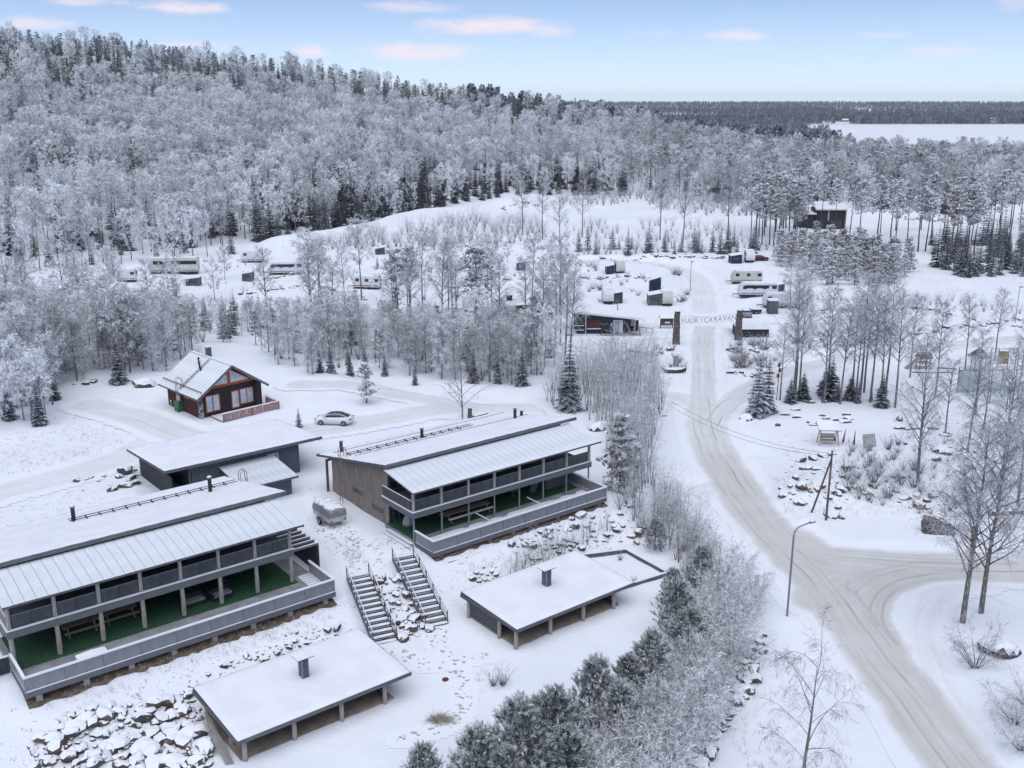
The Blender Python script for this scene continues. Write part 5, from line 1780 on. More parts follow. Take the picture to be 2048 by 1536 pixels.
m_.v = [(-5.2, -1.2, 2.3), (-2.4, -1.2, 2.3), (-2.4, 1.2, 2.3), (-5.2, 1.2, 2.3), (-3.8, 0, 3.9)]
m_.f = [(0, 1, 4), (1, 2, 4), (2, 3, 4), (3, 0, 4), (3, 2, 1, 0)]
m_.build('pyramid_roof', mat('slate_roof', (.12, .125, .14)), q)
MB().box(-.7, .7, -.1, .1, 1.2, 3.2).build('panel', mat('mustard', (.22, .20, .11)), q)
for x in (-2.0, -.8, .8, 2.0):
    MB().bar((x, 0, 0), (x, 0, 3.6), .09).build('post', WOODD, q)
for z in (1.2, 2.4, 3.6): MB().bar((-2, 0, z), (2, 0, z), .07).build('rail', WOODD, q)
p = G(1900, 768)
q = empty('seesaw', tuple(p), .9, 'seesaw with red end post left of the ball court corner', 'seesaw')
MB().bar((-1.6, 0, .1), (1.5, 0, 1.7), .12, .05).build('plank', WOODD, q)
MB().tube([(0, 0, 0), (0, 0, .85)], .08, 6).build('pivot', mat('red_metal', (.35, .05, .04)), q)
MB().bar((-.3, -.2, .75), (-.3, .2, .75), .04).build('handle', BLACK, q)

# ------------------------------------------------------------------ rocks
def rock_mesh(seed, m, o0=.26, o1=.42):
    import bmesh
    rng = np.random.default_rng(seed)
    bm = bmesh.new()
    bmesh.ops.create_icosphere(bm, subdivisions=2, radius=.5)
    pl = rng.normal(size=(9, 3))
    pl /= np.linalg.norm(pl, axis=1)[:, None]
    off = rng.uniform(o0, o1, 9)
    sc = np.array([rng.uniform(.85, 1.25), rng.uniform(.8, 1.1), rng.uniform(.6, .85)])
    for v in bm.verts:
        p = np.array(v.co)
        for n, o in zip(pl, off):
            d = p @ n - o
            if d > 0: p = p - n * d * .92
        p = p * sc * (1 + .05 * rng.normal())
        v.co = p
    me = bpy.data.meshes.new('rock')
    bm.to_mesh(me)
    bm.free()
    me.materials.append(m)
    return me


ROCKS = [rock_mesh(i, ROCK if i % 3 else ROCKB) for i in range(9)] + [rock_mesh(90 + i, mat('boulder_rock', (.12, .10, .09), (.07, .066, .066), .9, 1.7, .6, 6, snow=.3), .43, .56) for i in range(2)]


ROCKLIST = []


def rock(p, size, label, group, cat='rock', name='rock', sink=.16, rng=RNG):
    i = int(rng.integers(9)) if group else 9 + int(rng.integers(2))
    sink = rng.uniform(.0, .30) if group else .16
    loc = (p[0], p[1], gz(p[0], p[1]) + size * (.24 - sink))
    scl = (size * rng.uniform(.85, 1.2), size * rng.uniform(.8, 1.1), size * rng.uniform(.75, 1.05))
    rot = (rng.uniform(-.3, .3), rng.uniform(-.3, .3), rng.uniform(0, 6.28))
    u, v, dp = proj(*loc)
    show = size / dp * (1 if -10 < u < 2058 and v < 1546 else .01)
    ROCKLIST.append((show if group else 9, i, loc, scl, rot, label, group, cat, name))


def in_poly(x, y, poly):
    c = False
    j = len(poly) - 1
    for i in range(len(poly)):
        if (poly[i][1] > y) != (poly[j][1] > y) and x < (poly[j][0] - poly[i][0]) * (y - poly[i][1]) / (poly[j][1] - poly[i][1] + 1e-9) + poly[i][0]: c = not c
        j = i
    return c


def px_scatter(poly, n, seed, mind=0):
    rng = np.random.default_rng(seed)
    xs, ys = [q[0] for q in poly], [q[1] for q in poly]
    out = []
    tries = 0
    while len(out) < n and tries < n * 60:
        tries += 1
        u, v = rng.uniform(min(xs), max(xs)), rng.uniform(min(ys), max(ys))
        if in_poly(u, v, poly) and all((u - a) ** 2 + (v - b) ** 2 > mind * mind for a, b in out): out.append((u, v))
    return out


def rock_field(poly, n, s0, s1, label, group, seed, mind=0, name='rock'):
    rng = np.random.default_rng(seed)
    for (u, v) in px_scatter(poly, n, seed, mind):
        rock(G(u, v), s0 * .8 + (s1 * 1.2 - s0 * .8) * rng.random() ** 2.4, label, group, name=name, rng=rng)


rock_field([(60, 1480), (130, 1440), (200, 1415), (300, 1405), (385, 1380), (400, 1420), (430, 1470), (420, 1540), (60, 1540)], 210, .5, 1.55, 'snow-capped brown rock in the bottom left heap', 'rock heap beside the nearest shelter', 41, 8)
rock_field([(365, 1385), (420, 1345), (500, 1300), (560, 1268), (690, 1245), (700, 1262), (560, 1320), (470, 1350), (385, 1400)], 62, .3, 1.0, 'dark snowy rock on the bank behind the nearest shelter', 'rocks on the bank behind the nearest shelter', 42, 7)
rock_field([(745, 1150), (790, 1145), (870, 1262), (800, 1288), (770, 1230)], 70, .3, 1.05, 'snowy rock on the bank between the two stairs', 'rocks between the two stairs', 43, 7)
rock_field([(1010, 1090), (1130, 1040), (1250, 1010), (1300, 1040), (1290, 1085), (1180, 1100), (1060, 1125)], 95, .3, 1.0, 'snowy rock on the bank below the brown lodge deck', 'rocks below the brown lodge deck', 44, 7)
rock_field([(925, 1150), (965, 1135), (1010, 1128), (990, 1160), (950, 1168)], 14, .3, .8, 'snowy rock at the back left corner of the sandbox shelter', 'rocks at the back corner of the sandbox shelter', 45, 7)
rock_field([(1495, 1262), (1522, 1262), (1518, 1330), (1490, 1400), (1440, 1475), (1410, 1540), (1370, 1540), (1420, 1460), (1465, 1380), (1490, 1310)], 80, .5, 1.4, 'snowy stone of the low wall between hedge and road', 'stones of the low roadside wall', 46, 9)
rock_field([(1560, 930), (1660, 905), (1700, 930), (1760, 950), (1840, 960), (1930, 1000), (1900, 1020), (1800, 1015), (1740, 990), (1690, 1000), (1600, 1010), (1555, 985)], 95, .35, 1.3, 'snowy rock on the rough ground around the power pole', 'rocks around the power pole', 47, 9)
rock_field([(1780, 830), (1960, 850), (2040, 900), (2040, 960), (1900, 930), (1800, 905), (1770, 860)], 45, .35, 1.2, 'snowy rock among the birches on the right', 'rocks among the right birches', 48, 10)
rock_field([(140, 965), (200, 940), (290, 930), (300, 955), (250, 985), (170, 985)], 20, .4, 1.5, 'dark rock jutting from the snowfield left of the shed', 'rocks in the snowfield left of the shed', 49, 10)
rock_field([(1640, 1022), (1680, 1015), (1690, 1035), (1650, 1040)], 6, .5, 1.1, 'brown rock at the foot of the power pole', 'rocks at the power pole foot', 50, 8)
rock_field([(1640, 1150), (1700, 1075), (1760, 1060), (1800, 1072), (1720, 1084)], 0, .3, .5, '', '', 51)
for (u, v, s, lab) in ((1997, 1300, 2.6, 'big rounded boulder under snow beside the small bare tree'), (1491, 838, 1.7, 'brown boulder at the foot of the roadside spruces'), (290, 772, 2.6, 'large snow-capped boulder left of the red log cabin'),
                       (1885, 905, 2.3, 'round snow-capped boulder left of the large birch crowns'), (1200, 858, 2.6, 'wide flat boulder with snow top right of the brown lodge roof'), (1462, 745, 1.6, 'block of stone at the right corner of the gate road'),
                       (1662, 1031, 1.5, 'brown boulder right at the foot of the braced pole')):
    rock(G(u, v), s, lab, None, 'boulder', 'boulder')
rr = np.random.default_rng(5)
ROWS_PX = [([(1195, 517), (1290, 514), (1400, 515), (1455, 517)], 60, 'rock in the long row along the far edge of the camp', 'far camp rock row'),
           ([(1165, 553), (1230, 556), (1290, 556)], 22, 'rock edging the pitch with the rearmost blue tent', 'edging of the rear pitch'),
           ([(1190, 575), (1200, 580)], 3, 'rock beside the shrubs above the reception roof', 'rocks above the reception'),
           ([(480, 590), (560, 578), (640, 570), (700, 590), (740, 600)], 48, 'rock edging the terrace below the long white caravan', 'edging below the long caravan'),
           ([(520, 560), (600, 545)], 10, 'rock behind the long white caravan', 'rocks behind the long caravan'),
           ([(1620, 680), (1700, 690), (1790, 672), (1880, 660), (2040, 640)], 60, 'rock along the bank beyond the bare birches', 'rocks along the far bank'),
           ([(1590, 618), (1700, 620), (1850, 618), (1950, 640), (2040, 655)], 50, 'rock along the ditch at the edge of the snowy field', 'rocks along the field ditch'),
           ([(1240, 700), (1300, 706), (1345, 700)], 22, 'stone of the flower bed left of the gate', 'stones of the left gate bed'),
           ([(1452, 700), (1500, 700), (1550, 690)], 20, 'stone of the flower bed right of the gate', 'stones of the right gate bed'),
           ([(1460, 745), (1500, 752), (1540, 745)], 20, 'stone of the low bed wall right of the gate road', 'stones of the bed wall'),
           ([(1000, 420), (1040, 405), (1080, 412)], 26, 'rock in the clearing below the forest', 'rocks in the clearing'),
           ([(930, 470), (900, 490), (950, 495)], 16, 'rock on the small mound behind the tall pine', 'rocks on the small mound'),
           ([(150, 770), (210, 762), (270, 765), (310, 768)], 14, 'snowy rock in the row left of the red log cabin', 'rocks left of the cabin'),
           ([(1000, 560), (1100, 560), (1160, 570)], 16, 'rock along the pitch edge behind the black cabin', 'rocks behind the black cabin')]
for pl, n, lab, grp in ROWS_PX:
    P_ = [np.array(G(*q)) for q in pl]
    L_ = [np.linalg.norm(b - a) for a, b in zip(P_[:-1], P_[1:])]
    for i in range(n):
        d = rr.random() * sum(L_)
        k = 0
        while d > L_[k]: d -= L_[k]; k += 1
        q = P_[k] + (P_[k + 1] - P_[k]) * d / L_[k] + np.array([rr.normal() * .35, rr.normal() * .6, 0])
        rock(q, rr.uniform(.5, 1.35), lab, grp, rng=rr)


# the 300 that show largest are things of their own, the rest one mass
ROCKLIST.sort(key=lambda q: -q[0])
_grp = {}
for q in ROCKLIST[:300]: _grp.setdefault(q[6], []).append(proj(*q[2])[0])
for (_, i, loc, scl, rot, label, group, cat, name) in ROCKLIST[:300]:
    if group and len(_grp[group]) > 5:
        r_ = sum(x < proj(*loc)[0] for x in _grp[group]) / len(_grp[group])
        label += ', ' + ('far left', 'left', 'middle', 'right', 'far right')[min(4, int(r_ * 5))] + ' part'
    o = mesh_obj(name, ROCKS[i], None, loc)
    o.scale, o.rotation_euler = scl, rot
    tag(o, label, cat, group)
RV, RF, RM = [], [], []
for (_, i, loc, scl, rot, *_r) in ROCKLIST[300:]:
    me = ROCKS[i]
    M_ = np.array(Matrix.LocRotScale(loc, Matrix.Rotation(rot[2], 3, 'Z'), scl))
    co = np.empty(len(me.vertices) * 3, np.float32)
    me.vertices.foreach_get('co', co)
    fi = np.empty(len(me.loops), np.int32)
    me.loops.foreach_get('vertex_index', fi)
    RF.append(fi.reshape(-1, 3) + sum(len(q) for q in RV))
    RV.append(co.reshape(-1, 3) @ M_[:3, :3].T + M_[:3, 3])
    RM.append(np.full(len(RF[-1]), 0 if (i % 3 and i < 9) else 1, np.int32))
me = np_mesh('small_rocks', np.concatenate(RV), np.concatenate(RF), ROCK, smooth=False)
me.materials.append(ROCKB)
me.polygons.foreach_set('material_index', np.concatenate(RM))
tag(mesh_obj('small_rocks', me), 'scattered small snowy stones edging pitches, ditches and banks', 'stones', kind='stuff')
for (u, v, w, rz) in STONE_SPOTS:
    o = mesh_obj('stone_block', rock_mesh(int(u), STB, .3, .4), None, tuple(G(u, v, .12)))
    o.scale = (w * 1.0, w * .5, .85)
    o.rotation_euler = (0, 0, rz)
    tag(o, 'oblong dark stone block capped with snow on the lawn around the garden swing', 'stone block', 'stone blocks on the lawn')
sl = MB().prism([(-1.5, -.4), (1.25, -.5), (1.55, .1), (1.3, .8), (.5, 1.1), (-.5, 1.6), (-1.35, 1.75), (-1.6, .9)], 'y', -.5, .4)
o = sl.build('rock_slab', mat('slab_rock', (.06, .052, .046), (.14, .13, .125), .9, 1.1, .9, 3, snow=.8), None, tuple(G(1877, 1066)), bevel=.14)
o.rotation_euler = (-.3, 0, -.15)
tag(o, 'big dark upright rock slab behind the two bare birches', 'rock slab')


# ------------------------------------------------------------------ vegetation prototypes
class TB:
    """triangles of a tree: wood (trunk, big limbs) and crown (twigs / needles, each face with its frost)"""
    def __init__(s):
        s.wv, s.wf, s.cv, s.cf, s.cfr = [], [], [], [], []

    def limb(s, pts, r0, r1, n=5):
        m = MB()
        m.tube(pts, r0, n, r1, cap=False)
        b = len(s.wv)
        s.wv += m.v
        s.wf += [tuple(b + i for i in f) for f in m.f]

    def branch(s, pts, r0, r1, fr, n=3):
        m = MB()
        m.tube(pts, r0, n, r1, cap=False)
        b = len(s.cv)
        s.cv += m.v
        for f in m.f:
            s.cf.append(tuple(b + i for i in f))
            s.cfr.append(fr)

    def blade(s, p, q, w, fr, droop=None):
        """thin leaf-shaped face from p to q"""
        p, q = np.asarray(p, float), np.asarray(q, float)
        d = q - p
        a = np.cross(d, RNG.normal(size=3))
        a = a / (np.linalg.norm(a) + 1e-9) * w / 2
        b = len(s.cv)
        m = p + d * .45
        s.cv += [tuple(p), tuple(m + a), tuple(q), tuple(m - a)]
        s.cf.append((b, b + 1, b + 2, b + 3))
        s.cfr.append(fr)

    def flat(s, p, q, side, w, fr):
        p, q, side = np.asarray(p, float), np.asarray(q, float), np.asarray(side, float)
        b = len(s.cv)
        m = p + (q - p) * .5
        s.cv += [tuple(p), tuple(m + side * w / 2), tuple(q), tuple(m - side * w / 2)]
        s.cf.append((b, b + 1, b + 2, b + 3))
        s.cfr.append(fr)

    def finish(s, name, wm, cm):
        tr = bpy.data.meshes.new(name + '_trunk')
        tr.from_pydata(s.wv, [], s.wf)
        tr.materials.append(wm)
        tr.shade_smooth()
        cr = bpy.data.meshes.new(name + '_crown')
        cr.from_pydata(s.cv, [], s.cf)
        cr.materials.append(cm)
        a = cr.attributes.new('frost', 'FLOAT', 'FACE')
        a.data.foreach_set('value', np.array(s.cfr, np.float32))
        # one mesh with both, for the uncountable trees
        al = bpy.data.meshes.new(name + '_both')
        b = len(s.wv)
        al.from_pydata(s.wv + s.cv, [], s.wf + [tuple(i + b for i in f) for f in s.cf])
        al.materials.append(wm)
        al.materials.append(cm)
        al.polygons.foreach_set('material_index', np.array([0] * len(s.wf) + [1] * len(s.cf), np.int32))
        a = al.attributes.new('frost', 'FLOAT', 'FACE')
        a.data.foreach_set('value', np.array([.2] * len(s.wf) + s.cfr, np.float32))
        return dict(trunk=tr, crown=cr, both=al, name=name)


def unit(v):
    v = np.asarray(v, float)
    return v / (np.linalg.norm(v) + 1e-9)


def rdir(rng):
    return unit(rng.normal(size=3))


def birch(seed, h, clear=.25, width=.26, nl=26, sub=6, tw=9, tww=.085, frost=(.4, 1.0), droop=.35, wm=TRUNKB, cm=F_BIRCH, tl=.95, lean=.02, name='birch', rise=.75, trunkr=.011, clump=.22, g0=.25):
    rng = np.random.default_rng(seed)
    T = TB()
    ax = np.array([rng.normal() * lean, rng.normal() * lean, 1.0])
    tp = [np.array([0, 0, -.3])] + [ax * h * f + np.array([math.sin(f * 5 + seed) * .012 * h, math.cos(f * 4 + seed) * .012 * h, 0]) * f for f in np.linspace(.1, 1, 8)]
    T.limb(tp, h * trunkr + .02, .012, 6)
    def trunk(f):
        k = f * 8
        i = min(int(k), 7)
        return tp[i] + (tp[i + 1] - tp[i]) * (k - i)
    ga = rng.uniform(0, 6.28)
    for i in range(nl):
        f = clear + (1 - clear) * ((i + rng.random() * .7) / nl) ** .92
        p = trunk(min(f, .985))
        ga += 2.4 + rng.normal() * .3
        e = (1 - f) / (1 - clear)
        L = h * width * (.35 + 1.0 * math.sin(math.pi * min(1, .12 + .8 * e)) ** .8) * rng.uniform(.75, 1.15)
        out = np.array([math.cos(ga), math.sin(ga), 0])
        d = unit(out + np.array([0, 0, rise + .5 * (1 - e) + rng.normal() * .12]))
        pts = [p]
        for k in range(4):
            d = unit(d + np.array([0, 0, .10 - .16 * k * droop * 2]) + rng.normal(size=3) * .1)
            pts.append(pts[-1] + d * L / 4)
        lf = rng.uniform(*frost)
        T.branch(pts, max(.012, h * .0030 * (L / (h * width))), .006, rng.uniform(.05, .35), 3)
        for j in range(sub):
            g = g0 + (1 - g0) * (j + rng.random()) / sub
            kk = min(int(g * 4), 3)
            b = pts[kk] + (pts[kk + 1] - pts[kk]) * (g * 4 - kk if g < 1 else 1)
            sd = unit(d * .5 + out * .4 + rng.normal(size=3) * .75)
            sl = L * rng.uniform(.22, .5)
            e1_ = b + sd * sl * .6
            e2_ = e1_ + unit(sd + np.array([0, 0, -droop])) * sl * .4
            T.branch([b, e1_, e2_], max(.007, h * .0009), .004, rng.uniform(.15, .6), 3)
            for t in range(tw):
                q = b + (e1_ - b) * rng.uniform(.3, 1) if rng.random() < .5 else e1_ + (e2_ - e1_) * rng.random()
                td = unit(sd * .6 + rng.normal(size=3) * .8 + np.array([0, 0, -droop * 1.3]))
                T.blade(q, q + td * tl * h / 12 * rng.uniform(.5, 1.1), tww * rng.uniform(.6, 1.3), float(np.clip(lf + rng.normal() * clump, 0, 1)))
    return T.finish(name, wm, cm)


def pine(seed, h, clear=.5, name='pine', spread=.2, nb=22, cm=F_PINE, frost=(.25, .95), tuft=.55, ntuft=7):
    rng = np.random.default_rng(seed)
    T = TB()
    tp = [np.array([0, 0, -.3])] + [np.array([math.sin(f * 3 + seed) * .012 * h, math.cos(f * 4 + seed) * .012 * h, h * f]) for f in np.linspace(.1, 1, 7)]
    T.limb(tp, h * .012 + .03, .02, 6)
    ga = 0
    for i in range(nb):
        f = clear + (1 - clear) * (i + rng.random()) / nb
        k = f * 7
        a = min(int(k), 6)
        p = tp[a] + (tp[a + 1] - tp[a]) * (k - a)
        ga += 2.4 + rng.normal() * .4
        e = (1 - f) / (1 - clear)
        L = h * spread * (.25 + .85 * e ** .6) * rng.uniform(.6, 1.2)
        out = np.array([math.cos(ga), math.sin(ga), 0])
        d = unit(out + np.array([0, 0, .25 + .5 * (1 - e)]))
        q1 = p + d * L * .55
        q2 = q1 + unit(out + np.array([0, 0, .15])) * L * .45
        T.branch([p, q1, q2], h * .0035, .012, .12, 3)
        for t in range(ntuft):
            g = .3 + .75 * (t + rng.random()) / ntuft
            c = (p + (q1 - p) * g / .55) if g < .55 else q1 + (q2 - q1) * min(1.1, (g - .55) / .45)
            c = c + rng.normal(size=3) * L * .16 * np.array([1, 1, .6])
            r = tuft * h / 16 * rng.uniform(.7, 1.3)
            for z in range(9):
                dd = unit(rng.normal(size=3) * np.array([1, 1, .55]) + np.array([0, 0, .25]))
                fr = frost[0] + (frost[1] - frost[0]) * np.clip(.5 + dd[2] * .8 + rng.normal() * .2, 0, 1)
                T.blade(c + dd * r * .1, c + dd * r * rng.uniform(.8, 1.4), r * .55, fr)
    return T.finish(name, TRUNKP, cm)


def spruce(seed, h, name='spruce', width=.2, cm=F_SPRUCE, frost=.55, lev=None, clear=.04):
    rng = np.random.default_rng(seed)
    T = TB()
    T.limb([(0, 0, -.2), (0, 0, h * .5), (rng.normal() * .01 * h, 0, h)], h * .011 + .03, .012, 5)
    lev = lev or int(10 + h * 1.1)
    for i in range(lev):
        f = (i + rng.random() * .5) / lev
        z = h * (clear + (1 - clear) * f)
        L = h * width * (1 - f) ** .85 * rng.uniform(.85, 1.12) + .08
        n = max(4, int(9 - 4 * f))
        a0 = rng.uniform(0, 6.28)
        for k in range(n):
            a = a0 + 6.283 * k / n + rng.normal() * .18
            LL = L * rng.uniform(.75, 1.15)
            out = np.array([math.cos(a), math.sin(a), 0])
            side = np.array([-math.sin(a), math.cos(a), 0])
            sl = -.55 + .6 * f
            b = np.array([0, 0, z])
            m = b + out * LL * .55 + np.array([0, 0, LL * sl * .55])
            e = b + out * LL + np.array([0, 0, LL * (sl + .18)])
            w = LL * .55
            T.flat(b, m + (e - m) * .35, side, w * .9, frost * rng.uniform(.05, .5))
            T.flat(b + np.array([0, 0, .03 * LL]) + (m - b) * .4, e, side, w * .75, frost * rng.uniform(.35, 1.35))
            for sg in (-1, 1):
                q = b + (m - b) * rng.uniform(.5, 1.0)
                T.blade(q, q + unit(out * .8 + side * sg + np.array([0, 0, sl * .6])) * LL * .42, w * .3, frost * rng.uniform(.1, 1.5))
                q = m + (e - m) * rng.random() * .6
                T.blade(q, q + unit(out + side * sg * .8 + np.array([0, 0, sl])) * LL * .3, w * .25, frost * rng.uniform(.3, 1.6))
    T.blade((0, 0, h * .96), (0, 0, h * 1.04), .1, frost)
    return T.finish(name, TRUNKD, cm)


def young_pine(seed, h, name='young_pine', nsh=150):
    """dense bushy pine: upright shoots set with needles, frost on the tips"""
    rng = np.random.default_rng(seed)
    T = TB()
    T.limb([(0, 0, -.2), (rng.normal() * .05, 0, h * .5), (0, 0, h * .95)], .07, .02, 6)
    lev = int(h * 3.0)
    for i in range(lev):
        f = (i + .3) / lev
        z = h * (.06 + .86 * f)
        n = 7
        a0 = rng.uniform(0, 6.28)
        for k in range(n):
            a = a0 + 6.283 * k / n + rng.normal() * .2
            R = h * .30 * min(1.0, 1.25 * (1 - f) ** .75 + .06) * rng.uniform(.75, 1.12)
            out = np.array([math.cos(a), math.sin(a), 0])
            b = np.array([0, 0, z - .15])
            m = b + out * R * .6 + np.array([0, 0, R * .12])
            e = b + out * R + np.array([0, 0, R * .42])
            T.branch([b, m, e], .02, .01, .1, 3)
            ns = 5
            for s_ in range(ns):
                g = .45 + .55 * s_ / (ns - 1)
                base = (b + (m - b) * g / .6) if g < .6 else m + (e - m) * (g - .6) / .4
                sd = unit(out * .55 + np.array([0, 0, 1.0]) + rng.normal(size=3) * .45)
                sl = rng.uniform(.34, .58)
                tip = base + sd * sl
                tipf = rng.uniform(.25, .95)
                T.branch([base, tip], .018, .010, .45, 3)
                for q in range(34):
                    t = rng.random()
                    c = base + (tip - base) * t
                    r = rdir(rng)
                    nd = unit(sd * .9 + (r - sd * (r @ sd)) * .9)
                    T.blade(c, c + nd * rng.uniform(.13, .22), .024, (tipf * rng.uniform(.8, 1.05) if t > .5 else rng.uniform(0, .18)))
    for q in range(40):
        c = np.array([0, 0, h * rng.uniform(.88, 1.02)])
        T.blade(c, c + unit(rng.normal(size=3) + np.array([0, 0, 1.2])) * .18, .03, rng.uniform(.1, .9))
    return T.finish(name, TRUNKD, F_YPINE)


def shrub(seed, h, name='shrub', stems=9, spread=.38, sub=7, tw=6, cm=F_BIRCH, frost=(.35, .95), tww=.03, droop=0.0, tl=.5):
    rng = np.random.default_rng(seed)
    T = TB()
    for s_ in range(stems):
        a = 6.283 * s_ / stems + rng.normal() * .4
        out = np.array([math.cos(a), math.sin(a), 0])
        d = unit(np.array([0, 0, 1.0]) + out * spread * rng.uniform(.3, 1.4))
        L = h * rng.uniform(.7, 1.05)
        pts = [out * .08 * rng.random() - np.array([0, 0, .15])]
        for k in range(5):
            pts.append(pts[-1] + d * L / 5)
            d = unit(d + rng.normal(size=3) * .09 + np.array([0, 0, .04 - droop * .1]))
        T.limb(pts[:4], .028 + h * .003, .014, 4)
        T.branch(pts[3:], .014, .006, rng.uniform(.2, .5), 3)
        for j in range(sub):
            g = .18 + .82 * (j + rng.random()) / sub
            k = min(int(g * 5), 4)
            b = pts[k] + (pts[k + 1] - pts[k]) * (g * 5 - k if g < 1 else 1)
            sd = unit(d * .9 + rng.normal(size=3) * .65 + out * .3)
            sl = h * rng.uniform(.12, .28)
            e = b + sd * sl
            T.branch([b, b + sd * sl * .5 + rng.normal(size=3) * .03, e], .010, .005, rng.uniform(.25, .7), 3)
            for t in range(tw):
                q = b + (e - b) * rng.uniform(.2, 1)
                td = unit(sd * .8 + rng.normal(size=3) * .7 - np.array([0, 0, droop]))
                T.blade(q, q + td * tl * rng.uniform(.4, 1.1), tww * rng.uniform(.7, 1.4), rng.uniform(*frost))
    return T.finish(name, TRUNKD, cm)


def bare_birch(seed, h, name='bare_birch', clear=.22, nl=30, wid=.24, cm=F_BARE, frost=(.0, .45), tw=9, hang=1.0, wm=TRUNKB, r=.0125, tww=.022):
    """big leafless birch: rising limbs that end in fine hanging twigs"""
    rng = np.random.default_rng(seed)
    T = TB()
    tp = [np.array([0, 0, -.3])] + [np.array([math.sin(f * 4 + seed) * .018 * h * f, math.cos(f * 3 + seed) * .014 * h * f, h * f]) for f in np.linspace(.1, 1, 10)]
    T.limb(tp, h * r + .02, .015, 8)
    ga = rng.uniform(0, 6)
    for i in range(nl):
        f = clear + (.97 - clear) * (i + rng.random() * .8) / nl
        k = f * 10
        a = min(int(k), 9)
        p = tp[a] + (tp[a + 1] - tp[a]) * (k - a)
        ga += 2.4 + rng.normal() * .35
        e = (1 - f) / (1 - clear)
        L = h * wid * (.3 + .9 * e ** .7) * rng.uniform(.75, 1.2)
        out = np.array([math.cos(ga), math.sin(ga), 0])
        d = unit(out + np.array([0, 0, .95 + rng.normal() * .15]))
        pts = [p]
        for q in range(6):
            pts.append(pts[-1] + d * L / 6)
            d = unit(d + np.array([0, 0, .05 - .13 * (q > 2)]) + rng.normal(size=3) * .10)
        T.branch(pts, h * .0042 * (.4 + .6 * e), .010, rng.uniform(.0, .2), 5)
        for j in range(8):
            g = .2 + .8 * (j + rng.random()) / 8
            kk = min(int(g * 6), 5)
            b = pts[kk] + (pts[kk + 1] - pts[kk]) * (g * 6 - kk if g < 1 else 1)
            sd = unit(d * .6 + out * .5 + rng.normal(size=3) * .6 + np.array([0, 0, .2]))
            sl = L * rng.uniform(.25, .45)
            bp = [b]
            for q in range(3):
                bp.append(bp[-1] + sd * sl / 3)
                sd = unit(sd + np.array([0, 0, -.22 * hang]) + rng.normal(size=3) * .15)
            T.branch(bp, max(.012, h * .0011), .007, rng.uniform(.0, .3), 3)
            for t in range(tw):
                q = bp[1] + (bp[3] - bp[1]) * rng.random() if rng.random() < .8 else bp[0]
                td = unit(sd * .7 + rng.normal(size=3) * .6 + np.array([0, 0, -.5 * hang]))
                l = h * .045 * rng.uniform(.4, 1.1)
                m1 = q + td * l * .5
                m2 = m1 + unit(td + np.array([0, 0, -.7 * hang])) * l * .6
                fr = rng.uniform(*frost)
                T.blade(q, m1 + (m2 - m1) * .1, tww, fr)
                T.blade(m1, m2, tww * .8, fr)
    return T.finish(name, wm, cm)


def low_tree(seed, h, cone):
    """a few dozen faces, for woods kilometres away"""
    rng = np.random.default_rng(seed)
    T = TB()
    T.limb([(0, 0, -.5), (0, 0, h * .8)], h * .012, .03, 3)
    for i in range(70):
        f = rng.random()
        z = h * (.12 + .86 * f)
        r = h * ((.19 * (1 - f)) if cone else .26 * math.sin(math.pi * (.15 + .8 * f)) ** .7)
        a = rng.uniform(0, 6.283)
        p = np.array([math.cos(a) * r * .3, math.sin(a) * r * .3, z])
        q = np.array([math.cos(a) * r, math.sin(a) * r, z + h * (.02 if cone else .10)])
        T.blade(p, q, h * .11, rng.random() * (.45 if cone else 1.0))
    return T.finish('far_tree', TRUNKD, F_FAR)


BUSHB = [birch(10 + i, 10, clear=.06, nl=32, width=.22, sub=7, tw=13, tww=.05, frost=(.3, 1.0), droop=.2, tl=.85, rise=.95, name='low_birch') for i in range(5)]
BUSHP = [pine(150 + i, 8, clear=.08, name='bushy_pine', spread=.24, nb=26, tuft=.8, frost=(.2, .95), ntuft=7) for i in range(3)]
BIRCHES = [birch(i, 12, clear=.2 + .05 * (i % 3), nl=20 + 2 * (i % 3), width=.19 + .015 * (i % 4), sub=5, tw=13, tww=.15, rise=1.0, frost=(.68, 1.0), tl=.85, g0=.42, clump=.14, name='frosted_birch') for i in range(7)]
TALLB = [birch(20 + i, 17, clear=.42 + .06 * i, nl=22, width=.18, sub=5, tw=12, tww=.13, frost=(.45, 1.0), tl=.7, g0=.4, name='tall_birch') for i in range(3)]
GREYB = [birch(30 + i, 13, clear=.26, nl=22, width=.23, sub=5, tw=12, tww=.13, frost=(.15, .9), tl=.8, g0=.4, clump=.14, name='grey_birch') for i in range(4)]
PINES = [pine(40 + i, 17, clear=.60 - .05 * i, name='tall_pine', nb=20 + 3 * i) for i in range(4)]
HPINES = [pine(50 + i, 12, clear=.25, name='hill_pine', spread=.2, nb=20, frost=(.0, .46), ntuft=6) for i in range(4)]
SPRUCES = [spruce(60 + i, 11, width=.17 + .02 * (i % 3), frost=.42 + .12 * (i % 2), name='spruce') for i in range(5)]
RSPRUCES = [spruce(75 + i, 11, width=.15 + .015 * i, frost=.36, name='ridge_spruce') for i in range(3)]
DSPRUCES = [spruce(70 + i, 12, width=.19, frost=.26, name='dark_spruce') for i in range(3)]
YPINES = [young_pine(80 + i, 4.6, name='young_pine') for i in range(3)]
SHRUBS = [shrub(90 + i, 4.2, name='frosted_shrub') for i in range(4)]
WILLOWS = [shrub(95 + i, 4.8, name='frosted_willow', stems=14, spread=.55, sub=13, tw=12, tl=.5, tww=.04, frost=(.45, 1.0), droop=.1) for i in range(3)]
SAPS = [shrub(100 + i, 7.0, name='frosted_sapling', stems=3, spread=.14, sub=13, tw=6, tl=.55, tww=.035, frost=(.3, .95)) for i in range(4)]
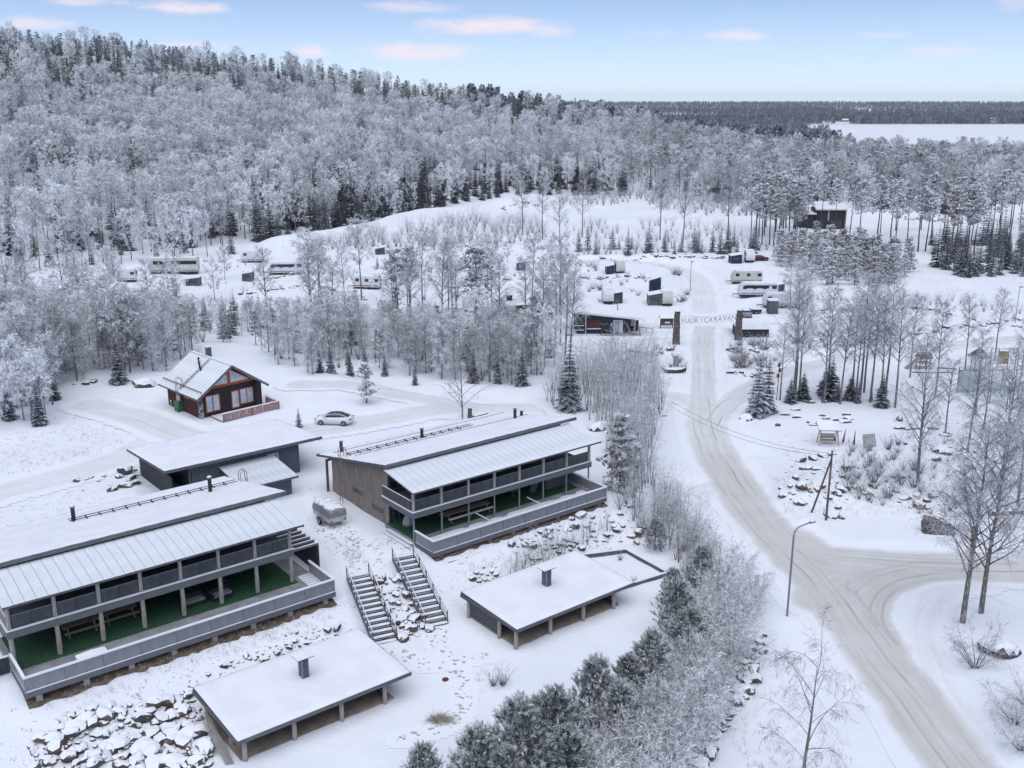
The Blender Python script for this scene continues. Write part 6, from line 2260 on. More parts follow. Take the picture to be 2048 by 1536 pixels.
TWIGB = [shrub(110 + i, 1.6, name='twig_bush', stems=12, spread=.5, sub=4, tw=4, tl=.28, tww=.018, frost=(.3, .95), cm=F_BARE) for i in range(3)]
BIGB = [bare_birch(120 + i, 15, name='bare_birch', nl=38, tw=17, tww=.03, frost=(.25, .95), wid=.26) for i in range(3)]
MIDB = [bare_birch(130 + i, 16, name='bare_birch', clear=.38, wid=.19, nl=24, frost=(.35, 1.0), tw=12, hang=.6, r=.0095, tww=.038) for i in range(3)]
LOWT = [low_tree(140 + i, 15, i % 2 == 0) for i in range(4)]


PLANTS = []
WORDS = 'first second third fourth fifth sixth seventh eighth ninth tenth eleventh twelfth thirteenth fourteenth fifteenth sixteenth seventeenth eighteenth nineteenth twentieth twenty-first twenty-second twenty-third twenty-fourth'.split()


def plant(proto, p, h0, h, label, cat, group, name=None, rz=None, wide=1.0, tilt=0.0, ry=0.0):
    """note one tree or bush; plant_all() sets them out"""
    rot = (RNG.normal() * tilt if tilt else 0.0, (RNG.normal() * tilt if tilt else 0.0) + ry, RNG.uniform(0, 6.28) if rz is None else rz)
    PLANTS.append(dict(proto=proto, p=tuple(float(q) for q in p), s=h / h0, h=h, label=label, cat=cat, group=group, name=name or proto['name'], rot=rot, wide=wide))


def parts_of(l, lab):
    """say in which part of a big stand each one is"""
    l.sort(key=lambda q: q['u'])
    for i, q in enumerate(l):
        q['label'] = lab + ', ' + ('far left', 'left', 'middle', 'right', 'far right')[min(4, i * 5 // len(l))] + ' part'


def plant_all():
    """the 300 of a kind that show largest: an Empty at the foot with trunk and crown; the rest one mass of the kind"""
    kinds, groups = {}, {}
    for q in PLANTS:
        u, v, dp = proj(*q['p'])
        q['u'] = u
        q['show'] = q['h'] / dp * (1.0 if -40 < u < 2090 else .001) * (1.0 if q['group'] else 99)
        kinds.setdefault(q['name'], []).append(q)
    for k, l in kinds.items():
        l.sort(key=lambda q: -q['show'])
        for q in l[:300]:
            if q['group']: groups.setdefault((q['group'], q['label']), []).append(q)
    for (g, lab), l in groups.items():
        if 1 < len(l) <= len(WORDS):
            l.sort(key=lambda q: q['u'])
            for i, q in enumerate(l):
                q['label'] = lab + ', ' + (WORDS[i] + ' from the left' if 0 < i < len(l) - 1 else ('leftmost' if i == 0 else 'rightmost'))
    for (g, lab), l in groups.items():
        if len(l) > len(WORDS): parts_of(l, lab)
    for k, l in kinds.items():
        for q in l[:300]:
            o = empty(q['name'], q['p'], 0, q['label'], q['cat'], q['group'])
            o.rotation_euler = q['rot']
            o.scale = (q['s'] * q['wide'], q['s'] * q['wide'], q['s'])
            mesh_obj('trunk', q['proto']['trunk'], o)
            mesh_obj('crown', q['proto']['crown'], o)
        rest = l[300:]
        if rest:
            pr = []
            for q in rest:
                if q['proto'] not in pr: pr.append(q['proto'])
            scatter_stuff(k + '_thicket', pr, [q['p'] for q in rest], [q['s'] for q in rest], 'uncounted ' + k.replace('_', ' ') + 's standing behind the nearer ones', l[0]['cat'], [pr.index(q['proto']) for q in rest])


def pick(l):
    return l[int(RNG.integers(len(l)))]


# ---- foreground: young pines and frosted willows of the hedge
for (u, v, h) in ((848, 1600, 4.2), (955, 1625, 6.2), (1035, 1585, 7.0), (1110, 1545, 6.4), (1190, 1465, 6.0), (1075, 1480, 3.6), (1130, 1640, 6.6), (1010, 1660, 5.2), (1235, 1500, 5.4), (1300, 1395, 5.6), (1255, 1420, 4.6), (1350, 1270, 5.2), (1375, 1330, 5.0), (1345, 1215, 3.8), (1400, 1180, 4.5), (1310, 1100, 3.5)):
    plant(pick(YPINES), G(u, min(v, 1640)), 4.6, h * .98, 'dense young pine with frosted tips in the hedge below the shelters', 'pine tree', 'young pines of the hedge', wide=1.05)
for (u, v, h) in ((1440, 1205, 4.6), (1475, 1230, 4.2), (1415, 1255, 4.8), (1450, 1285, 4.6), (1475, 1320, 3.6), (1400, 1330, 4.8), (1440, 1355, 4.2), (1370, 1395, 5.0), (1415, 1415, 4.2), (1330, 1450, 5.0), (1385, 1465, 4.4), (1290, 1510, 5.0), (1350, 1520, 4.4), (1230, 1570, 5.2), (1310, 1590, 4.6), (1170, 1640, 5.4),
                  (1260, 1640, 4.8), (1345, 1610, 3.8), (1430, 1170, 4.4), (1395, 1130, 4.0), (1465, 1185, 4.0), (1370, 1090, 3.6), (1420, 1300, 4.4), (1470, 1265, 3.8), (1360, 1430, 4.6), (1490, 1210, 3.2), (1385, 1375, 4.6), (1455, 1240, 4.2), (1430, 1225, 4.4), (1410, 1285, 4.5), (1440, 1320, 4.2), (1395, 1350, 4.4), (1350, 1470, 4.6), (1310, 1480, 4.8), (1300, 1545, 4.6), (1250, 1530, 4.8), (1210, 1600, 5), (1405, 1440, 3.8), (1375, 1500, 3.6)):
    plant(pick(WILLOWS), G(u + 14, min(v, 1640)), 4.8, h * .92, 'frost-white willow bush in the hedge between shelters and road', 'bush', 'frosted willows of the hedge', wide=1.1)
# tall thin leafless birch at the bottom right and the two big ones
plant(birch(201, 9.0, clear=.18, nl=13, width=.34, sub=9, tw=14, tww=.03, frost=(.3, .9), droop=.6, tl=.9, name='drooping_birch', cm=F_BARE, rise=.9, trunkr=.013), G(1600, 1590), 9.0, 9.2, 'slender frosted birch leaning over the verge at the bottom', 'birch tree', None, rz=.4)
plant(BIGB[0], G(1925, 1245), 15, 17.5, 'nearer of the two big bare birches in the junction lawn', 'birch tree', None, 'bare_birch', rz=.6)
plant(BIGB[1], G(1962, 1226), 15, 17.0, 'farther of the two big bare birches in the junction lawn', 'birch tree', None, 'bare_birch', rz=2.2)
plant(BIGB[2], G(1835, 965), 15, 16.5, 'tall leaning bare birch right of the garden swing', 'birch tree', None, 'bare_birch', rz=3.3, wide=.8, ry=.05)
plant(shrub(202, 3.6, name='small_bare_tree', stems=10, spread=.8, sub=13, tw=9, cm=F_BARE, frost=(.25, .8), tww=.028, tl=.5), G(1950, 1336), 3.6, 3.8, 'small spreading bare tree in front of the boulder', 'tree', None)
for (u, v, h) in ((2030, 1450, 2.6), (2050, 1410, 2.2), (2040, 1500, 2.2)):
    plant(pick(WILLOWS), G(u, v), 4.8, h, 'low frosted bush at the right edge beside the road', 'bush', 'bushes at the right road edge', wide=1.6)
plant(pick(SHRUBS), G(1500, 1250), 4.2, 3.6, 'thin frosted bush in the verge left of the street lamp', 'bush', None)
# trees right of the big birches
for (u, v, h) in ((1995, 1000, 14), (2035, 1010, 13), (1935, 905, 12), (2010, 900, 13), (1965, 870, 11), (2060, 930, 13), (1890, 870, 10)):
    plant(pick(MIDB), G(u, v), 16, h, 'frosted bare birch at the right edge below the court', 'birch tree', 'right edge birches', wide=1.15)
for (u, v, h) in ((1990, 985, 2.5), (1930, 950, 2.2), (2040, 985, 2.6), (1880, 990, 2.0), (1840, 985, 1.8), (1790, 960, 1.6), (1860, 1000, 1.8), (1910, 1010, 2.2), (1960, 1030, 2.4), (2020, 1060, 2.2)):
    plant(pick(SHRUBS), G(u, v), 4.2, h, 'low frosted bush on the rough ground left of the fallen log', 'bush', 'bushes on the rough ground', wide=1.3)
# roadside pair of spruces, thujas
plant(spruce(210, 9, 'roadside_spruce', .25, frost=.8), G(1514, 832), 9, 8.2, 'snow-laden spruce at the road fork, larger of the pair', 'spruce tree', None)
plant(spruce(211, 9, 'roadside_spruce', .21, frost=.7), G(1533, 826), 9, 8.0, 'snow-laden spruce at the road fork, slimmer of the pair', 'spruce tree', None)
for (u, v, h) in ((1580, 806, 4.0), (1605, 800, 4.2), (1660, 800, 6.5), (1675, 802, 3.2), (1650, 790, 4.5), (1700, 800, 4.0), (1742, 802, 2.2), (1762, 814, 5.0), (1715, 806, 3.5)):
    plant(pick(SPRUCES), G(u, v), 11, h, 'low dark conifer among the birch trunks behind the garden swing', 'conifer', 'low conifers behind the garden swing', wide=1.6)
for (u, v, h) in ((755, 537, 3.4), (771, 537, 3.4)):
    plant(pick(DSPRUCES), G(u, v), 12, h, 'small cone-shaped thuja behind the red-striped caravan', 'thuja', 'thuja pair', wide=1.5)
# tall trees of the right-hand grove
for k, (u, v, h) in enumerate(((1590, 790, 17), (1598, 786, 15), (1585, 800, 13), (1655, 790, 16), (1648, 806, 14), (1680, 808, 15), (1720, 790, 18), (1728, 785, 16), (1712, 800, 14), (1740, 805, 16), (1770, 790, 17), (1760, 806, 15), (1790, 815, 16), (1560, 800, 11), (1705, 770, 14), (1820, 755, 13))):
    plant(pick(MIDB), G(u, v), 16, h, 'tall bare birch in the grove behind the garden swing', 'birch tree', 'grove birches behind the swing', tilt=.02)
for (u, v, h) in ((1870, 795, 14), (1930, 740, 12), (1990, 720, 12), (2035, 800, 12), (1950, 830, 12)):
    plant(pick(MIDB), G(u, v), 16, h, 'bare birch around the ball court', 'birch tree', 'birches around the court', tilt=.03)
# spruce in front of the reception and pine beside the lodge
plant(spruce(212, 11, 'spruce', .2, frost=.5), G(1138, 820), 11, 10.5, 'tall frosted spruce among saplings below the reception', 'spruce tree', None)
plant(pine(213, 8, .08, 'bushy_pine', .24, nb=26, tuft=1.0, frost=(.2, .9)), G(1238, 985), 8, 8.2, 'bushy pine at the right end of the brown lodge', 'pine tree', None)
plant(pine(214, 6, .1, 'bushy_pine', .26, nb=22, tuft=1.0, frost=(.25, 1.0)), G(733, 806), 6, 5.4, 'young snow-laden pine beside the driveway behind the white car', 'pine tree', None)
plant(spruce(215, 3, 'small_spruce', .2, frost=.7), G(598, 856), 3, 2.6, 'tiny snowy conifer left of the white car', 'conifer', None)
plant(bare_birch(216, 9, 'bare_tree', .1, 20, .42, frost=(.1, .6), hang=.1, r=.009), G(925, 838), 9, 9.0, 'spreading bare tree behind the brown lodge roof', 'tree', None)

# ---- thicket right of the brown lodge
for (u, v) in px_scatter([(1165, 835), (1180, 790), (1290, 775), (1325, 800), (1330, 840), (1305, 900), (1300, 970), (1270, 1010), (1235, 990), (1215, 930), (1210, 870)], 120, 301, 5):
    plant(pick(SAPS), G(u, v), 7, RNG.uniform(5.0, 9.5), 'thin frosted sapling in the thicket right of the brown lodge', 'sapling', 'saplings right of the lodge', wide=.9)
for (u, v) in px_scatter([(1060, 800), (1165, 745), (1310, 720), (1320, 765), (1280, 785), (1170, 800), (1150, 825)], 85, 302, 5):
    plant(pick(SAPS), G(u, v), 7, RNG.uniform(4.0, 8.0), 'grey frosted sapling in the thicket below the reception', 'sapling', 'saplings below the reception', wide=1.1)
for (u, v) in px_scatter([(1290, 1000), (1345, 980), (1380, 1080), (1430, 1130), (1380, 1150), (1320, 1080)], 30, 303, 6):
    plant(pick(SAPS), G(u, v), 7, RNG.uniform(2.2, 5.0), 'slender frosted sapling in the verge below the thicket', 'sapling', 'saplings in the verge', wide=1.0)
for (u, v) in px_scatter([(1225, 1000), (1300, 960), (1340, 990), (1420, 1120), (1450, 1180), (1400, 1190), (1320, 1110), (1270, 1060)], 75, 313, 6):
    plant(pick(SAPS + SHRUBS), G(u, v), 6, RNG.uniform(2.0, 5.0), 'bare frosted scrub stem beside the road below the brown lodge', 'sapling', 'scrub beside the road', wide=1.0)
# twiggy bushes in front of the lodge deck and on the banks
for (u, v) in px_scatter([(1000, 1150), (1090, 1105), (1210, 1045), (1225, 1060), (1120, 1130), (1030, 1170)], 34, 304, 8):
    plant(pick(SAPS), G(u, v), 7, RNG.uniform(1.8, 3.4), 'thin bare sapling growing before the brown lodge deck railing', 'sapling', 'saplings before the deck', wide=1.1)
for (u, v, h) in ((1005, 1370, 1.7), (985, 1372, 1.2), (1240, 1120, 1.0), (1268, 1165, .8)):
    plant(pick(TWIGB), G(u, v), 1.6, h, 'dry twiggy tuft on the snowy yard near the sandbox shelter', 'bush', 'twig tufts on the yard')
for (u, v) in px_scatter([(1700, 900), (1800, 880), (1850, 960), (1790, 1010), (1700, 1000), (1680, 940)], 30, 305, 9):
    plant(pick(TWIGB), G(u, v), 1.6, RNG.uniform(1.0, 2.2), 'dry twiggy bush on the rough ground right of the power pole', 'bush', 'twig bushes right of the pole', wide=1.2)
for (u, v) in px_scatter([(1690, 880), (1960, 880), (1960, 1040), (1800, 1030), (1680, 990)], 60, 315, 8):
    plant(pick(SHRUBS), G(u, v), 4.2, RNG.uniform(.9, 2.0), 'pale frosted scrub on the rough ground between power pole and birches', 'bush', 'scrub on the rough ground', wide=1.3)
for (u, v) in px_scatter([(1300, 690), (1350, 700), (1370, 740), (1310, 745), (1270, 720)], 16, 306, 6):
    plant(pick(TWIGB), G(u, v), 1.6, RNG.uniform(1.0, 1.9), 'dark twiggy bush in the planted bed left of the gate', 'bush', 'bushes in the left gate bed', wide=1.3)
for (u, v) in px_scatter([(1455, 690), (1560, 685), (1550, 735), (1470, 740)], 26, 307, 6):
    plant(pick(TWIGB), G(u, v), 1.6, RNG.uniform(1.2, 2.2), 'dark twiggy bush in the planted bed right of the gate', 'bush', 'bushes in the right gate bed', wide=1.4)
plant(shrub(220, 2.6, 'round_bush', stems=20, spread=.7, sub=8, tw=6, cm=F_BARE, frost=(.0, .5), tww=.03, tl=.35), G(1487, 735), 2.6, 2.9, 'round brown hedge bush right of the gate road', 'bush', None, wide=1.3)
for (u, v) in ((1185, 578), (1200, 581), (1358, 551), (1348, 549), (1368, 602), (1375, 590), (1360, 604), (1178, 533), (1190, 536)):
    plant(pick(TWIGB), G(u, v), 1.6, RNG.uniform(1.5, 2.3), 'small frosted bush beside the camp road', 'bush', 'bushes beside the camp road', wide=1.6)

# ---- woods: random stands in the world, checked against the view
CLEAR_PX = [  # kept open: (polygon in the photo's ground, what)
    [(0, 790), (230, 770), (330, 760), (560, 850), (640, 770), (760, 760), (900, 790), (1050, 790), (1050, 850), (900, 860), (600, 900), (300, 1000), (0, 1100)],
]


def stand(poly, n, seed, mind=4):
    return px_scatter(poly, n, seed, mind)


def clear_of(q, r=0):
    for k in ('drive', 'car_loop', 'west', 'main', 'north_east', 'camp', 'camp_cross'):
        d, _, _ = pdist(np.array([q[0]]), np.array([q[1]]), RD[k][0])
        if d[0] < RD[k][1] + 1.2: return False
    d = np.array(q[:2]) - OR
    a, b = d @ ER1, d @ ER2
    return not (-3 < a < 11 and -5 < b < 11)


# belt of frosted trees behind the log cabin
BELT = [(-60, 650), (100, 640), (300, 625), (480, 635), (640, 655), (820, 660), (960, 680), (1080, 690), (1120, 730), (1060, 775), (960, 775), (860, 760), (720, 742), (640, 752), (560, 745), (520, 700), (420, 690), (330, 745), (250, 752), (120, 770), (60, 800), (-60, 850)]
cnt = dict(b=0, s=0)
for (u, v) in stand(BELT, 380, 401, 8):
    q = G(u, v)
    if not clear_of(q): continue
    z = RNG.random()
    if z < .70:
        plant(pick(BUSHB if RNG.random() < .9 else BIRCHES), q, 11, float(np.interp(v, [640, 700, 780], [4.4, 7.5, 11])) * RNG.uniform(.7, 1.15) * (1.2 if u < 350 else 1), 'frost-white birch in the belt between log cabin and camp', 'birch tree', 'belt birches behind the log cabin', wide=1.05)
    elif z < .84:
        plant(pick(SHRUBS), q, 4.2, RNG.uniform(3, 5.5), 'tall frosted shrub in the belt between log cabin and camp', 'bush', 'belt shrubs behind the log cabin', wide=1.1)
    elif z < .93:
        plant(pick(SPRUCES), q, 11, RNG.uniform(4, 8), 'frosted spruce in the belt between log cabin and camp', 'spruce tree', 'belt spruces behind the log cabin')
    else:
        plant(pick(HPINES), q, 12, RNG.uniform(5, 8), 'dark pine in the belt between log cabin and camp', 'pine tree', 'belt pines behind the log cabin')
for (u, v, h) in ((238, 768, 8.0), (80, 850, 5.5), (60, 800, 6), (705, 690, 7.5), (712, 655, 9), (660, 660, 7.5), (615, 660, 6), (470, 650, 7), (520, 655, 6.5), (760, 690, 6), (935, 720, 7.5), (640, 745, 4), (700, 752, 4), (730, 742, 4.5), (770, 752, 4), (830, 770, 3.5), (985, 740, 6), (20, 840, 5), (110, 800, 5)):
    plant(pick(SPRUCES), G(u, v), 11, h, 'dark young spruce standing out before the frosted belt', 'spruce tree', 'dark spruces before the belt', wide=1.15)
for (u, v, h) in ((535, 655, 15), (625, 665, 16), (640, 655, 14), (665, 660, 13), (690, 620, 13), (790, 665, 13), (885, 690, 18), (905, 640, 14), (1085, 690, 15), (1130, 720, 17), (1000, 690, 15), (985, 640, 15), (1050, 670, 14), (30, 700, 14), (60, 660, 13), (180, 690, 12), (225, 640, 13), (240, 650, 14), (300, 660, 13), (1120, 690, 16), (1140, 735, 15)):
    plant(pick(MIDB + TALLB[:1]), G(u, v), 16, h, 'tall thin birch trunk rising above the frosted belt', 'birch tree', 'tall birches above the belt', tilt=.015)
for (u, v, h) in ((952, 690, 17), (795, 665, 15), (1480 - 660, 640, 14)):
    plant(pick(PINES), G(u, v), 17, h, 'tall frosted pine rising from the belt left of the black cabin', 'pine tree', 'tall pines of the belt', wide=1.1)
for (u, v) in stand([(-40, 830), (60, 800), (140, 790), (120, 835), (30, 860), (-40, 880)], 16, 402, 12):
    plant(pick(BIRCHES), G(u, v), 12, RNG.uniform(5, 9), 'frosted birch at the left edge beside the snowfield', 'birch tree', 'left edge birches')

# tall pines and spruces behind the camp, on the right
for (u, v) in stand([(1545, 510), (1600, 490), (1700, 500), (1830, 530), (1800, 575), (1640, 570), (1570, 545)], 75, 403, 8):
    plant(pick(BUSHP), G(u, v), 8, RNG.uniform(4.5, 8.5), 'bushy frosted pine in the stand between caravans and black house', 'pine tree', 'pines by the black house', wide=1.1)
for (u, v) in stand([(1840, 490), (2060, 480), (2060, 560), (1960, 560), (1860, 540)], 60, 404, 8):
    plant(pick(SPRUCES), G(u, v), 11, RNG.uniform(5, 11), 'dark spruce in the stand at the right edge', 'spruce tree', 'spruces at the right edge')
for (u, v) in stand([(1690, 470), (1850, 455), (2060, 440), (2060, 520), (1880, 520), (1700, 500)], 26, 405, 12):
    plant(pick(PINES), G(u, v), 17, RNG.uniform(14, 19), 'very tall pine with bare trunk around the brown cabins', 'pine tree', 'tall pines around the cabins')
for (u, v) in stand([(1500, 450), (1605, 450), (1600, 500), (1530, 505), (1490, 495)], 22, 406, 8):
    plant(pick(PINES), G(u, v), 17, RNG.uniform(14, 18), 'very tall pine left of the black house', 'pine tree', 'tall pines left of the house')
for (u, v, h) in ((1612, 470, 17), (1640, 476, 18), (1668, 480, 17), (1700, 478, 18)):
    plant(PINES[0], G(u, v), 17, h, 'thin tall pine right in front of the black house', 'pine tree', 'pines in front of the house', wide=.8)
for (u, v) in stand([(1560, 600), (1640, 590), (1640, 640), (1570, 640)], 3, 416, 20):
    plant(pick(GREYB), G(u, v), 13, RNG.uniform(8, 12), 'frosted birch right of the caravan row', 'birch tree', 'birches right of the caravans')
for (u, v) in stand([(1150, 500), (1540, 490), (1540, 505), (1470, 508), (1150, 510)], 60, 407, 6):
    plant(pick(SPRUCES if RNG.random() < .6 else SHRUBS), G(u, v), 11 if True else 4, RNG.uniform(4, 8), 'young conifer in the row behind the camp', 'conifer', 'young conifers behind the camp') if RNG.random() < .62 else plant(pick(SHRUBS), G(u, v), 4.2, RNG.uniform(2.5, 4.5), 'grey bush in the row behind the camp', 'bush', 'bushes behind the camp')
for (u, v) in ((1045, 470), (1085, 480), (1120, 500), (1165, 475), (1320, 480), (1365, 490), (1455, 480), (1590, 500)):
    plant(pick(MIDB), G(u, v), 16, RNG.uniform(15, 20), 'single tall birch standing in the clearing behind the camp', 'birch tree', 'tall birches in the clearing', tilt=.015)
# bushes on the clearing: upright frosted saplings
for (u, v) in stand([(620, 490), (760, 470), (900, 440), (1080, 440), (1100, 480), (930, 505), (760, 500), (640, 500)], 150, 408, 5):
    plant(pick(SHRUBS), G(u, v), 4.2, RNG.uniform(3, 5.5), 'upright frosted bush on the slope below the snow bank', 'bush', 'bushes below the snow bank', wide=.9)
for (u, v) in stand([(1100, 400), (1300, 385), (1500, 400), (1600, 420), (1560, 440), (1400, 430), (1250, 410), (1120, 412)], 150, 409, 5):
    plant(pick(SHRUBS), G(u, v), 4.2, RNG.uniform(3, 6), 'pale frosted bush on the clearing below the forest', 'bush', 'bushes on the clearing', wide=1.0)
for (u, v) in stand([(1120, 440), (1480, 450), (1500, 485), (1140, 490)], 70, 410, 6):
    plant(pick(SHRUBS), G(u, v), 4.2, RNG.uniform(2, 4), 'low frosted bush between clearing and camp', 'bush', 'bushes between clearing and camp', wide=1.1)
for (u, v) in stand([(1620, 600), (1800, 590), (2040, 615), (2040, 640), (1900, 640), (1620, 625)], 60, 411, 7):
    plant(pick(SHRUBS), G(u, v), 4.2, RNG.uniform(1.5, 3.4), 'thin frosted bush along the edge of the snowy field', 'bush', 'bushes along the field edge', wide=.8)
for (u, v) in stand([(1580, 700), (1800, 690), (1860, 660), (1700, 655), (1580, 680)], 36, 412, 7):
    plant(pick(TWIGB + SHRUBS[:1]), G(u, v), 2.2, RNG.uniform(1.0, 2.2), 'twiggy bush on the bank beyond the grove', 'bush', 'bushes on the bank beyond the grove', wide=1.2)
# scrub, low mounds' bushes and lone trees all over the camp
for (u, v) in stand([(60, 570), (480, 530), (640, 520), (900, 520), (1160, 520), (1160, 600), (950, 640), (700, 630), (480, 625), (60, 640)], 120, 431, 8):
    plant(pick(SHRUBS + TWIGB), G(u, v), 3.5, RNG.uniform(1.2, 3.0), 'small frosted bush between the pitches of the camp', 'bush', 'bushes between the pitches', wide=1.2)
for (u, v) in stand([(440, 640), (640, 600), (900, 600), (1160, 620), (1160, 700), (900, 680), (640, 665), (440, 660)], 14, 432, 20):
    plant(pick(TALLB + MIDB), G(u, v), 16.5, RNG.uniform(10, 16), 'tall frosted birch at the near edge of the camp', 'birch tree', 'tall birches at the camp edge', tilt=.02)
for (u, v) in stand([(0, 600), (440, 600), (440, 660), (0, 660)], 8, 433, 24):
    plant(pick(TALLB + BIRCHES[:2]), G(u, v), 15, RNG.uniform(8, 14), 'tall frosted birch at the left end of the camp', 'birch tree', 'tall birches at the camp left')
for (u, v) in stand([(1160, 530), (1330, 560), (1330, 640), (1280, 620), (1180, 600)], 22, 434, 9):
    plant(pick(TWIGB), G(u, v), 1.6, RNG.uniform(.8, 1.6), 'low twiggy bush on the pitches above the reception', 'bush', 'bushes above the reception', wide=1.3)
# sparse trees between the camp pitches
for (u, v, h) in ((790, 600, 5), (850, 600, 5), (905, 575, 3), (1015, 525, 3), (1100, 545, 4), (430, 600, 6), (330, 600, 5), (230, 610, 5), (150, 620, 6), (20, 630, 8), (60, 610, 9), (450, 560, 5)):
    plant(pick(GREYB), G(u, v), 13, h + 2, 'grey frosted birch standing between the camp pitches', 'birch tree', 'birches between the pitches')

# open wood at the foot of the hill on the left
for (u, v) in stand([(-30, 470), (460, 470), (470, 520), (300, 530), (-30, 560)], 46, 441, 14):
    plant(pick(TALLB + BIRCHES[:3]), G(u, v), 14.5, RNG.uniform(9, 16), 'tall slender frosted birch at the hill foot on the left', 'birch tree', 'birches at the left hill foot')
for (u, v) in stand([(-30, 470), (460, 470), (470, 515), (-30, 545)], 22, 442, 14):
    plant(pick(DSPRUCES), G(u, v), 12, RNG.uniform(5, 11), 'dark spruce at the hill foot on the left', 'spruce tree', 'spruces at the left hill foot')
# ---- the hill and the woods behind: grid with jitter
cand = []
rg = np.random.default_rng(77)
y = 262.0
while y < 640:
    st = 4.3 + (y - 262) * .0042
    for i in range(int(1.5 * y / st)):
        th = -.68 + 1.36 * (i + rg.random()) / (1.5 * y / st) * 1.0
        yy = y + rg.uniform(-.5, .5) * st
        xx = th * yy
        cand.append((xx, yy, rg.random(), rg.random()))
    y += st
cand = np.array(cand)
cz = ground_z(cand[:, 0], cand[:, 1])
pu, pv, dep = proj(cand[:, 0], cand[:, 1], cz)
d0 = np.interp(cand[:, 0] / cand[:, 1], D0_U, D0)
FOREST = {'ridge': [], 'birch': [], 'grey': [], 'hpine': [], 'spruce': [], 'dspruce': [], 'pine': [], 'tall': []}
for (x, yv, r1, r2), z, u, v, dp, b0 in zip(cand, cz, pu, pv, dep, d0):
    if u < -260 or u > 2330: continue
    if yv < b0 + rg.normal() * 3: continue
    into = yv - b0
    if u < 1250:
        if into < (55 if u < 900 else 28) and u > 500:
            t = 'dspruce' if r1 < .72 else 'birch'
        elif v < np.interp(u, [0, 600, 900, 1200], [212, 234, 262, 278]) + rg.normal() * 18 or yv > 585:
            t = 'hpine' if r1 < .38 else ('ridge' if r1 < .90 else 'birch')
        else:
            clump = float(vnoise(np.array(x * .035), np.array(yv * .035), 61))
            t = ('dspruce' if r1 < .35 else ('spruce' if r1 < .6 else 'birch')) if clump > .2 else ('birch' if r1 < .54 else ('tall' if r1 < .70 else ('dspruce' if r1 < .79 else ('spruce' if r1 < .90 else 'hpine'))))
        # snowy open wood low on the left
        if u < 330 and into < 80 and r2 < .55: continue
    else:
        if into < 25 and u < 1350: t = 'dspruce' if r1 < .5 else 'grey'
        else: t = 'grey' if r1 < .46 else ('pine' if r1 < .68 else ('birch' if r1 < .84 else ('spruce' if r1 < .93 else 'dspruce')))
        if r2 < .22: continue
        if 1590 < u < 1720 and v > 405: continue
        if u > 1820 and v > 408: continue
    FOREST[t].append((x, yv, z, u, v, dp))
KIND = {'ridge': (RSPRUCES, 11, (7, 12.5), 'slim grey spruce along the upper hillside and ridge', 'spruce tree', 'ridge spruces'),
        'birch': (BIRCHES, 12, (7.5, 15.5), 'frost-white birch of the hillside forest', 'birch tree', 'hillside birches'),
        'grey': (GREYB, 13, (8, 15.5), 'greyish frosted birch of the level wood on the right', 'birch tree', 'birches of the right wood'),
        'tall': (TALLB, 17, (12, 17), 'tall bare-trunked birch of the hillside forest', 'birch tree', 'tall hillside birches'),
        'hpine': (HPINES, 12, (8, 12.5), 'grey frosted pine of the upper hillside', 'pine tree', 'hillside pines'),
        'pine': (PINES, 17, (10, 17), 'frosted pine of the level wood on the right', 'pine tree', 'pines of the right wood'),
        'spruce': (SPRUCES, 11, (9, 14), 'frosted spruce scattered through the forest', 'spruce tree', 'forest spruces'),
        'dspruce': (DSPRUCES, 12, (8, 14), 'dark spruce along the lower forest edge', 'spruce tree', 'dark forest edge spruces')}



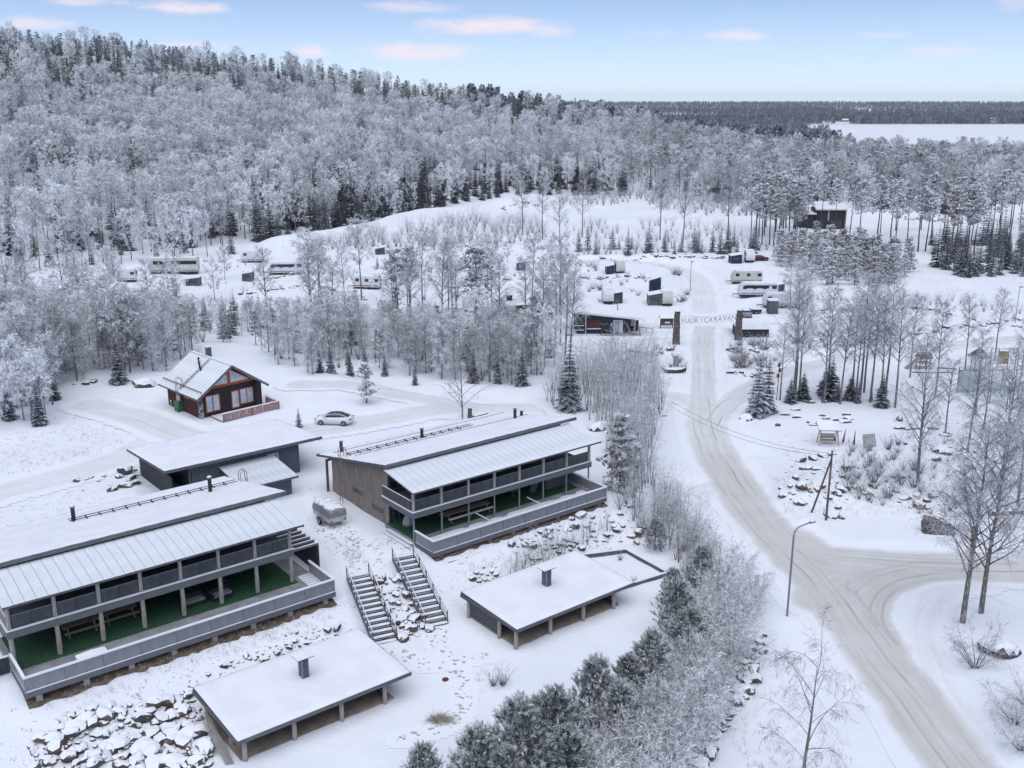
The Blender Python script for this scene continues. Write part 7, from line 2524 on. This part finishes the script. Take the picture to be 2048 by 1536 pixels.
def scatter_stuff(name, protos, pts, hs, label, cat, idx=None):
    """one object: trees set on points by geometry nodes"""
    me = bpy.data.meshes.new(name)
    me.vertices.add(len(pts))
    me.vertices.foreach_set('co', np.asarray(pts, np.float32).ravel())
    for nm, arr, ty in (('sc', hs, 'FLOAT'), ('rot', RNG.uniform(0, 6.28, len(pts)), 'FLOAT')):
        a = me.attributes.new(nm, ty, 'POINT')
        a.data.foreach_set('value', np.asarray(arr, np.float32))
    a = me.attributes.new('idx', 'INT', 'POINT')
    a.data.foreach_set('value', (RNG.integers(0, len(protos), len(pts)) if idx is None else np.array(idx)).astype(np.int32))
    o = mesh_obj(name, me)
    ng = bpy.data.node_groups.new(name + '_nodes', 'GeometryNodeTree')
    ng.interface.new_socket('Geometry', in_out='INPUT', socket_type='NodeSocketGeometry')
    ng.interface.new_socket('Geometry', in_out='OUTPUT', socket_type='NodeSocketGeometry')
    nd, lk_ = ng.nodes, ng.links
    gi, go = nd.new('NodeGroupInput'), nd.new('NodeGroupOutput')
    join = nd.new('GeometryNodeJoinGeometry')
    g2i = nd.new('GeometryNodeGeometryToInstance')
    for pr in reversed(protos):
        po = bpy.data.objects.new(pr['name'] + '_pattern', pr['both'])
        inf = nd.new('GeometryNodeObjectInfo')
        inf.inputs['Object'].default_value = po
        inf.inputs['As Instance'].default_value = True
        lk_.new(inf.outputs['Geometry'], g2i.inputs[0])
    iop = nd.new('GeometryNodeInstanceOnPoints')
    iop.inputs['Pick Instance'].default_value = True
    def attr(nm, ty):
        q = nd.new('GeometryNodeInputNamedAttribute')
        q.data_type = ty
        q.inputs['Name'].default_value = nm
        return q.outputs['Attribute']
    cx = nd.new('ShaderNodeCombineXYZ')
    lk_.new(attr('rot', 'FLOAT'), cx.inputs[2])
    lk_.new(gi.outputs[0], iop.inputs['Points'])
    lk_.new(g2i.outputs[0], iop.inputs['Instance'])
    lk_.new(attr('idx', 'INT'), iop.inputs['Instance Index'])
    lk_.new(cx.outputs[0], iop.inputs['Rotation'])
    lk_.new(attr('sc', 'FLOAT'), iop.inputs['Scale'])
    lk_.new(iop.outputs[0], go.inputs[0])
    md = o.modifiers.new('scatter', 'NODES')
    md.node_group = ng
    return tag(o, label, cat, kind='stuff')


for t, lst in FOREST.items():
    protos, h0, (ha, hb), lab, cat, grp = KIND[t]
    for q in lst: plant(pick(protos), q[:3], h0, RNG.uniform(ha, hb), lab, cat, grp)
plant_all()

# ---- far woods: across the lake, the wooded spit, to the horizon
pts, hs = [], []
rf = np.random.default_rng(9)
for (t0, t1, ya, yb, n) in ((-.05, .32, 700, 2650, 6500), (-.1, .62, 2720, 3600, 9000), (-.1, .62, 3600, 5200, 9000), (-.1, .62, 5200, 9200, 9000)):
    yy = ya * (yb / ya) ** rf.random(n)
    tt = rf.uniform(t0, t1, n)
    xx = tt * yy
    if ya < 2000:   # the wooded spit thins out into the lake
        keep = tt < .31 - .03 * sm(yy, 1215, 2520) + .022 * vnoise(yy * .006, tt * 0, 73)
    else:
        keep = wood_at(xx, yy) + sm(yy, 6000, 6800) > .4
        keep |= (yy < 2800) & (vnoise(xx * .01, yy * .004, 74) > .12)
    pts.append(np.stack([xx, yy, ground_z(xx, yy)], -1)[keep])
    hs.append((rf.uniform(.7, 1.25, n) * np.where(yy > 3000, 1.15, 1.0))[keep])
scatter_stuff('far_forest', LOWT, np.concatenate(pts), np.concatenate(hs), 'distant woods beyond the lake reaching the horizon', 'forest')
# farms across the lake
for k, (u, v, w) in enumerate(((1690, 243, 18), (1745, 243, 14), (1985, 240, 22), (1960, 246, 14))):
    p = at(u, v, -14)
    q = empty('far_farmhouse', (p[0], p[1], gz(p[0], p[1])), .2 * k, ('leftmost', 'second from left', 'rightmost, largest', 'third from left')[k] + ' of the tiny farm buildings across the frozen lake', 'farmhouse', 'farms across the lake')
    MB().prism([(-4, 0), (4, 0), (4, 5), (0, 8), (-4, 5)], 'x', -w / 2, w / 2).build('wall', mat('far_wall', (.3, .28, .28)), q)
    MB().slope(-w / 2 - 1, w / 2 + 1, -4.6, 0, 5.2, 8.8, .5).slope(-w / 2 - 1, w / 2 + 1, 0, 4.6, 8.8, 5.2, .5).build('roof', SNOWR, q)
    for x in (-w / 4, w / 4): MB().box(x - 1, x + 1, -4.1, -4.01, 1.5, 3.2).build('window', DGLASS, q)

# ---- dry grass poking out of the snow (nobody could count it)
def grass(name, polys, n, seed, hgt, label):
    T = TB()
    rng = np.random.default_rng(seed)
    for poly, k in zip(polys, n):
        for (u, v) in px_scatter(poly, k, seed + k, 0):
            p = G(u, v)
            for b in range(6):
                q = p + np.array([rng.normal() * .12, rng.normal() * .12, -.03])
                T.blade(q, q + unit(np.array([rng.normal() * .35, rng.normal() * .35, 1])) * hgt * rng.uniform(.5, 1.2), .022, rng.random())
    pr = T.finish(name, TRUNKD, GRASSM)
    return tag(mesh_obj(name, pr['crown']), label, 'grass', kind='stuff')


grass('dry_grass_camp', [[(480, 560), (1150, 540), (1150, 640), (700, 640), (480, 630)], [(1150, 520), (1600, 520), (1600, 600), (1150, 600)], [(1580, 600), (2040, 600), (2040, 700), (1580, 720)], [(1000, 400), (1560, 410), (1560, 480), (1000, 470)]], [220, 160, 260, 220], 700, .6, 'dry stalks poking through the snow around the camp and field')
grass('dry_grass', [[(100, 1370), (660, 1190), (690, 1250), (400, 1330), (150, 1420)], [(0, 870), (240, 850), (250, 900), (0, 960)], [(900, 1140), (1300, 1030), (1300, 1100), (950, 1170)], [(620, 1050), (760, 1100), (700, 1140)],
                     [(1520, 1240), (1700, 1540), (1500, 1540), (1440, 1450)], [(1560, 900), (1940, 900), (1940, 1030), (1560, 1030)], [(950, 1340), (1020, 1340), (1020, 1390), (950, 1390)]],
      [220, 160, 200, 80, 170, 520, 20], 500, .42, 'dry grass stalks poking through the snow')
T = TB()
rq = np.random.default_rng(3)
p = G(873, 1440)
for i in range(420):
    a = rq.uniform(0, 6.28)
    r = .62 * math.sqrt(rq.random())
    q = np.array([math.cos(a) * r, math.sin(a) * r * .7, .0])
    T.blade(q, q + np.array([.5 * rq.normal() + .35, .3 * rq.normal() - .2, rq.uniform(.15, .5)]), .03, rq.random() * .6)
pr = T.finish('grass_tussock', TRUNKD, GRASSM)
tag(mesh_obj('grass_tussock', pr['crown'], None, tuple(p)), 'flattened tuft of straw-coloured grass on the snowy yard', 'grass tuft')

# ---- winter air
hz = MB().box(-9000, 9000, -60, 10000, -17.5, 118)
ho = hz.build('haze', None)
hm = bpy.data.materials.new('winter_air')
hm.use_nodes = True
N_ = NT(hm.node_tree)
pv_ = N_.n('ShaderNodeVolumePrincipled', Color=(.86, .92, 1.0, 1), Density=HAZE)
N_.n('ShaderNodeOutputMaterial', Volume=pv_)
ho.data.materials.append(hm)
tag(ho, 'thin cold winter haze over the whole valley', 'haze', kind='stuff')
